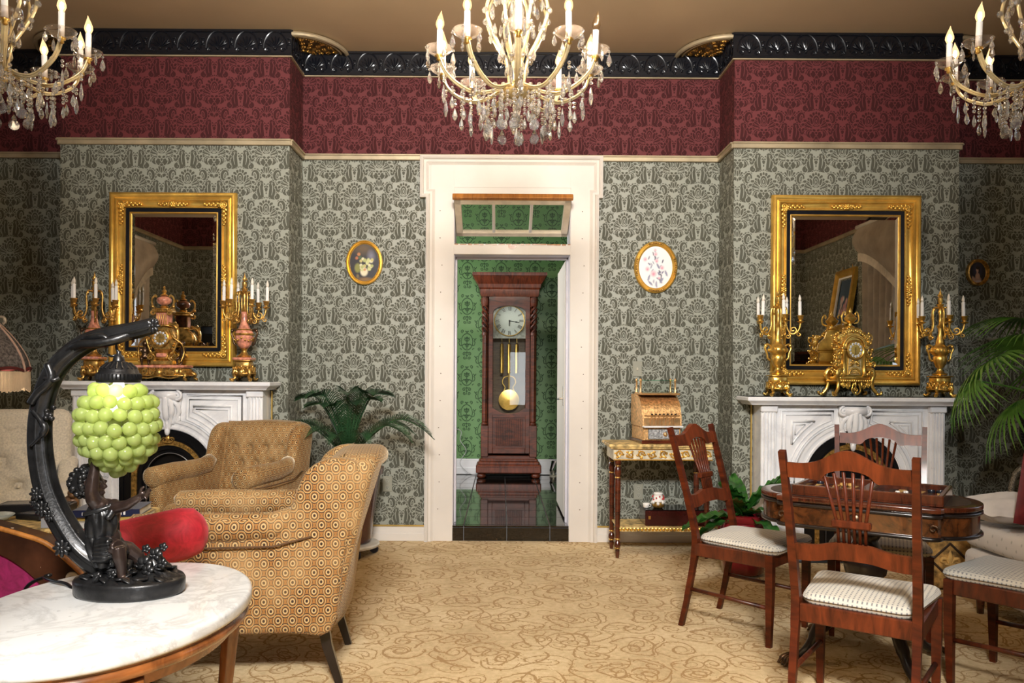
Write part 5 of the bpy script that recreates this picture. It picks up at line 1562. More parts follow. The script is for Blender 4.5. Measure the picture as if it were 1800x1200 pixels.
# ------------------------------------------------------------------ the two velvet armchairs
def armchair(loc, rz, wide, label):
    t = thing('armchair', label, 'armchair', loc, rz, 'gold velvet armchairs')
    t.scale = (wide, 1, 1)
    V = M['velvet']
    side = spline([(-.37, .25, 0), (-.385, .45, 0), (-.385, .64, 0), (-.35, .70, 0), (-.20, .705, 0), (.0, .70, 0), (.14, .70, 0), (.205, .735, 0), (.235, .82, 0), (.275, .90, 0), (.35, .945, 0), (.44, .945, 0), (.49, .90, 0), (.47, .75, 0), (.42, .50, 0), (.375, .25, 0), (.2, .245, 0), (-.2, .245, 0)], 3, True)
    side = [(p.x, p.y) for p in side]
    for s in (-1, 1):
        m = MB(); a, b = (s*.30, s*.405) if s > 0 else (s*.405, s*.30)
        softslab(m, side, a, b, .035, 'X')
        m.build('side_panel', V, t, 3, True)
        m = MB()
        m.tube([(s*.355, -.405, .665), (s*.355, -.40, .668), (s*.355, -.2, .672), (s*.355, .0, .668), (s*.35, .15, .675), (s*.345, .22, .71)], [.045, .062, .064, .062, .058, .045], 14, flat=1.25)
        m.build('arm_roll', V, t, 3, True)
        MB().tube([(s*.424, -.36, .61), (s*.430, -.1, .603), (s*.428, .15, .605), (s*.415, .30, .64)], .004, 6).build('piping', pmat('brown_piping', (.10, .05, .02), .8), t, 3)
    # outer back, bowed, and tufted inner back
    bo = [(p.x, p.y) for p in spline([(-.36, .25, 0), (-.385, .55, 0), (-.40, .80, 0), (-.385, .90, 0), (-.31, .95, 0), (-.15, .962, 0), (0, .966, 0), (.15, .962, 0), (.31, .95, 0), (.385, .90, 0), (.40, .80, 0), (.385, .55, 0), (.36, .25, 0), (0, .245, 0)], 4, True)]
    m = MB(); softslab(m, bo, -.125, .055, .05, 'Y')
    m.v = [(x, y+.315+.245*(z-.25)+(.055 if y > 0 else .01)*(1-(x/.40)**2), z) for x, y, z in m.v]
    m.build('back', V, t, 3, True)
    tufts = [(x, z) for j, z in enumerate((.58, .68, .78)) for x in ([-.19, -.065, .065, .19] if j % 2 == 0 else [-.128, 0, .128])]
    m = MB()
    def fn(u, v):
        x = (u-.5)*.60; z = .40+v*.56
        e = max(0, 1-abs(2*u-1)**4)**.5*max(0, 1-abs(2*v-1)**6)**.5
        y = .245+.245*(z-.25)-.085*e
        for tx, tz in tufts:
            q = (x-tx)**2+(z-tz)**2
            y += .034*math.exp(-q/.0009)+.012*math.exp(-q/.004)
        return (x*(1+.10*v), y, z)
    m.grid(fn, 42, 40)
    ib = m.build('inner_back', V, t, 3, True)
    bt = MB()
    for tx, tz in tufts: bt.ell((tx*1.05, .245+.245*(tz-.25)-.044, tz), (.010, .007, .010), 8, 5)
    bt.build('tufting_buttons', V, ib, 3, True, kind='stuff')
    m = MB(); softslab(m, rounded_rect(-.30, .30, -.40, .27, .07), .40, .50, .045, 'Z', crown=.018)
    m.build('seat_cushion', V, t, 3, True)
    m = MB(); softslab(m, rounded_rect(-.33, .33, -.37, .36, .03), .25, .405, .02, 'Z')
    m.build('seat_base', V, t, 3, True)
    for s in (-1, 1):
        MB().tube([(s*.33, -.33, .27), (s*.33, -.335, .16), (s*.335, -.345, .0)], [.030, .024, .017], 4, up=(1, 1, 0)).build('leg', M['blackwood'], t, .5)
        MB().tube([(s*.27, .33, .27), (s*.27, .35, .16), (s*.265, .40, .0)], [.032, .028, .021], 4, up=(1, 1, 0)).build('leg', M['blackwood'], t, .5)
    return t
armchair((-1.09, 3.50, 0), -1.46, .9, 'gold velvet armchair nearer the camera, its back turned to the potted cycad')
armchair((-1.715, 5.06, 0), -.20, .82, 'gold velvet armchair with tufted back in front of the left fireplace')

# ------------------------------------------------------------------ dining chairs
def dining_chair():
    t = thing('dining_chair', 'x', 'chair', (0, 0, 0), 0, 'dining chairs round the game table')
    Wd, Wh = M['wood'], M['woodh']
    def yback(z): return .19+max(0, z-.45)*.25+max(0, z-.8)*.04
    for s in (-1, 1):
        pts = spline([(s*.205, .275, 0), (s*.205, .235, .18), (s*.205, .195, .42), (s*.207, .21, .55), (s*.212, yback(.8), .80), (s*.218, yback(1.022), 1.022)], 5)
        m = MB(); m.tube(pts, [.017, .019, .022, .021, .019, .017], 4, up=(1, 1, 0))
        m.build('back_post', Wd, t, .5)
        m = MB(); m.tube([(s*.215, -.205, .44), (s*.215, -.205, .25), (s*.212, -.20, .0)], [.026, .024, .017], 4, up=(1, 1, 0))
        m.build('front_leg', Wd, t, .5)
        MB().box((0, 0, 0), (.022, .39, .065), .004, T(s*.210, 0, .408)).build('side_rail', wood_y, t)
        MB().tube([(s*.205, .235, .20), (s*.212, -.20, .185)], .0105, 8).build('stretcher', wood_y, t, 3)
    MB().box((0, -.205, .408), (.40, .022, .065), .004).build('front_rail', Wh, t)
    MB().box((0, .195, .408), (.385, .022, .068), .004).build('back_rail', Wh, t)
    # crest rail with a raised middle
    top, bot = [], []
    for i in range(29):
        u = -1+2*i/28; x = u*.202
        hump = math.exp(-(u/.42)**2)
        top.append((x, .978+.056*hump+.012*(abs(u) > .8)*(abs(u)-.8)))
        arch = math.sqrt(max(0, 1-(u/.43)**2)) if abs(u) < .43 else 0
        bot.append((x, .925+.038*arch+(.010*(1-abs(abs(u)-.43)/.2) if .43 < abs(u) < .63 else 0)*-.6))
    m = MB(); m.prism(top+bot[::-1], -.012, .012)
    m.v = [(x, y+yback(z)-.012*(1-(x/.21)**2), z) for x, y, z in m.v]
    m.build('crest_rail', Wh, t, .5)
    # lower rail
    top = [(-.2+.4*i/24, .675+.020*math.exp(-((-.2+.4*i/24)/.10)**4)) for i in range(25)]
    bot = [(-.2+.4*i/24, .612+.018*math.exp(-((-.2+.4*i/24)/.11)**4)) for i in range(25)]
    m = MB(); m.prism(top+bot[::-1], -.011, .011)
    m.v = [(x, y+yback(z)-.010*(1-(x/.21)**2), z) for x, y, z in m.v]
    m.build('lower_rail', Wh, t, .5)
    for i in range(6):
        k = (i-2.5)/2.5
        pts = [(k*.045, yback(.69)-.012, .69), (k*.047, yback(.765)-.014, .765), (k*.080, yback(.955)-.012, .958-.016*abs(k)**2)]
        m = MB(); m.tube(pts, [.0062, .0062, .0062], 6); m.build('spindle', Wd, t, 3)
    MB().box((0, yback(.765)-.014, .765), (.132, .026, .028), .005).build('spindle_collar', Wh, t)
    poly = [(x*(1-.20*(y+.24)/.44), y) for x, y in rounded_rect(-.236, .236, -.245, .195, .06, 7)]
    m = MB(); softslab(m, poly, .436, .482, .024, 'Z', crown=.018)
    m.build('seat', M['seat'], t, 3, True)
    return t
wood_y = wood('cherry_wood_along', (.028, .005, .002), (.14, .027, .007), .40, .12, (3, 14, 3))
ch0 = dining_chair()
fwd = lambda x, y: math.atan2(x, -y)
ch0.location = (1.40, 3.02, 0); ch0.rotation_euler = (0, 0, fwd(.585, .81))
ch0['label'] = 'cherry dining chair seen from behind, nearest the camera at the game table'
dup(ch0, (1.285, 4.06, 0), fwd(.73, -.68), 'cherry dining chair seen from the side, just right of the console table')
dup(ch0, (1.94, 4.04, 0), fwd(-.43, -.90), 'cherry dining chair on the fireplace side of the game table, behind it')
dup(ch0, (2.20, 3.31, 0), fwd(-.6, .8), 'cherry dining chair cut by the right edge, only seat and legs showing')

# ------------------------------------------------------------------ game table
TABC, TABR = (1.665, 3.60), -.60
tb = thing('game_table', 'lobed burl game table on black claw-footed pedestal', 'table', (TABC[0], TABC[1], 0), TABR)
def lobed(k=0.0):
    pts = []
    q = [(.30-k, .275-k), (.325-k, .262-k), (.335-k, .235-k)]
    for i in range(1, 12):
        a = PI/2*(1-i/11)*.96
        q.append((.285+(.175-k)*math.cos(a), (.222-k)*math.sin(a)))
    q = q+[(x, -y) for x, y in q[::-1][1:]]
    return q+[(-x, -y) for x, y in q]
m = MB(); softslab(m, lobed(), .735, .757, .006, 'Z'); m.build('top', M['mahogh'], tb, .5)
m = MB(); m.prism(lobed(.045), .756, .7585, axis='Z'); m.build('leather_inset', pmat('dark_leather', (.035, .022, .017), .45, 0, .2, 30), tb, .5)
m = MB(); m.prism(lobed(.012), .625, .736, axis='Z'); m.build('apron', M['burl'], tb, .5)
m = MB()
for z in (.63, .722): m.tube([(x, y, z) for x, y in lobed(.008)], .009, 6, closed=True)
m.build('apron_bead', M['blackwood'], tb, 3)
for s in (-1, 1):
    MB().tube(scroll((s*.30, .675), .018, .004, 0, 1, 12, y=-.275), .004, 6).build('drop_pull', M['dkbronze'], tb, 3)
MB().lathe([(0, .006), (.022, .004), (.026, 0)], 14, M=T(0, -.264, .68) @ RX(PI/2)).build('escutcheon', M['dkbronze'], tb, 3)
m = MB(); m.lathe([(.16, .62), (.15, .60), (.07, .585), (.05, .55), (.075, .50), (.095, .45), (.085, .40), (.05, .365), (.065, .345), (.10, .325), (.105, .29), (.08, .26), (.03, .24), (0, .235)], 24, flute=(12, .03))
m.build('pedestal', M['blackwood'], tb, 3)
for k in range(4):
    a = PI/4+k*PI/2
    lp = spline([(.06, 0, .31), (.11, 0, .33), (.17, 0, .28), (.23, 0, .17), (.285, 0, .075), (.33, 0, .040), (.355, 0, .035)], 5)
    m = MB(); m.tube(lp, [.030]*8+[.026]*10+[.020]*13, 8, flat=1.1)
    for s in (-1, 0, 1): m.tube([tuple(p+Vector((0, s*.010, .012))) for p in lp], .006, 5)
    lg = m.build('leg', M['blackwood'], tb, 3, rot=(0, 0, a))
    m = MB(); m.ell((.352, 0, .030), (.034, .028, .028), 10, 7)
    for s in (-1, 0, 1): m.tube(spline([(.36, s*.014, .045), (.395, s*.021, .035), (.415, s*.025, .010)], 4), [.013, .012, .006], 7); m.ell((.398, s*.021, .030), .013, 7, 5)
    m.build('claw_foot', M['dkbronze'], lg, 3)

# backgammon set on the table
BX = Matrix.Translation((TABC[0], TABC[1], .7585)) @ RZ(TABR)
bd = thing('backgammon_board', 'open wooden backgammon board lying on the game table', 'board game', BX @ Vector((.03, -.02, 0)), TABR)
MB().box((0, 0, .006), (.60, .40, .012), .002).build('base', M['mahogh'], bd)
fr = MB()
for y in (-.19, .19): fr.box((0, y, .026), (.60, .022, .040), .004)
for x in (-.289, 0, .289): fr.box((x, 0, .026), (.022 if x else .05, .36, .040), .004)
fr.build('rim', M['mahogh'], bd)
pt = [MB(), MB()]
for sx_ in (-1, 1):
    for k in range(6):
        for sy_ in (-1, 1):
            x = sx_*(.045+.0385*(k+.5))
            pt[k % 2].prism([(x-.017, sy_*.178), (x+.017, sy_*.178), (x, sy_*.03)], .0121, .0135, axis='Z')
pt[0].build('dark_points', pmat('dark_point', (.03, .015, .01), .5), bd, 0, kind='stuff'); pt[1].build('pale_points', pmat('pale_point', (.45, .28, .10), .5), bd, 0, kind='stuff')
cm_ = MB().lathe([(0, 0), (.0155, .0), (.0165, .003), (.0165, .009), (.0155, .012), (.010, .0115), (.009, .010), (0, .010)], 16)
dk = cm_.mesh('checker', pmat('black_checker', (.010, .012, .02), .3, 0, 0, coat=.4), .7); lt = cm_.mesh('checker', pmat('honey_checker', (.62, .38, .12), .3, 0, 0, coat=.4), .7)
BB = BX @ T(.03, -.02, 0)
for nm, me, items, gp in (('black checker', dk, [(-.255, -.155), (-.22, -.157), (-.186, -.155), (-.255, .155), (.255, .157), (.22, .155)], 0), ('honey coloured checker', lt, [(-.15, .155), (-.115, .157), (.12, -.155), (.255, -.155), (.222, -.157), (.15, -.158)], 1)):
    for x, y in items:
        o = obj('checker', me); o.location = BB @ Vector((x, y, .0136)); tag(o, nm+' on the backgammon board, '+('near' if y < 0 else 'far')+' row, '+{-.255: 'farthest left', -.22: 'second from left', -.186: 'third from left', .255: 'farthest right', .22: 'second from right', .222: 'second from right', -.15: 'left of the middle bar', -.115: 'just left of the middle bar', .12: 'right of the middle bar', .15: 'just right of the middle bar'}[x], 'checker', nm+'s on the board')
dm_ = MB().box((0, 0, .009), (.018, .018, .018), .003)
pip = MB()
for x, z in ((-.005, .005), (.005, .013), (-.005, .013), (.005, .005), (0, .009)): pip.lathe([(0, .0006), (.0017, .0005)], 8, M=T(x, -.009, z) @ RX(PI/2))
for x, y in ((-.004, -.004), (.004, .004), (0, 0)): pip.lathe([(0, .0186), (.0017, .0184)], 8, (x, y, 0))
for i, (x, y, r) in enumerate(((.105, -.01, .2), (.135, .012, .5))):
    d = obj('die', dm_.mesh('die', M['wax'], .5)); d.location = BB @ Vector((x, y, .0122)); d.rotation_euler = (0, 0, TABR+r)
    tag(d, ('left one of two white dice near the middle of the backgammon board', 'right one of two white dice near the middle of the backgammon board')[i], 'die', 'dice on the board')
    pip.build('pips', M['black'], d, 0)

# ------------------------------------------------------------------ console table with cash register
CT = thing('console_table', 'worn gilt and mahogany console table beside the doorway', 'table', (1.150, 5.755, 0), 0)
M['wornTop'] = pmat('worn_gilt_top', (.60, .40, .16), .5, .1, .5, 24)
m = MB(); m.box((0, 0, .798), (.77, .40, .022), .006); m.box((0, 0, .782), (.74, .385, .014), .004); m.build('top', M['wornTop'], CT)
MB().box((0, 0, .735), (.70, .35, .085), .004).build('apron', pmat('painted_apron', (.58, .52, .38), .5, 0, .2, 20), CT)
m = MB()
for k in range(9):
    x = -.31+.0775*k
    m.tube(scroll((x, .735), .026, .005, (0, PI)[k % 2], 1.3, 14, y=-.177), .006, 5)
    for j in range(4): m.ell((x+.025*math.cos(j*1.4+k), -.177, .735+.024*math.sin(j*1.4+k)), (.012, .004, .008), 6, 4)
for z in (.698, .774): m.box((0, -.177, z), (.70, .008, .008), .002)
m.build('apron_scrollwork', pmat('ochre_gilt', (.52, .28, .05), .4, .4, .3, 40), CT, .7)
for sx_ in (-1, 1):
    for sy_ in (-1, 1):
        m = MB()
        m.lathe([(.024, .695), (.024, .66), (.016, .652), (.024, .64), (.026, .60), (.017, .575), (.019, .565), (.022, .50), (.017, .20), (.018, .14), (.011, .128), (.022, .105), (.024, .085), (.012, .068), (.016, .055), (.012, .0)], 14)
        lg = m.build('leg', M['mahog'], CT, .9, loc=(sx_*.315, sy_*.15, 0))
        for z in (.654, .57, .135, .07): MB().lathe([(.017, z-.006), (.0215, z), (.017, z+.006)], 14).build('gilt_ring', M['gold_old'], lg, 3)
m = MB(); m.box((0, 0, .215), (.63, .30, .016), .003); m.box((0, -.143, .203), (.62, .016, .035), .003); m.build('lower_shelf', M['wornTop'], CT)
m = MB()
for k in range(24):
    m.lathe([(.0115, 0), (.0115, .004), (.007, .006), (.004, .003), (0, .007)], 10, M=T(-.295+.0256*k, -.151, .203) @ RX(PI/2))
m.build('rosette_edge', M['gold'], CT, .9)
def on_ct(px, z, Y): p = W(px, 700, Y); return (p.x, Y, z)
# register
R = thing('cash_register', 'antique brass cash register with a glass marquee on the console table', 'cash register', on_ct(1153, .809, 5.77), .10)
br = pmat('embossed_copper_brass', (.70, .40, .17), .36, .75, .3, 60, bump=.8, bscale=130)
brs = pmat('plain_copper_brass', (.78, .48, .22), .3, .8, .15, 20)
m = MB(); m.box((0, 0, .012), (.30, .33, .024), .004); m.build('plinth', M['mahog'], R)
m = MB(); m.box((0, 0, .07), (.275, .30, .094), .004); m.build('drawer_case', br, R)
m = MB(); m.box((0.01, -.155, .068), (.225, .014, .072), .003); dw = m.build('drawer', pmat('silvered_drawer', (.42, .42, .42), .35, .8, .3, 60, bump=.8, bscale=120), R)
MB().lathe([(.0, .012), (.013, .010), (.016, 0)], 12, M=T(.02, -.162, .068) @ RX(PI/2)).build('drawer_knob', brs, dw, 3)
MB().box((0, -.165, .122), (.285, .06, .012), .003).build('marble_ledge', M['marble'], R)
prf = [(.15, .118), (.15, .345), (.03, .345)]+[(.03-.165*math.sin(a), .20+.145*math.cos(a)) for a in [PI/2*.92*i/12 for i in range(1, 13)]]+[(-.15, .19), (-.15, .118)]
m = MB(); m.prism(prf, -.135, .135, axis='X'); m.build('cabinet', br, R, .6)
for s in (-1, 1):
    m = MB(); m.prism([(y*1.02+.001, z*1.0+.003) for y, z in prf], s*.137-.006, s*.137+.006, axis='X'); m.build('end_plate', br, R, .6)
m = MB(); m.box((0, -.148, .155), (.265, .012, .055), .003); m.box((0, -.150, .198), (.262, .010, .012), .003); m.box((0, -.02, .352), (.285, .20, .014), .004); m.build('key_plate', brs, R)
for i in range(7):
    x = -.085+.0283*i
    k = MB(); k.tube([(x, -.146, .165), (x, -.180, .182), (x, -.188, .206)], .0042, 6); k.tube([(x, -.157, .13), (x, -.157, .185)], .006, 6)
    kk = k.build('key_stem', brs, R, .8)
    MB().lathe([(0, -.004), (.009, -.003), (.009, .004), (0, .006)], 10, (x, -.190, .211)).build('key_cap', M['iron'], kk, .8)
for s in (-1, 1):
    for y in (-.05, .06):
        m = MB(); m.lathe([(.011, .358), (.008, .366), (.006, .40), (.007, .44), (.011, .448), (.009, .455), (.0, .466)], 10, (s*.128, y, 0)); m.build('marquee_post', brs, R, .9)

MB().box((0, -.05, .403), (.245, .006, .082), .001).build('marquee_glass', M['pane'], R, .5)
MB().box((0, .005, .449), (.26, .115, .006), .001).build('marquee_top', thin_glass('green_edge_glass', (.55, .85, .72), 1.0), R, .5)
# tray box, jar and cups
bx = thing('wooden_case', 'flat dark red wooden case on the lower shelf of the console table', 'box', on_ct(1186, .2235, 5.74), 0)
MB().box((0, 0, .055), (.46, .24, .11), .006).build('body', pmat('dark_red_lacquer', (.045, .006, .006), .2, 0, .15, 8, coat=.6), bx)
MB().box((0, 0, .113), (.46, .24, .006), .002).build('glass_lid', pmat('black_glass', (.006, .006, .007), .05, 0, 0), bx)
MB().box((-.20, -.121, .06), (.016, .004, .024), .001).build('clasp', M['brass'], bx)
jar = thing('snowman_jar', 'little white snow-topped jar with red berries on the dark red case', 'jar', on_ct(1158, .3400, 5.70), 0)
MB().lathe([(.028, 0), (.040, .010), (.044, .028), (.036, .048), (.030, .054)], 16).build('pot', M['gold_old'], jar, 3)
m = MB(); m.lathe([(.034, .050), (.045, .046), (.047, .055), (.032, .064), (.034, .085), (.030, .098), (.036, .102), (.030, .112), (.0, .114)], 14)
for k in range(7): m.ell((.042*math.cos(k*.9), .042*math.sin(k*.9), .044-.008*(k % 2)), (.012, .012, .014), 7, 5)
m.build('snow_icing', M['wax'], jar, 3)
m = MB()
for k in range(12): a = k*.6; m.ell((.040*math.cos(a), .040*math.sin(a), .075+.012*math.sin(3*a)), .006, 7, 5)
m.build('berries', pmat('berry_red', (.55, .02, .03), .3), jar, 3, kind='stuff')
cp = thing('white_cup', 'tiny white cup on the dark red case beside the jar', 'cup', on_ct(1137, .3400, 5.69), 0)
MB().lathe([(.012, 0), (.020, .008), (.024, .028), (.023, .036), (.019, .030), (.012, .012), (0, .010)], 14).build('bowl', M['wax'], cp, 3)
MB().tube([(.022, 0, .03), (.034, 0, .026), (.033, 0, .014), (.020, 0, .010)], .003, 6).build('handle', M['wax'], cp, 3)

# ------------------------------------------------------------------ grandfather clock in the hall
GC = thing('grandfather_clock', 'tall mahogany grandfather clock standing in the green hall', 'clock', (.097, 9.14, HZ), 0)
MH = wood('clock_mahogany_across', (.028, .006, .002), (.20, .04, .013), .45, .05, (16, 4, 4)); MV = wood('clock_mahogany', (.022, .005, .002), (.16, .032, .011), .45, .05, (4, 4, 16))
m = MB(); m.box((0, 0, .105), (.74, .40, .10), .012); m.box((0, 0, .17), (.69, .37, .04), .010); m.box((0, 0, .205), (.65, .35, .03), .008)
m.build('plinth', MH, GC)
for s in (-1, 1):
    for y in (-.15, .15): MB().lathe([(.03, 0), (.052, .015), (.05, .04), (.03, .055)], 14, (s*.31, y, 0)).build('bun_foot', MV, GC, 3)
m = MB()
for k in range(36): m.box((-.34+.0194*k, -.203, .132), (.010, .008, .016), .002)
m.build('dentil_row', MV, GC, 0, kind='stuff')
m = MB(); m.box((-.285, 0, 1.15), (.04, .30, 1.90), .004); m.box((.285, 0, 1.15), (.04, .30, 1.90), .004); m.box((0, .14, 1.15), (.58, .02, 1.9), 0); m.box((0, 0, .235), (.61, .32, .04), .006); m.box((0, 0, 2.09), (.61, .32, .03), .004)
m.build('case', MV, GC)
for s in (-1, 1):
    c_ = MB(); c_.box((s*.275, -.152, .42), (.085, .05, .36), .006); c_.lathe([(.036, .60), (.040, .615), (.030, .63), (.036, .645)], 14, (s*.275, -.152, 0))
    c_.lathe([(.032, .64), (.032, 1.62)], 18, (s*.275, -.152, 0), flute=(9, .06))
    for i in range(3):
        c_.tube([(s*.275+.030*math.cos(a), -.152+.030*math.sin(a), 1.66+.30*k/24) for k, a in [(k, s*k*.42+i*2.1) for k in range(25)]], .013, 6)
    c_.lathe([(.038, 1.62), (.042, 1.64), (.034, 1.66)], 14, (s*.275, -.152, 0)); c_.lathe([(.034, 1.95), (.042, 1.97), (.046, 2.03), (.04, 2.05)], 14, (s*.275, -.152, 0), flute=(8, .08))
    c_.build('corner_column', MV, GC, .7)
m = MB()
pr = [(.325, 2.06), (.335, 2.10), (.335, 2.14), (.35, 2.16), (.355, 2.20), (.385, 2.24), (.41, 2.285), (.42, 2.29), (.42, 2.325)]
vs = []
for w, z in pr: d = w-.325; vs += [(-w, -.175-d, z), (w, -.175-d, z), (w, .165, z), (-w, .165, z)]
fs = [(i*4+k, i*4+(k+1) % 4, (i+1)*4+(k+1) % 4, (i+1)*4+k) for i in range(len(pr)-1) for k in range(4)]+[(32, 33, 34, 35), (3, 2, 1, 0)]
m.add(vs, fs); m.build('cornice', MH, GC, .4)
dr = MB()
arch = [(.185*math.sin(a), 1.885+.075*math.cos(a)) for a in [-PI/2+PI*i/18 for i in range(19)]]
outer = [(-.235, .28), (-.235, 2.06), (.235, 2.06), (.235, .28)]
for x0, x1, z0, z1 in ((-.235, -.185, .28, 2.06), (.185, .235, .28, 2.06), (-.185, .185, .28, .34)): dr.box(((x0+x1)/2, -.155, (z0+z1)/2), (x1-x0, .03, z1-z0), .004)
dr.prism([(-.19, 2.06), (.19, 2.06), (.19, 1.885)]+arch[::-1]+[(-.19, 1.885)], -.17, -.14)
dr.prism([(-.19, .72)]+[(-.19+.38*i/14, .80-.075*math.sin(PI*i/14)) for i in range(15)]+[(.19, .72)], -.17, -.14)
dr.prism([(-.19, .69), (.19, .69), (.19, .735), (-.19, .735)], -.165, -.14)
dro = dr.build('door', MV, GC, .5)
rp = MB()
for k in range(15): rp.box((-.145+.0207*k, -.150, .52), (.014, .016, .31), .004)
rp.box((0, -.140, .52), (.37, .012, .36)); rp.build('reeded_panel', MV, dro, .5)
MB().box((0, -.149, 1.35), (.38, .004, 1.28)).build('glass', M['pane'], dro, 0)
MB().box((0, .12, 1.3), (.53, .01, 1.5)).build('backboard', wood('pale_backboard', (.10, .04, .015), (.26, .13, .06), .4, .2), GC)
def dialfn(x, z):
    r = np.hypot(x, z)
    c = np.tile(np.array((.80, .82, .80)), (len(x), 1))
    c[(r > .66) & (r < .665)] = (.3, .3, .3)
    return c
d = painted_oval('dial', .170, .170, dialfn, 0, M['print_flat'], GC, 20, 60); d.location = (0, -.10, 1.79)
rg = MB().tube([(.172*math.cos(a), -.104, 1.79+.172*math.sin(a)) for a in [2*PI*i/40 for i in range(40)]], .006, 6, closed=True); rg.build('dial_ring', M['brass'], GC, 3)
sp_ = MB().box((0, -.085, 1.79), (.37, .01, .40)); sp_.build('silver_spandrel', pmat('silvered_brass', (.42, .41, .38), .45, .5, .2, 40), GC)
nm = MB()
def glyph(mb, s, Mx, h, w):
    xs = 0
    widths = {'I': .35, 'V': .9, 'X': .9}
    tot = sum(widths[c] for c in s)
    x = -tot/2
    for c in s:
        ww = widths[c]; cx = x+ww/2; x += ww
        if c == 'I': segs = [((cx, -.5), (cx, .5), .16)]
        elif c == 'V': segs = [((cx-.32, .5), (cx, -.5), .17), ((cx+.32, .5), (cx, -.5), .08)]
        else: segs = [((cx-.32, .5), (cx+.32, -.5), .17), ((cx+.32, .5), (cx-.32, -.5), .08)]
        for a, b, th in segs:
            dx, dz = b[0]-a[0], b[1]-a[1]; L = math.hypot(dx*w, dz*h)
            mb.box((0, 0, 0), (th*w, .001, L), 0, Mx @ T((a[0]+b[0])/2*w, 0, (a[1]+b[1])/2*h) @ RY(math.atan2(dx*w, dz*h)))
        for e in (-.5, .5):
            if c == 'I': mb.box((cx*w, 0, e*h), (.34*w, .001, .06*h), 0, Mx)
for k, s in enumerate(('XII', 'I', 'II', 'III', 'IIII', 'V', 'VI', 'VII', 'VIII', 'IX', 'X', 'XI')):
    a = k*PI/6
    glyph(nm, s, T(.138*math.sin(a), -.1025, 1.79+.138*math.cos(a)) @ RY(a), .042, .026)
nm.build('roman_numerals', M['black'], GC, 0, kind='stuff')
hm = MB()
a = math.radians(100); hm.tube([(0, -.107, 1.79), (.118*math.sin(a), -.107, 1.79+.118*math.cos(a))], [.005, .002], 6); hm.ell((.078*math.sin(a), -.107, 1.79+.078*math.cos(a)), (.016, .002, .007), 8, 5)
a = math.radians(184); hm.tube([(0, -.105, 1.79), (.060*math.sin(a), -.105, 1.79+.060*math.cos(a))], [.006, .003], 6); hm.ell((0, -.107, 1.79), (.009, .003, .009), 8, 5)
hm.build('hands', M['black'], GC, 3)
for x in (-.085, .0, .088):
    wv = MB().lathe([(0, 1.19), (.020, 1.192), (.020, 1.52), (.012, 1.53), (.003, 1.54), (.003, 1.60)], 14, (x, -.06, 0)); wv.build('weight', M['brass'], GC, .7)
m = MB(); m.tube([(0, -.03, 1.60), (0, -.03, .98)], .006, 6)
for s in (-1, 1): m.tube(spline([(s*.01, -.035, 1.16), (s*.06, -.035, 1.14), (s*.075, -.035, 1.08), (s*.045, -.035, 1.03), (s*.06, -.035, .98), (s*.02, -.035, .96)], 4), .006, 6)
m.lathe([(0, .010), (.06, .008), (.118, .001), (.118, -.003), (0, -.003)], 36, M=T(0, -.045, .885) @ RX(PI/2))
m.build('pendulum', M['brass'], GC, .7)

# small spotlight and loose cable on the hall floor
sl = thing('floor_spotlight', 'small chrome floor spotlight at the right foot of the grandfather clock', 'lamp', (.62, 9.18, HZ), 0)
MB().lathe([(.045, 0), (.045, .01), (.012, .014), (.010, .06)], 14).build('base', M['ivoryplastic'], sl, .7)
MB().lathe([(0, -.05), (.03, -.05), (.045, .02), (.055, .06), (.045, .055), (0, .03)], 16, M=T(0, 0, .10) @ RX(-.6) @ RY(.4)).build('reflector_can', pmat('chrome', (.7, .7, .72), .2, 1, .05), sl, .7)
cb = MB().tube(spline([(-.53, 9.33, .66), (-.46, 9.32, .62), (-.47, 9.30, .52), (-.40, 9.29, .40), (-.47, 9.26, .26), (-.36, 9.22, .145), (-.22, 9.2, .126), (-.12, 9.22, .126)], 8), .004, 6)
tag(cb.build('cable', pmat('grey_flex', (.45, .45, .46), .5), None, 3), 'thin white cable trailing down the hall wall left of the clock', 'cable')
# ------------------------------------------------------------------ oval marble table, left foreground
OT = thing('oval_table', 'oval marble-topped table carrying the grape lamp, left foreground', 'table', (-.925, 1.892, 0), -.06)
TZ = .740
ova = lambda a, b, k=0, n=64: [((a-k)*math.cos(2*PI*i/n), (b-k)*math.sin(2*PI*i/n)) for i in range(n)]
m = MB(); softslab(m, ova(.302, .418), TZ-.036, TZ, .012, 'Z'); m.build('marble_top', M['tabletop'], OT, 3)
wr = wood('walnut_rim', (.05, .014, .004), (.34, .115, .03), .25, .6, (6, 6, 3))
m = MB()
vs, n = [], 64
pr = [(.290, TZ-.0365), (.288, TZ-.042), (.294, TZ-.048), (.296, TZ-.056), (.290, TZ-.066), (.280, TZ-.070), (.262, TZ-.073), (.256, TZ-.10), (.20, TZ-.102)]
for r, z in pr: vs += [(r*math.cos(2*PI*i/n), (r+.114)*math.sin(2*PI*i/n), z) for i in range(n)]
m.add(vs, [(i*n+k, (i+1)*n+k, (i+1)*n+(k+1) % n, i*n+(k+1) % n) for i in range(len(pr)-1) for k in range(n)])
m.build('apron', wr, OT, .9)
for sx_, sy_ in ((1, 1), (-1, 1), (1, -1), (-1, -1)):
    m = MB(); p0 = Vector((sx_*.185, sy_*.255, 0))
    m.tube([p0+Vector((0, 0, .66)), p0+Vector((0, 0, .60)), p0+Vector((-sx_*.02, -sy_*.02, .30)), p0+Vector((sx_*.03, sy_*.03, 0))], [.026, .024, .016, .014], 8)
    m.build('leg', wr, OT, 3)
for s in (-1, 1): MB().tube([(s*.17, -.25, .22), (s*.17, .25, .22)], .012, 8).build('stretcher', wr, OT, 3)

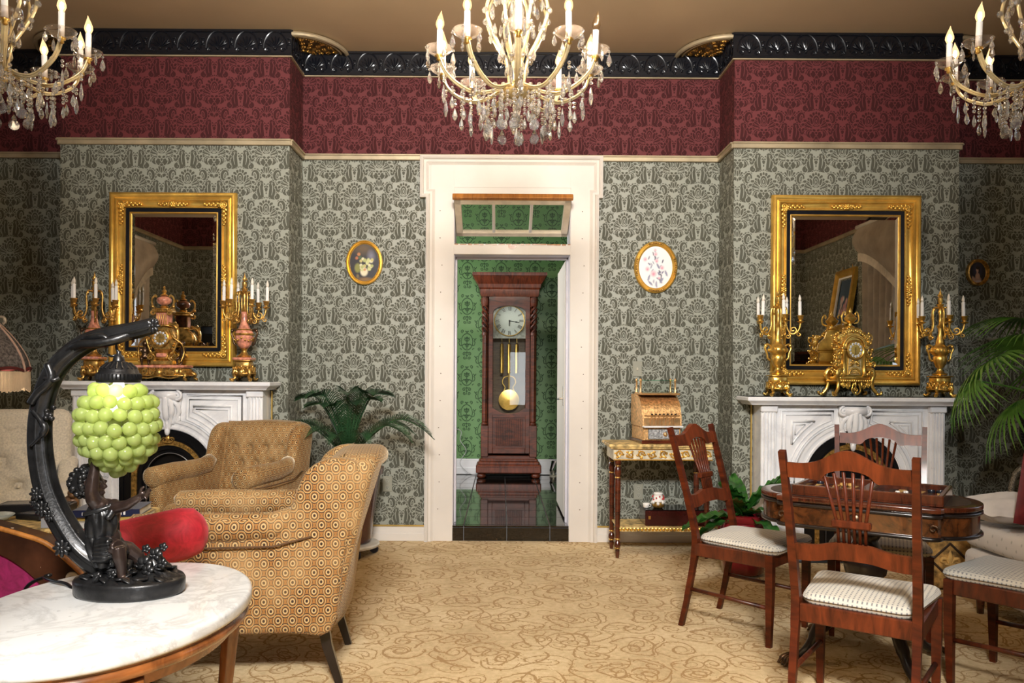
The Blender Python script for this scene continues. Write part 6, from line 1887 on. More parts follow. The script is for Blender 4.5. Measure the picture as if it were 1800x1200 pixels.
# ------------------------------------------------------------------ grape lamp with putto
LY = 1.98
LO = Vector(W(228, 1052, LY)); LO.z = TZ+.0005
LAMP = thing('grape_lamp', 'bronze putto table lamp with glowing green grape cluster shade on the marble table', 'lamp', LO)
def P(px, py, d=0.0):
    v = W(px, py, LY); return Vector((v.x-LO.x, d, v.z-LO.z))
M['lampbronze'] = pmat('blackened_bronze', (.016, .016, .017), .36, .55, .3, 25, bump=.25, bscale=90, coat=.15)
M['brownbronze'] = pmat('brown_bronze_skin', (.038, .024, .020), .32, .55, .25, 30, coat=.25)
# base
m = MB()
m.lathe([(0, 0), (.128, 0), (.134, .006), (.135, .034), (.131, .041)], 48, M=SCL(1, .72, 1))
ring = []
for k in range(48):
    a = 2*PI*k/48
    ring.append((.131*math.cos(a), .131*.72*math.sin(a), .040))
m2 = []
def mound(u, v):
    a = 2*PI*u; r = .131*(1-v)
    z = .041+.007*math.sin(v*PI*.5)+.010*math.sin(11*a+6*v)*(1-v)*min(1, v*5)+.006*math.sin(23*r/.13+3*a)*v*(1-v)
    x_, y_ = r*math.cos(a), r*.72*math.sin(a)
    z += .055*math.exp(-(((x_-.058)/.026)**2+((y_-.015)/.035)**2))*(1+.15*math.sin(x_*190)*math.sin(y_*170))
    return (r*math.cos(a), r*.72*math.sin(a), z)
m.grid(mound, 72, 14, closeu=True)
m.build('base', M['lampbronze'], LAMP, 3)
random.seed(21)
m = MB()
for k in range(46):
    a = random.uniform(0, 6.28); r = random.uniform(.02, .12)
    x, y = r*math.cos(a), r*.7*math.sin(a)
    z = .042+.016*random.random()*(1-r/.16)+.05*math.exp(-(((x-.055)/.03)**2+((y-.015)/.035)**2))
    Mx = T(x, y, z) @ RZ(random.uniform(0, 6.28)) @ RY(random.uniform(-.9, .9))
    m.ell((0, 0, 0), (.018, .010, .004), 7, 5, Mx)
for px, py, r, d in ((262, 985, .020, -.02), (275, 972, .017, .0), (285, 962, .012, .01), (255, 965, .012, .01), (270, 995, .016, -.03), (292, 985, .014, -.02), (215, 1000, .012, -.05), (200, 985, .013, -.03), (190, 1003, .012, -.05)):
    c = P(px, py, d)
    for j in range(5):
        aa = j*1.257
        m.ell((0, 0, 0), (r*.62, r*.5, r*.25), 7, 5, T(c.x+r*.45*math.cos(aa), c.y-.004, c.z+r*.45*math.sin(aa)) @ RX(PI/2-.5) @ RZ(aa))
    m.ell(tuple(c), r*.4, 7, 5)
m.build('foliage', M['lampbronze'], LAMP, 3)
# fluted crescent arm
cres = spline([P(225, 1008), P(180, 992), P(140, 962), P(108, 915), P(85, 865), P(73, 810), P(70, 755), P(76, 705), P(92, 660), P(120, 625), P(158, 600), P(200, 588), P(240, 580), P(270, 572)], 5)
nC = len(cres)
seg = 24
m = MB()
rad = [(.0335-.0140*(i/nC)**1.2) for i in range(nC)]
m.tube(cres, rad, seg)
for i in range(nC):
    for k in range(seg):
        v = Vector(m.v[i*seg+k]); c = cres[i]
        m.v[i*seg+k] = tuple(c+(v-c)*(1.03, 1.03, .74)[k % 3])
m.build('crescent_arm', M['lampbronze'], LAMP, 3)
def rosette(c, r, name='bronze_flower'):
    m = MB()
    for j in range(8):
        aa = j*PI/4
        m.ell((0, 0, 0), (r*.55, r*.22, r*.28), 7, 5, T(c.x+r*.55*math.cos(aa), c.y, c.z+r*.55*math.sin(aa)) @ RY(-aa))
    m.ell(tuple(c), (r*.35, r*.35, r*.35), 8, 6)
    m.build(name, M['lampbronze'], LAMP, 3)
for q, r in ((P(122, 958, -.034), .022), (P(76, 865, -.028), .018), (P(86, 890, -.032), .020), (P(70, 880, -.02), .014), (P(98, 903, -.03), .014), (P(272, 573, -.012), .018), (P(270, 568, -.004), .014)): rosette(q, r)
m = MB()
for k in range(8): m.ell(tuple(P(95+random.uniform(-9, 9), 725+random.uniform(-10, 10), -.024)), .007, 7, 5)
m.build('bud_cluster', M['lampbronze'], LAMP, 3, kind='stuff')
m = MB()
# twisting ribbon and bud
m.tube(spline([P(66, 720, -.022), P(84, 738, -.030), P(92, 752, -.032), P(82, 768, -.034), P(66, 782, -.030)], 5), [.006]*8+[.009]*8+[.004]*8, 8)
m.tube(spline([P(92, 640, -.02), P(100, 666, -.024), P(78, 690, -.028), P(64, 708, -.024)], 5), [.010]*16, 8)
m.tube(spline([P(88, 664, -.024), P(104, 668, -.028), P(112, 664, -.02)], 5), .006, 7)
m.tube(spline([P(120, 618, -.006), P(150, 606, -.026), P(185, 604, -.030), P(215, 596, -.018), P(235, 583, .004)], 5), [.010, .013], 8)
m.tube(spline([P(140, 598, .01), P(160, 596, -.018), P(190, 592, -.026), P(205, 606, -.022)], 5), [.012, .006], 8)
m.build('ribbon', M['lampbronze'], LAMP, 3, kind='stuff')
# putto, one continuous body
b = MB()
head = P(156, 848, -.005)
b.ell(tuple(head), (.036, .035, .037), 14, 10)
b.ell(tuple(P(180, 886, -.018)), (.024, .020, .020), 10, 8); b.ell(tuple(P(203, 888, -.008)), (.018, .018, .018), 10, 8)
b.ell(tuple(P(175, 853, -.006)), (.016, .022, .022), 10, 8)      # face
b.ell(tuple(P(187, 854, -.006)), (.006, .006, .006), 8, 6)       # nose
b.ell(tuple(P(183, 865, -.006)), (.006, .009, .004), 8, 6)       # mouth
b.ell(tuple(P(179, 871, -.006)), (.008, .010, .006), 8, 6)       # chin
b.ell(tuple(P(182, 846, -.020)), (.006, .006, .004), 8, 6); b.ell(tuple(P(182, 846, .008)), (.006, .006, .004), 8, 6)
b.tube([P(163, 864), P(173, 885)], .019, 10)
b.ell(tuple(P(187, 905)), (.034, .030, .042), 14, 10)
b.ell(tuple(P(188, 945)), (.034, .032, .034), 14, 10)
b.ell(tuple(P(197, 965)), (.038, .034, .026), 14, 10)
# raised arm
b.tube([P(180, 890, -.012), P(174, 872, -.030), P(173, 860, -.034), P(176, 838, -.034), P(178, 815, -.030), P(178, 806, -.030)], [.020, .018, .0165, .0145, .0115, .0095], 12)
b.ell(tuple(P(178, 798, -.030)), (.011, .008, .014), 10, 8)
for dx, dy, L in ((-6, -10, 9), (-2, -12, 11), (2, -12, 11), (6, -10, 9)):
    b.tube([P(178+dx*.7, 796, -.030), P(178+dx*1.2, 796+dy*.7, -.032), P(178+dx*1.4, 796+dy*.7-L*.45, -.026)], [.0046, .0042, .0034], 7)
b.tube([P(184, 801, -.030), P(190, 796, -.034), P(193, 789, -.032)], [.005, .0046, .0036], 7)
# stretched arm
b.tube([P(202, 892, -.012), P(218, 888, -.022), P(234, 884, -.03), P(250, 874, -.034), P(257, 870, -.034)], [.0165, .015, .013, .0105, .0085], 12)
b.ell(tuple(P(261, 866, -.034)), (.011, .008, .009), 10, 8)
for dz, L in ((-5, 12), (-1, 13), (3, 12), (6, 9)):
    b.tube([P(264, 865+dz, -.034-.002*dz), P(270, 861+dz*1.1, -.037-.002*dz), P(272+L*.2, 866+dz*1.1, -.038-.002*dz)], [.0044, .0040, .0034], 7)
b.tube([P(258, 862, -.036), P(261, 855, -.038), P(266, 851, -.038)], [.0048, .0044, .0034], 7)
# legs : near one bent down the base, far one tucked
b.tube([P(188, 958, -.022), P(206, 954, -.036), P(223, 955, -.046)], [.026, .023, .019], 12)
b.tube([P(223, 954, -.046), P(226, 972, -.047), P(229, 990, -.046), P(230, 1010, -.046)], [.0175, .0165, .0125, .0095], 12)
b.tube([P(228, 1008, -.044), P(240, 1011, -.054), P(254, 1014, -.062)], [.0105, .010, .006], 10)
b.tube([P(196, 968, .02), P(216, 972, .03), P(232, 985, .034), P(240, 1005, .03)], [.027, .023, .018, .013], 12)
fuse(b, 'putto_body', M['brownbronze'], LAMP, .0026, 2)
h = MB()
random.seed(4)
for k in range(110):
    th, ph = random.uniform(0, 6.28), random.uniform(-1.2, 1.4)
    dx, dy, dz = math.cos(ph)*math.cos(th), math.cos(ph)*math.sin(th), math.sin(ph)
    if dx > .35 and dz < .65: continue
    c = head+Vector((dx*.037-.003, dy*.037, dz*.038+.003))
    h.ell(tuple(c), (.0085, .0085, .0075), 8, 6)
h.ell(tuple(head+Vector((-.006, 0, .004))), (.036, .037, .038), 12, 9)
h.build('curly_hair', M['lampbronze'], LAMP, 3)
dress_ = MB()
def tunic(u, v):
    a = 2*PI*u
    zs = [P(183, 884), P(182, 900), P(182, 920), P(181, 940), P(187, 955), P(193, 972), P(194, 990)]
    rx = [.030, .036, .039, .036, .043, .043, .028]; ry = [.026, .034, .036, .035, .042, .046, .044]
    t = v*6; i = min(5, int(t)); f = t-i
    c = zs[i].lerp(zs[i+1], f); x, y = rx[i]*(1-f)+rx[i+1]*f, ry[i]*(1-f)+ry[i+1]*f
    w = 1+.075*math.sin(7*a+5*v+2*math.sin(3*v))*(.5+v)+.04*math.sin(13*a-9*v)
    if .48 < v < .54: w *= .93
    return (c.x+x*w*math.cos(a), c.y+y*w*math.sin(a)-.006, c.z)
dress_.grid(tunic, 72, 36, closeu=True)
for k in range(5):
    dress_.tube(spline([P(184, 950+k*6, -.036-.002*k), P(200, 945+k*7, -.050), P(214, 944+k*6, -.060+.004*k)], 4), [.012, .013, .009], 8)
dress_.tube(spline([P(160, 900, -.034), P(185, 893, -.036), P(205, 886, -.02)], 5), .006, 7); dress_.tube(spline([P(200, 884, -.02), P(206, 894, -.024), P(200, 908, -.034)], 4), .008, 7)
dress_.build('tunic', M['lampbronze'], LAMP, 3)
# hook, cap and grapes
HC = P(208, 760)
m = MB(); m.tube(spline([P(210, 598), P(205, 606), P(206, 616), P(212, 624), P(208, 632)], 5), .0035, 6); m.tube([P(188, 622), P(196, 626), P(204, 624)], .003, 6)
m.build('hook', M['lampbronze'], LAMP, 3)
cz = P(208, 672).z
m = MB().lathe([(.050, 0), (.052, .006), (.051, .022), (.047, .025), (.046, .030), (.040, .037), (.030, .046), (.014, .054), (.012, .066), (.006, .070), (.005, .078), (0, .080)], 36, (HC.x, 0, cz))
for k in range(36):
    a = 2*PI*k/36; m.tube([(HC.x+.0515*math.cos(a), .0515*math.sin(a), cz+.007), (HC.x+.0515*math.cos(a), .0515*math.sin(a), cz+.021)], .0022, 5)
for k in range(20):
    a = 2*PI*k/20; m.tube([(HC.x+.043*math.cos(a), .043*math.sin(a), cz+.034), (HC.x+.026*math.cos(a), .026*math.sin(a), cz+.049)], .0028, 5)
m.build('shade_cap', M['lampbronze'], LAMP, .9)
gm, gt_, gp = newmat('green_grape_glass')
gp.inputs['Base Color'].default_value = (.40, .49, .17, 1); gp.inputs['Roughness'].default_value = .28; gp.inputs['Coat Weight'].default_value = .4
gp.inputs['Transmission Weight'].default_value = .35; gp.inputs['IOR'].default_value = 1.25
_d = gt_.n('ShaderNodeBsdfTranslucent'); _d.inputs[0].default_value = (.74, .82, .38, 1)
_x = gt_.n('ShaderNodeMixShader'); _x.inputs[0].default_value = .42
_o = [n for n in gt_.t.nodes if n.type == 'OUTPUT_MATERIAL'][0]
gt_.t.links.new(gp.outputs[0], _x.inputs[1]); gt_.t.links.new(_d.outputs[0], _x.inputs[2]); gt_.t.links.new(_x.outputs[0], _o.inputs[0])
grape_me = MB().ell((0, 0, 0), .0172, 16, 11).mesh('grape', gm, 3)
random.seed(9)
for py, R, n in ((686, 38, 11), (707, 54, 15), (728, 58, 16), (750, 62, 17), (771, 57, 16), (790, 50, 14), (806, 37, 10), (817, 22, 6), (826, 5, 2)):
    c = P(208, py)
    off = random.random()*6
    for k in range(n):
        a = off+2*PI*k/n
        rr = R/FPX*LY*random.uniform(.95, 1.05)
        obj('grape', grape_me, LAMP, (c.x+rr*math.cos(a), rr*math.sin(a), c.z+random.uniform(-.004, .004)), (random.random()*3, 0, random.random()*6))
core = MB(); core.lathe([(0, P(0, 738).z), (.014, P(0, 732).z), (.022, P(0, 715).z), (.020, P(0, 695).z), (.012, cz)], 16, (HC.x, 0, 0))
core.build('lamp_bulb', pmat('frosted_lamp_bulb', (.9, .88, .7), .5, 0, 0, emit=((1.0, .93, .62), 3.0)), LAMP, 3)
bl = bpy.data.lights.new('grape_lamp_bulb', 'POINT'); bl.energy = 1.0; bl.color = (1, .92, .65); bl.shadow_soft_size = .02
bo_ = bpy.data.objects.new('grape_lamp_bulb', bl); COL.objects.link(bo_); bo_.location = (LO.x+HC.x, LO.y-.028, LO.z+P(208, 684).z)
cd = MB().tube(spline([W(137, 1048, 2.0)+Vector((0, 0, .004)), Vector((*W(118, 1044, 2.03).xy, TZ+.006)), Vector((*W(95, 1036, 2.06).xy, TZ+.006)), Vector((*W(78, 1030, 2.10).xy, TZ+.006)), Vector((-1.20, 2.11, TZ+.008)), Vector((-1.27, 2.12, TZ-.03)), Vector((-1.29, 2.13, TZ-.14))], 6), .005, 8)
tag(cd.build('lamp_cord', M['iron'], None, 3), 'black lamp cord running off the back of the marble table', 'cord')

# ------------------------------------------------------------------ crimson settee with bolster arm
ST = thing('settee', 'crimson settee with scuffed dark wood back frame and rolled arm, behind the marble table', 'sofa', (-1.55, 2.62, 0), 0)
def L(px, py, Y): v = W(px, py, Y); return Vector((v.x+1.55, v.y-2.62, v.z))
def velvet(name, a, b):
    m, t, p = newmat(name)
    tc = t.n('ShaderNodeTexCoord').outputs['Object']
    f = t.noise(tc, 14, 5, .65, 2.0)
    t.set(p, 'Base Color', t.ramp(f, [(.35, a), (.62, b)])); p.inputs['Roughness'].default_value = .6; p.inputs['Sheen Weight'].default_value = .2; p.inputs['Sheen Tint'].default_value = (1, .45, .5, 1)
    return m
M['crimson'] = velvet('crimson_brocade', (.28, .004, .012), (.50, .012, .030)); M['plum'] = velvet('plum_brocade', (.16, .004, .045), (.30, .012, .10))
def scuffed():
    m, t, p = newmat('scuffed_dark_frame')
    tc = t.n('ShaderNodeTexCoord').outputs['Object']
    base = t.ramp(t.noise(tc, 9, 4), [(.35, (.020, .007, .004)), (.7, (.075, .026, .012))])
    mp = t.n('ShaderNodeMapping'); mp.inputs['Scale'].default_value = (60, 60, 18); mp.inputs['Rotation'].default_value = (0, .6, 0); t.t.links.new(tc, mp.inputs[0])
    sc = t.m('GREATER_THAN', t.noise(mp.outputs[0], 1.0, 2), .715)
    t.set(p, 'Base Color', t.mix(sc, base, (.55, .42, .30))); p.inputs['Roughness'].default_value = .3; p.inputs['Coat Weight'].default_value = .4
    return m
Yb = 2.32
top = [(-330, 905), (-200, 893), (-90, 897), (0, 920), (50, 934), (90, 948), (125, 975), (160, 1010), (178, 1050), (182, 1120)]
bot = [(125, 1150), (118, 1080), (105, 1048), (80, 1018), (45, 988), (0, 965), (-90, 945), (-200, 940), (-330, 950)]
tp = [(p.x, p.z) for p in spline([L(x, y, Yb) for x, y in top], 5)]; bp = [(p.x, p.z) for p in spline([L(x, y, Yb) for x, y in bot], 5)]
m = MB(); m.prism(tp+bp, -.335, -.265); fr = m.build('back_frame', scuffed(), ST, .5)
MB().tube([(x, -.330, z-.004) for x, z in tp], .008, 6).build('worn_edge', M['rawwood'], fr, 3)
MB().lathe([(0, .004), (.010, .008), (.017, .006), (.020, 0)], 16, M=T(*L(127, 1016, Yb-.035)) @ RX(PI/2)).build('bolt_cap', pmat('ivory_cap', (.6, .5, .36), .4), fr, 3)
cap = MB().lathe([(0, .0095), (.007, .009)], 12, M=T(*L(127, 1016, Yb-.035)) @ RX(PI/2)); cap.build('bolt_hole', M['black'], fr, 3)
pan = [(-.95, .50)]+bp[::-1]+[(bp[0][0]-.01, .50)]
m = MB(); m.prism(pan, -.325, -.27); m.build('back_panel', M['plum'], ST, .5)
m = MB(); softslab(m, rounded_rect(-.95, .30, -.26, .30, .06), .34, .46, .04, 'Z', crown=.02); m.build('seat', M['crimson'], ST, 3)
m = MB(); m.box((-.33, .02, .29), (1.25, .56, .10), .01); m.build('seat_rail', M['mahogh'], ST)
a, b = Vector((.08, -.20, .680)), Vector((.50, .08, .750))
dv = (b-a).normalized()
m = MB(); m.tube([a, a+dv*.02, a.lerp(b, .5), b-dv*.03, b+dv*.015, b+dv*.04, b+dv*.052], [.06, .082, .087, .088, .078, .048, .012], 28)
m.build('rolled_arm', M['crimson'], ST, 3)
m = MB(); m.prism([(-.02, .30), (.22, .30), (.30, .66), (.0, .66)], -.20, .12); m.build('arm_support', M['crimson'], ST, .5)
for x, y in ((-.90, -.27), (.24, -.26), (.24, .26), (-.90, .26)): MB().lathe([(.016, 0), (.024, .05), (.018, .12), (.03, .18), (.03, .25)], 12, (x, y, 0)).build('leg', M['mahog'], ST, 3)

# ------------------------------------------------------------------ gilt coffee table with books and boxes
CF = thing('coffee_table', 'carved gilt coffee table loaded with books, at the left between settee and armchairs', 'table', (-2.42, 3.98, 0), .10)
CF.scale = (1, 1, 1.11)
m = MB(); m.box((0, 0, .485), (1.18, .62, .03), .008); m.build('top', M['wornTop'], CF)
m = MB(); m.box((0, 0, .435), (1.10, .55, .07), .006)
for k in range(30): m.ell((-.53+.0366*k, -.285, .425), (.014, .012, .022), 6, 4)
for k in range(58): m.ell((-.57+.02*k, -.312, .484), (.007, .006, .007), 5, 4)
m.build('carved_apron', M['gold_old'], CF, .9)
for sx_ in (-1, 1):
    for sy_ in (-1, 1):
        MB().tube(spline([(sx_*.52, sy_*.25, .44), (sx_*.56, sy_*.28, .36), (sx_*.53, sy_*.26, .18), (sx_*.56, sy_*.28, .03), (sx_*.58, sy_*.30, .015)], 5), [.035, .03, .022, .018, .022], 8).build('leg', M['gold_old'], CF, 3)
def at_cf(px, py, Y, z): v = W(px, py, Y); return (v.x, Y, z)
def book(loc, sz, rz, col, label, spine=(.8, .8, .8), marks=0):
    t = thing('book', label, 'book', loc, rz, 'books on the coffee table')
    w, d, h = sz
    mc = pmat('book_cover', col, .35, 0, .05, coat=.3)
    m = MB(); m.box((0, 0, .0015), (w, d, .003), .0008); m.box((0, 0, h-.0015), (w, d, .003), .0008); m.box((0, -d/2+.0015, h/2), (w, .003, h), .0008); m.build('cover', mc, t)
    MB().box((0, .003, h/2), (w-.010, d-.010, h-.006), 0).build('pages', pmat('book_pages', (.72, .68, .58), .8), t, 0)
    if marks:
        k = MB(); x = -w*.34
        for wd in (.008, .008, .008, .008): k.box((x, -d/2-.0004, h/2), (wd*.8, .001, h*.42), 0); x += .012
        for wd in (.012, .004, .009): k.box((x+w*.36, -d/2-.0004, h/2), (wd, .001, h*.46), 0); x += .014
        k.build('spine_marks', pmat('spine_print', spine, .6), t, 0, kind='stuff')
zt = .5556
book(at_cf(196, 905, 3.86, zt), (.34, .26, .030), .15, (.62, .60, .55), 'white covered book at the bottom of the stack beside the lamp figure')
book(at_cf(206, 905, 3.87, zt+.0302), (.29, .22, .020), .10, (.45, .30, .08), 'tan covered book in the middle of the stack beside the lamp figure')
book(at_cf(199, 895, 3.86, zt+.0504), (.30, .23, .034), .18, (.012, .018, .05), 'navy book with pale lettering on top of the stack beside the lamp figure', (.8, .78, .75), 1)
book(at_cf(104, 890, 3.82, zt), (.10, .18, .045), .2, (.40, .42, .45), 'grey-white book lying at the left foot of the lamp figure')
def gadget(loc, sz, rz, label, col=(.012, .012, .014), tilt=0.0):
    t = thing('black_case', label, 'case', loc, rz)
    w, d, h = sz
    MB().box((0, 0, h/2), (w, d, h), .006, RX(tilt)).build('body', pmat('black_plastic_case', col, .35, 0, .1), t)
    k = MB(); k.box((0, -.01, h), (w*.72, d*.55, .003), .001, RX(tilt)); k.box((w*.2, -d*.35, h), (w*.12, .01, .004), .001, RX(tilt)); k.build('face', pmat('grey_face', (.10, .10, .11), .2), t)
gadget(at_cf(38, 905, 4.12, zt), (.20, .16, .055), .2, 'open black card case propped on the coffee table under the cream chair')
gadget(at_cf(66, 905, 3.98, zt), (.16, .12, .030), -.3, 'small flat black case on the coffee table left of the lamp arm')
gadget(at_cf(108, 905, 4.10, zt), (.12, .10, .060), .15, 'upright black case on the coffee table touching the lamp arm in view')
pw_ = thing('glass_dish', 'pale glass dish at the left end of the coffee table', 'dish', at_cf(-8, 912, 3.88, zt))
MB().lathe([(.03, 0), (.055, .01), (.085, .035), (.08, .037), (.05, .016), (0, .008)], 20).build('bowl', pmat('milky_glass', (.62, .70, .68), .15, 0, .05, trans=.4), pw_, 3)
cv = thing('carved_lion', 'small carved brown wooden lion at the back of the coffee table', 'figurine', at_cf(124, 905, 4.2, zt))
b = MB(); b.ell((0, 0, .045), (.045, .032, .040), 12, 8); b.ell((.020, -.01, .095), (.030, .028, .030), 12, 8); b.ell((.030, -.038, .088), (.016, .018, .014), 10, 7)
for s in (-1, 1): b.tube([(s*.02+.01, -.03, .05), (s*.024+.012, -.05, .012)], [.014, .012], 8); b.ell((s*.02+.02, .0, .122), .009, 7, 5)
fuse(b, 'lion_body', wood('carved_walnut', (.06, .025, .01), (.32, .16, .06), .4, .2, (9, 9, 9)), cv, .005, 2)

# ------------------------------------------------------------------ cream tufted chair and fringed lamp at far left
CH = thing('cream_chair', 'cream button-tufted high-back chair at the left edge, beyond the coffee table', 'chair', (-3.02, 4.72, 0), .42)
M['cream'] = pmat('cream_tweed', (.70, .63, .50), .85, 0, .12, 90, bump=.2, bscale=200, sheen=.3)
tf = [(x, z) for j, z in enumerate((.58, .73, .88)) for x in ((-.2, 0, .2) if j % 2 else (-.3, -.1, .1, .3))]
m = MB()
def cb_(u, v):
    x = (u-.5)*.74; z = .42+v*.62
    e = max(0, 1-abs(2*u-1)**5)**.5*max(0, 1-abs(2*v-1)**6)**.5
    y = .22-.09*e+.10*(z-.42)
    for tx, tz in tf:
        q = (x-tx)**2+(z-tz)**2; y += .045*math.exp(-q/.0012)+.02*math.exp(-q/.006)
    for s in (1, -1):
        for tx, tz in tf:
            dx_, dz_ = x-tx, z-tz
            y += .010*math.exp(-((dx_*.6+s*dz_*.8)/.010)**2)*math.exp(-(dx_*dx_+dz_*dz_)/.02)
    return (x, y, z)
m.grid(cb_, 60, 56)
ib = m.build('tufted_back', M['cream'], CH, 3)
for tx, tz in tf: MB().ell((tx, .22-.055+.10*(tz-.42), tz), (.014, .010, .014), 9, 6).build('button', M['cream'], ib, 3)
m = MB(); softslab(m, rounded_rect(-.39, .39, .42, 1.055, .07), .20, .33, .045, 'Y'); m.build('back', M['cream'], CH, 3)
m = MB(); softslab(m, rounded_rect(-.36, .36, -.40, .24, .07), .30, .45, .05, 'Z', crown=.02); m.build('seat', M['cream'], CH, 3)
for s in (-1, 1):
    sd = [(p.x, p.y) for p in spline([(-.36, .20, 0), (-.38, .56, 0), (-.30, .62, 0), (.0, .62, 0), (.12, .70, 0), (.20, .74, 0), (.28, .70, 0), (.28, .22, 0), (0, .19, 0)], 4, True)]
    m = MB(); a, b = (.32, .43) if s > 0 else (-.43, -.32); softslab(m, sd, a, b, .04, 'X'); m.build('arm', M['cream'], CH, 3)
    for y in (-.32, .24): MB().tube([(s*.34, y, .22), (s*.34, y, 0)], [.028, .018], 8).build('leg', M['mahog'], CH, 3)
SL = thing('fringed_lamp', 'floor lamp with grey lace shade and ivory fringe, cut by the left edge', 'lamp', (-3.50, 5.32, 0))
shz = 1.265
m = MB()
for k in range(8):
    def pn(u, v, k=k):
        a = 2*PI*(k+u)/8
        r = .10+.195*math.sin(v*PI/2)**.9
        r *= 1-.06*math.sin(PI*u)*(1-v)-.05*math.sin(PI*u)*v
        return (r*math.cos(a), r*math.sin(a), shz+.30*(1-v)**1.1+.06+(.03*math.sin(PI*u)-.03)*v)
    m.grid(pn, 8, 10)
m.build('shade', pmat('grey_lace', (.15, .135, .13), .7, 0, .5, 60, bump=.4, bscale=90), SL, 3)
rib = MB()
for k in range(8):
    a = 2*PI*k/8; rib.tube([((.10+.195*math.sin(v*PI/2)**.9)*1.012*math.cos(a), (.10+.195*math.sin(v*PI/2)**.9)*1.012*math.sin(a), shz+.30*(1-v)**1.1+.06-.03*v) for v in [i/8 for i in range(9)]], .008, 6)
rib.build('rib_gimp', pmat('peach_gimp', (.62, .42, .33), .7), SL, 3)
bn = MB().tube([(.29*math.cos(2*PI*i/64), .29*math.sin(2*PI*i/64), shz+.035+.018*abs(math.sin(4*2*PI*i/64/1.0))) for i in range(64)], .011, 7, closed=True)
bn.build('maroon_band', pmat('maroon_braid', (.13, .02, .02), .7), SL, 3)
fg = MB(); random.seed(2)
for k in range(210):
    a = 2*PI*k/210; z1 = shz-.085-.022*abs(math.sin(4*a))+random.uniform(-.008, .008)
    fg.tube([(.287*math.cos(a), .287*math.sin(a), shz+.03), (.290*math.cos(a), .290*math.sin(a), z1)], .0042, 4, caps=False)
fg.build('fringe', pmat('ivory_fringe', (.74, .58, .40), .8), SL, 3, kind='stuff')
m = MB(); m.lathe([(.15, 0), (.15, .02), (.05, .04), (.02, .08), (.014, .3), (.022, .6), (.014, .7), (.014, 1.56)], 16); m.tube(spline([(0, 0, 1.54), (.02, 0, 1.60), (.08, 0, 1.655), (.15, 0, 1.66), (.165, 0, 1.63), (.15, 0, 1.615)], 5), .010, 7)
m.build('stand', pmat('ivory_metal', (.55, .48, .38), .4, .2), SL, .9)
lb = bpy.data.lights.new('fringed_lamp_bulb', 'POINT'); lb.energy = 9; lb.color = BULB_COLOUR; lb.shadow_soft_size = .04
lo = bpy.data.objects.new('fringed_lamp_bulb', lb); COL.objects.link(lo); lo.location = (-3.50, 5.32, shz+.1)

# ------------------------------------------------------------------ plants
def leafmat(name, a, b, rough=.4):
    m, t, p = newmat(name)
    tc = t.n('ShaderNodeTexCoord').outputs['Object']
    t.set(p, 'Base Color', t.ramp(t.noise(tc, 9, 3), [(.35, a), (.65, b)])); p.inputs['Roughness'].default_value = rough; p.inputs['Coat Weight'].default_value = .25
    return m
M['cycad'] = leafmat('cycad_green', (.010, .040, .014), (.030, .095, .035)); M['palm'] = leafmat('palm_green', (.045, .15, .015), (.13, .29, .04)); M['fern'] = leafmat('nest_fern_green', (.012, .07, .010), (.045, .17, .025), .3)

def frond_mesh(L, lift, droop, n=40, ll=.115, mat=None):
    n = 54
    m = MB()
    path = spline([(0, 0, 0), (L*.25, 0, lift*.55), (L*.55, 0, lift*.95), (L*.80, 0, lift-droop*.35), (L, 0, lift-droop)], 10)
    m.tube(path, [.007, .002], 5)
    N = len(path)
    for i in range(n):
        t = .06+.94*i/(n-1); q = min(N-2, int(t*(N-1))); p = path[q].lerp(path[q+1], t*(N-1)-q)
        d = (path[q+1]-path[q]).normalized()
        l = ll*(math.sin(PI*min(1, .15+t*.9))**.6)*(1 if t < .9 else .7)
        for s in (-1, 1):
            side = Vector((0, s, 0)); up = d.cross(side)*s
            up = up if up.z > 0 else -up
            dirn = (d*.55+side*.80+up*.42).normalized()
            w = d*.0038
            tip = p+dirn*l+Vector((0, 0, -.12*l)); mid = p+dirn*l*.55+up*.004
            m.add([tuple(p-w), tuple(p+w), tuple(mid+w*1.1), tuple(mid-w*1.1), tuple(tip)], [(0, 1, 2, 3), (3, 2, 4)])
    return m.mesh('frond', mat, .9)
PC = thing('potted_cycad', 'dark green cycad in a tall brown pot beside the doorway', 'potted plant', (-1.09, 5.66, 0))
m = MB(); m.lathe([(.20, .062), (.225, .064), (.23, .078), (.222, .088), (.0, .088)], 36); caddy = m.build('plant_caddy', pmat('pale_caddy', (.62, .60, .54), .5), PC, .5)
for k in range(5):
    a = -1.0+k*2*PI/5; MB().lathe([(0, -.014), (.028, -.014), (.032, -.006), (.032, .006), (.028, .014), (0, .014)], 16, M=T(.19*math.cos(a), .19*math.sin(a), .033) @ RZ(a) @ RX(PI/2)).build('caster_wheel', pmat('dark_blue_wheel', (.01, .014, .035), .3), caddy, .7)
MB().lathe([(.15, .089), (.165, .10), (.19, .28), (.225, .52), (.235, .575), (.255, .58), (.258, .625), (.24, .63), (.232, .60), (.0, .58)], 40).build('pot', pmat('oxblood_pot', (.055, .014, .009), .25, 0, .2, 8, coat=.5), PC, .7)
MB().ell((0, 0, .62), (.07, .07, .09), 12, 8).build('crown', wood('cycad_crown', (.05, .03, .015), (.14, .09, .04), .8, 0, (12, 12, 12)), PC, 3)
fa, fb_ = frond_mesh(.40, .50, .04, 44, .135, M['cycad']), frond_mesh(.62, .34, .14, 46, .135, M['cycad'])
random.seed(8)
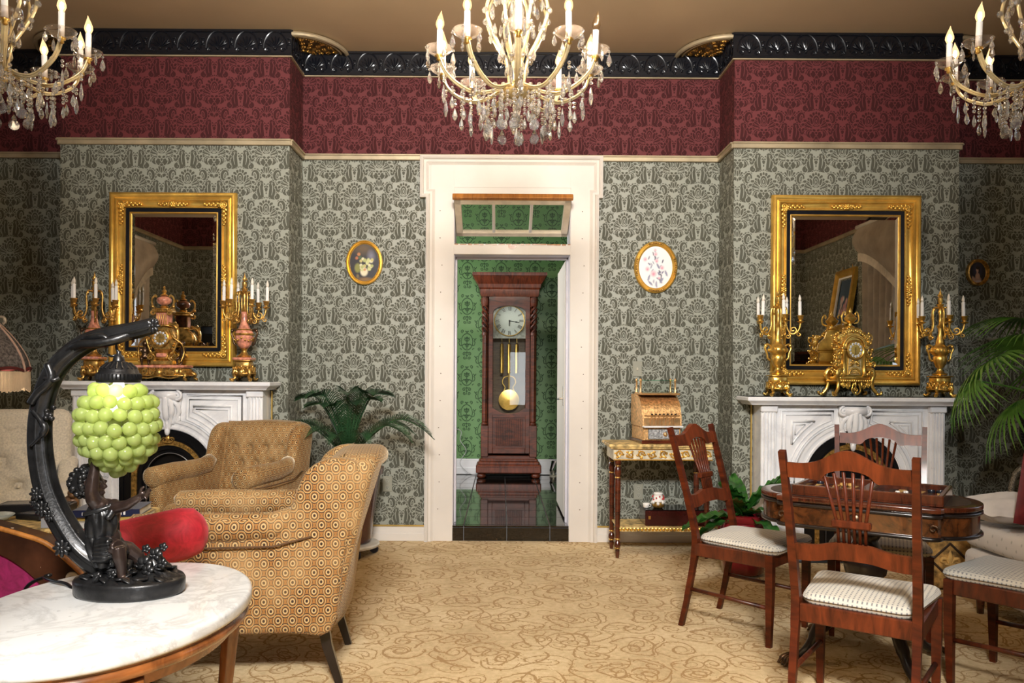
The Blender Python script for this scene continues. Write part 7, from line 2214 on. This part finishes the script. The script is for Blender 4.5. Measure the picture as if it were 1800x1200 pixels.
for k, (a, hi, s) in enumerate(((-1.2, 0, .85), (-.12, 1, 1.0), (-2.0, 0, .8), (-2.9, 1, .85), (-.05, 0, .95), (-.6, 0, .9), (2.95, 0, .98), (.15, 1, .8), (-2.5, 0, .85), (-1.0, 1, .65), (3.05, 1, .80), (1.6, 0, .55), (-2.2, 1, .7), (-.4, 1, .85), (-1.4, 0, .98), (-1.75, 1, .6), (-.85, 0, .97), (-2.35, 0, .95))):
    o = obj('frond', (fa, fb_)[hi], PC, (0, 0, .66), (0, random.uniform(-.10, .05), a)); o.scale = (s, s, s)
# bird's nest fern
F = thing('potted_fern', "bird's-nest fern in a glossy red pot beside the right fireplace", 'potted plant', (W(1306, 915, 5.18).x, 5.18, 0))
MB().lathe([(.10, 0), (.13, .02), (.155, .16), (.16, .30), (.150, .345), (.168, .36), (.17, .395), (.155, .40), (.148, .37), (0, .36)], 36).build('pot', pmat('glossy_red_pot', (.16, .006, .012), .15, 0, .15, 8, coat=.8), F, .9)
random.seed(14)
for k in range(15):
    a = random.uniform(-2.9, -.2) if k < 11 else random.uniform(0, 3)
    Ln = random.uniform(.32, .56); rise = random.uniform(.30, .95) if k % 3 else random.uniform(.05, .3)
    w = random.uniform(.045, .065)
    m = MB()
    def lf(u, v, Ln=Ln, rise=rise, w=w, k=k):
        t = v; x = Ln*(t*math.cos(rise)+.12*t*t); z = Ln*(t*math.sin(rise)*1.15-.30*t*t*(1.2-rise*.6))
        wd = w*(math.sin(PI*min(1, .06+.97*t))**.55)
        s = (u-.5)*2
        return (x, s*wd*(1+.08*math.sin(t*38+k)), z+.018*abs(s)+.010*math.sin(t*36+s*2+k)*abs(s))
    m.grid(lf, 6, 28)
    m.tube([(*lf(.5, v)[:2], lf(.5, v)[2]-.002) for v in [i/10 for i in range(11)]], [.005, .0015], 5)
    m.build('leaf', M['fern'], F, 3, loc=(0, 0, .37), rot=(0, 0, a))
# fan palm on its stand in the right alcove
PS = thing('plant_stand', 'beaded metal plant stand with arched legs in the right alcove', 'stand', (3.72, 5.30, 0))
bm = pmat('beaded_pewter', (.30, .26, .20), .4, .6, .5, 120, bump=1.0, bscale=150)
m = MB(); m.lathe([(0, .70), (.20, .70), (.215, .715), (.215, .74), (.20, .75), (0, .75)], 32); m.build('top', bm, PS, .7)
for k in range(4):
    a = PI/4+.5+k*PI/2
    MB().tube(spline([(.10, 0, .70), (.19, 0, .685), (.245, 0, .60), (.255, 0, .45), (.20, 0, .22), (.23, 0, .02)], 6), [.020, .022, .020, .018, .018, .022], 8).build('leg', bm, PS, 3, rot=(0, 0, a))
PP = thing('fan_palm', 'fan palm in a black woven basket on the beaded stand', 'potted plant', (3.72, 5.30, .7505))
m = MB(); m.lathe([(.14, 0), (.16, .01), (.19, .16), (.205, .29), (.20, .30), (.18, .29), (0, .27)], 36)
for j in range(14):
    z = .02+.02*j
    for k in range(40):
        a = 2*PI*(k+.5*(j % 2))/40; r = .163+.16*z*.9
        m.ell((r*math.cos(a), r*math.sin(a), z), (.010, .010, .008), 5, 4)
m.build('basket', pmat('black_woven', (.012, .010, .011), .3, 0, .2, 30, coat=.4), PP, .8)
def fan_mesh(n, R, spread=2.6):
    m = MB()
    for i in range(n):
        a = -spread/2+spread*i/(n-1)
        l = R*(.80+.20*math.cos(a))*random.uniform(.93, 1.04)
        pts = []
        for j in range(6):
            t = j/5; pts.append(Vector((l*t*math.cos(a), l*t*math.sin(a), -.42*l*t**2.6*(1+.35*abs(math.sin(a))))))
        w = [.004, .011, .0125, .010, .006, .0008]
        side = Vector((-math.sin(a), math.cos(a), 0))
        vs = []
        for p, ww in zip(pts, w): vs += [tuple(p+side*ww+Vector((0, 0, .004))), tuple(p), tuple(p-side*ww+Vector((0, 0, .004)))]
        m.add(vs, [(j*3+c, (j+1)*3+c, (j+1)*3+c+1, j*3+c+1) for j in range(5) for c in (0, 1)])
    return m.mesh('fan_leaf', M['palm'], .9)
random.seed(6)
fans = [fan_mesh(24, .46, 2.7), fan_mesh(20, .42, 2.4)]
def fan(tgt, k, heading, pitch, roll=0.0, scale=1.0):
    o = obj('fan_leaf', fans[k], PP, tgt, (Euler((roll, pitch, heading))))
    o.scale = (scale, scale, scale)
    st = MB().tube(spline([(0, 0, .28), (tgt[0]*.35, tgt[1]*.35, .30+(tgt[2]-.30)*.65), tgt], 8), [.009, .006], 6).build('leaf_stalk', M['palm'], PP, 3)
def rel(px, py, Y): v = W(px, py, Y); return (v.x-3.72, Y-5.30, v.z-.7505)
fan(rel(1752, 632, 5.05), 0, PI+.25, .30, .55, 1.0)
fan(rel(1712, 668, 5.0), 1, PI+.15, .75, .3, .8)
fan(rel(1788, 706, 4.95), 1, PI+.35, .55, .45, .95)
fan(rel(1815, 600, 5.1), 0, PI-.3, -.1, .4, .9)
fan(rel(1850, 640, 5.3), 0, .4, .2, 0, 1.0)
fan(rel(1800, 560, 5.5), 1, 2.2, -.2, 0, .9)

# ------------------------------------------------------------------ ivory sofa, cushions and tile box at the right
SF = thing('sofa', 'ivory dotted sofa with stacked cushions, cut by the right edge', 'sofa', (3.00, 3.68, 0), -PI/2)
Ms = Matrix.Identity(4)
for nm, z0, z1, x0 in (('base', .12, .350, -.74), ('seat_cushion', .365, .50, -.74)):
    m = MB(); softslab(m, rounded_rect(x0, .55, -.42, .45, .05), z0, z1, .045, 'Z', Ms, crown=.012); m.build(nm, M['ivory'], SF, 3, True)
m = MB(); softslab(m, rounded_rect(-.70, .55, .46, .60, .05), .12, .98, .05, 'Z', Ms); m.build('back', M['ivory'], SF, 3, True)
for x, y in ((-.66, -.36), (.48, -.36), (-.66, .40), (.48, .40)): MB().tube([tuple(Ms @ Vector((x, y, .13))), tuple(Ms @ Vector((x, y, 0)))], [.025, .018], 8).build('leg', M['mahog'], SF, 3)
pc = thing('ivory_pillow', 'crumpled ivory pillow lying on the dotted sofa', 'pillow', (2.71, 4.20, .535))
m = cushion(.40, .36, .07, .038)
m.v = [(x, y+.012*math.sin(x*30), z+.010*math.sin(x*22+y*31)) for x, y, z in m.v]
pc.location.z = .600
m.build('pillow_cover', M['ivory_plain'], pc, 3, rot=(.02, -.05, .1))
rp = thing('red_pillow', 'dark red pillow leaning on the ivory pillow at the right edge', 'pillow', (2.75, 3.87, .715))
cushion(.36, .36, .10, .06).build('pillow_cover', velvet('wine_velvet', (.10, .004, .006), (.17, .008, .012)), rp, 3, rot=(1.25, .15, -.5))
TBX = thing('tile_box', 'small ochre box with a fleur-de-lis tile, beside the ivory sofa under the game table edge', 'box', (W(1657, 980, 4.9).x, 4.9, 0), -.15)
m = MB(); m.box((0, 0, .16), (.24, .22, .30), .008); m.build('body', pmat('ochre_weathered', (.42, .24, .07), .6, 0, .5, 22, bump=.4, bscale=50), TBX)
m = MB()
dkm = pmat('burnt_umber', (.035, .018, .008), .5, 0, .3, 20)
for k in range(4):
    R = T(0, -.112, .18) @ RY(PI/4+k*PI/2); m.box((0, 0, .075), (.16, .008, .014), .003, R)
m.build('diamond_border', dkm, TBX)
m = MB(); m.lathe([(0, -.05), (.012, -.03), (.018, .0), (.010, .04), (0, .065)], 12, M=T(0, -.114, .185) @ SCL(1, .45, 1))
for s in (-1, 1):
    m.tube(spline([(s*.008, -.114, .165), (s*.022, -.115, .19), (s*.045, -.115, .195), (s*.050, -.115, .175), (s*.036, -.115, .168)], 5), [.008, .011, .009, .006], 7)
m.box((0, -.115, .160), (.06, .008, .012), .003)
m.build('fleur_de_lis', pmat('ochre_relief', (.55, .33, .10), .5, 0, .2, 20), TBX, 3)
for sx_ in (-1, 1):
    for sy_ in (-1, 1): MB().ell((sx_*.09, sy_*.08, .02), (.035, .035, .02), 10, 6).build('bun_foot', M['blackwood'], TBX, 3)

# ------------------------------------------------------------------ things the mirrors and glass show
def drape(name, label, x, ys, ztop, folds, depth, nx, mat, sgn, loc_axis='Y'):
    """hanging curtain on a side wall"""
    t = thing(name, label, 'curtain', (x, (ys[0]+ys[1])/2, 0), 0, 'curtains at the side windows')
    y0, y1 = ys[0]-(ys[0]+ys[1])/2, ys[1]-(ys[0]+ys[1])/2
    m = MB()
    m.grid(lambda u, v: (sgn*(.06+depth*(.5+.5*math.sin(u*folds*2*PI))*(.6+.4*v)), (y0+(y1-y0)*u)*(1-.28*math.sin(v*PI)*.6), ztop*(1-v)), 60, 20)
    m.build('panel', mat, t, 3)
    m = MB()
    m.grid(lambda a, b: (sgn*(.12+.07*math.sin(b*PI)), y0*1.05+(y1-y0)*1.1*a, ztop+.03-b*(.28+.5*a**1.5)), 24, 10)
    m.build('swag', mat, t, 3)
    m = MB()
    for k in range(60):
        a = k/59; z = ztop+.03-(.28+.5*a**1.5); y = y0*1.05+(y1-y0)*1.1*a
        m.tube([(sgn*.12, y, z), (sgn*.12, y, z-.09)], .008, 4, caps=False)
    m.build('fringe', pmat('pale_fringe', (.62, .55, .45), .8), t, 3, kind='stuff')
    MB().tube([(sgn*.10, y0-.1, ztop+.05), (sgn*.10, y1+.1, ztop+.05)], .025, 10).build('cornice_pole', M['white'], t, 3)
M['drape'] = pmat('taupe_drape', (.30, .24, .18), .75, 0, .15, 6, sheen=.3)
drape('window_curtain', 'taupe fringed window curtain reflected in the right mirror', XR, (2.72, 3.62), 2.92, 6, .09, 60, M['drape'], -1)
drape('window_curtain', 'pale curtain reflected along the left edge of the left mirror', XL, (2.05, 2.60), 2.80, 5, .08, 60, pmat('pale_drape', (.50, .43, .36), .75, 0, .1, 6), 1)
drape('window_curtain', 'taupe curtain on the far side of the left window', XL, (3.05, 3.5), 2.80, 4, .08, 60, M['drape'], 1)
pn = thing('rose_painting', 'tilted gilt framed painting of pink roses on a ribbon, seen in the right mirror', 'painting', (XR-.03, 2.16, 2.18), PI/2)
pn.rotation_euler = (-.16, 0, -PI/2)
MB().frame(-.27, .27, -.38, .38, [(0, 0), (0, .05), (.03, .06), (.07, .035), (.085, .03), (.09, .0)], -.01).build('frame', M['gold_frame'], pn, .6)
MB().frame(-.185, .185, -.295, .295, [(0, .02), (.0, .032), (.02, .03), (.02, .01)], -.01).build('slip', M['wax'], pn, .6)
ros = []
random.seed(31)
for k in range(26): ros.append((random.uniform(-.55, .55), random.uniform(-.55, .15), .18, .13, random.uniform(0, 3), random.choice([(.62, .34, .36), (.70, .48, .46), (.55, .26, .30), (.66, .60, .56)]), 2))
cnv = painted_rect('canvas', .33, .55, dabs((.045, .085, .14), ros), -.012, M['print'], pn)
rb = MB(); rb.tube([(-.14, -.03, .38), (0, -.04, .82), (.14, -.03, .38)], .009, 6); rb.ell((0, -.045, .83), (.03, .02, .05), 8, 6); rb.build('ribbon', M['gold_old'], pn, 3)
bc = thing('bookcase', 'tall wooden bookcase in the front corner, seen low in the right mirror', 'bookcase', (3.72, 1.06, 0))
m = MB()
for z in (.05, .55, 1.05, 1.60): m.box((0, 0, z), (.66, .36, .03), .004)
for x in (-.32, .0, .32): m.box((x, 0, .82), (.03, .36, 1.62), .004)
m.box((0, -.175, .82), (.64, .012, 1.6), 0)
m.build('carcase', M['mahog'], bc)
random.seed(12)
for sh, z in enumerate((1.065,)):
    x = -.29
    while x < .28:
        if abs(x+.005) < .045: x += .045; continue
        w = random.uniform(.022, .04); h = random.uniform(.22, .34)
        o = MB().box((0, 0, h/2), (w*.94, .20, h), .003).build('shelf_book', pmat('shelf_book_cloth', random.choice([(.02, .03, .05), (.10, .02, .015), (.03, .06, .04), (.30, .28, .22), (.02, .02, .02)]), .5))
        o.location = (3.72+x+w/2, 1.10, z+.001); tag(o, 'one of the dark books on the upper shelf of the corner bookcase', 'book', 'books in the corner bookcase')
        x += w+.002
gl = thing('glass_lamp', 'small lamp with ribbed glass shade on the corner bookcase, seen in the right mirror', 'lamp', (3.66, 1.10, 1.632))
MB().lathe([(.07, 0), (.07, .012), (.02, .02), (.025, .08), (.05, .10), (.02, .13), (.016, .20)], 16).build('foot', M['gold_old'], gl, 3)
MB().lathe([(.03, .20), (.075, .22), (.095, .30), (.105, .40), (.100, .40), (.09, .30), (.07, .225), (.03, .208)], 24, flute=(12, .05)).build('shade', M['dish'], gl, 3)
MB().ell((0, 0, .27), (.022, .022, .035), 10, 8).build('bulb', pmat('lamp_glow', (1, .8, .5), .5, 0, 0, emit=(BULB_COLOUR, 14.0)), gl, 3)
sb = thing('tall_speaker', 'tall black speaker in the front left corner, seen in the left mirror', 'speaker', (-3.72, 1.12, 0))
m = MB(); m.box((0, 0, .95), (.34, .34, 1.9), .012); m.build('cabinet', M['black'], sb)
m = MB(); m.box((0, .172, 1.35), (.28, .008, .9), .004); m.build('grille', pmat('speaker_grille', (.01, .01, .01), .8), sb)
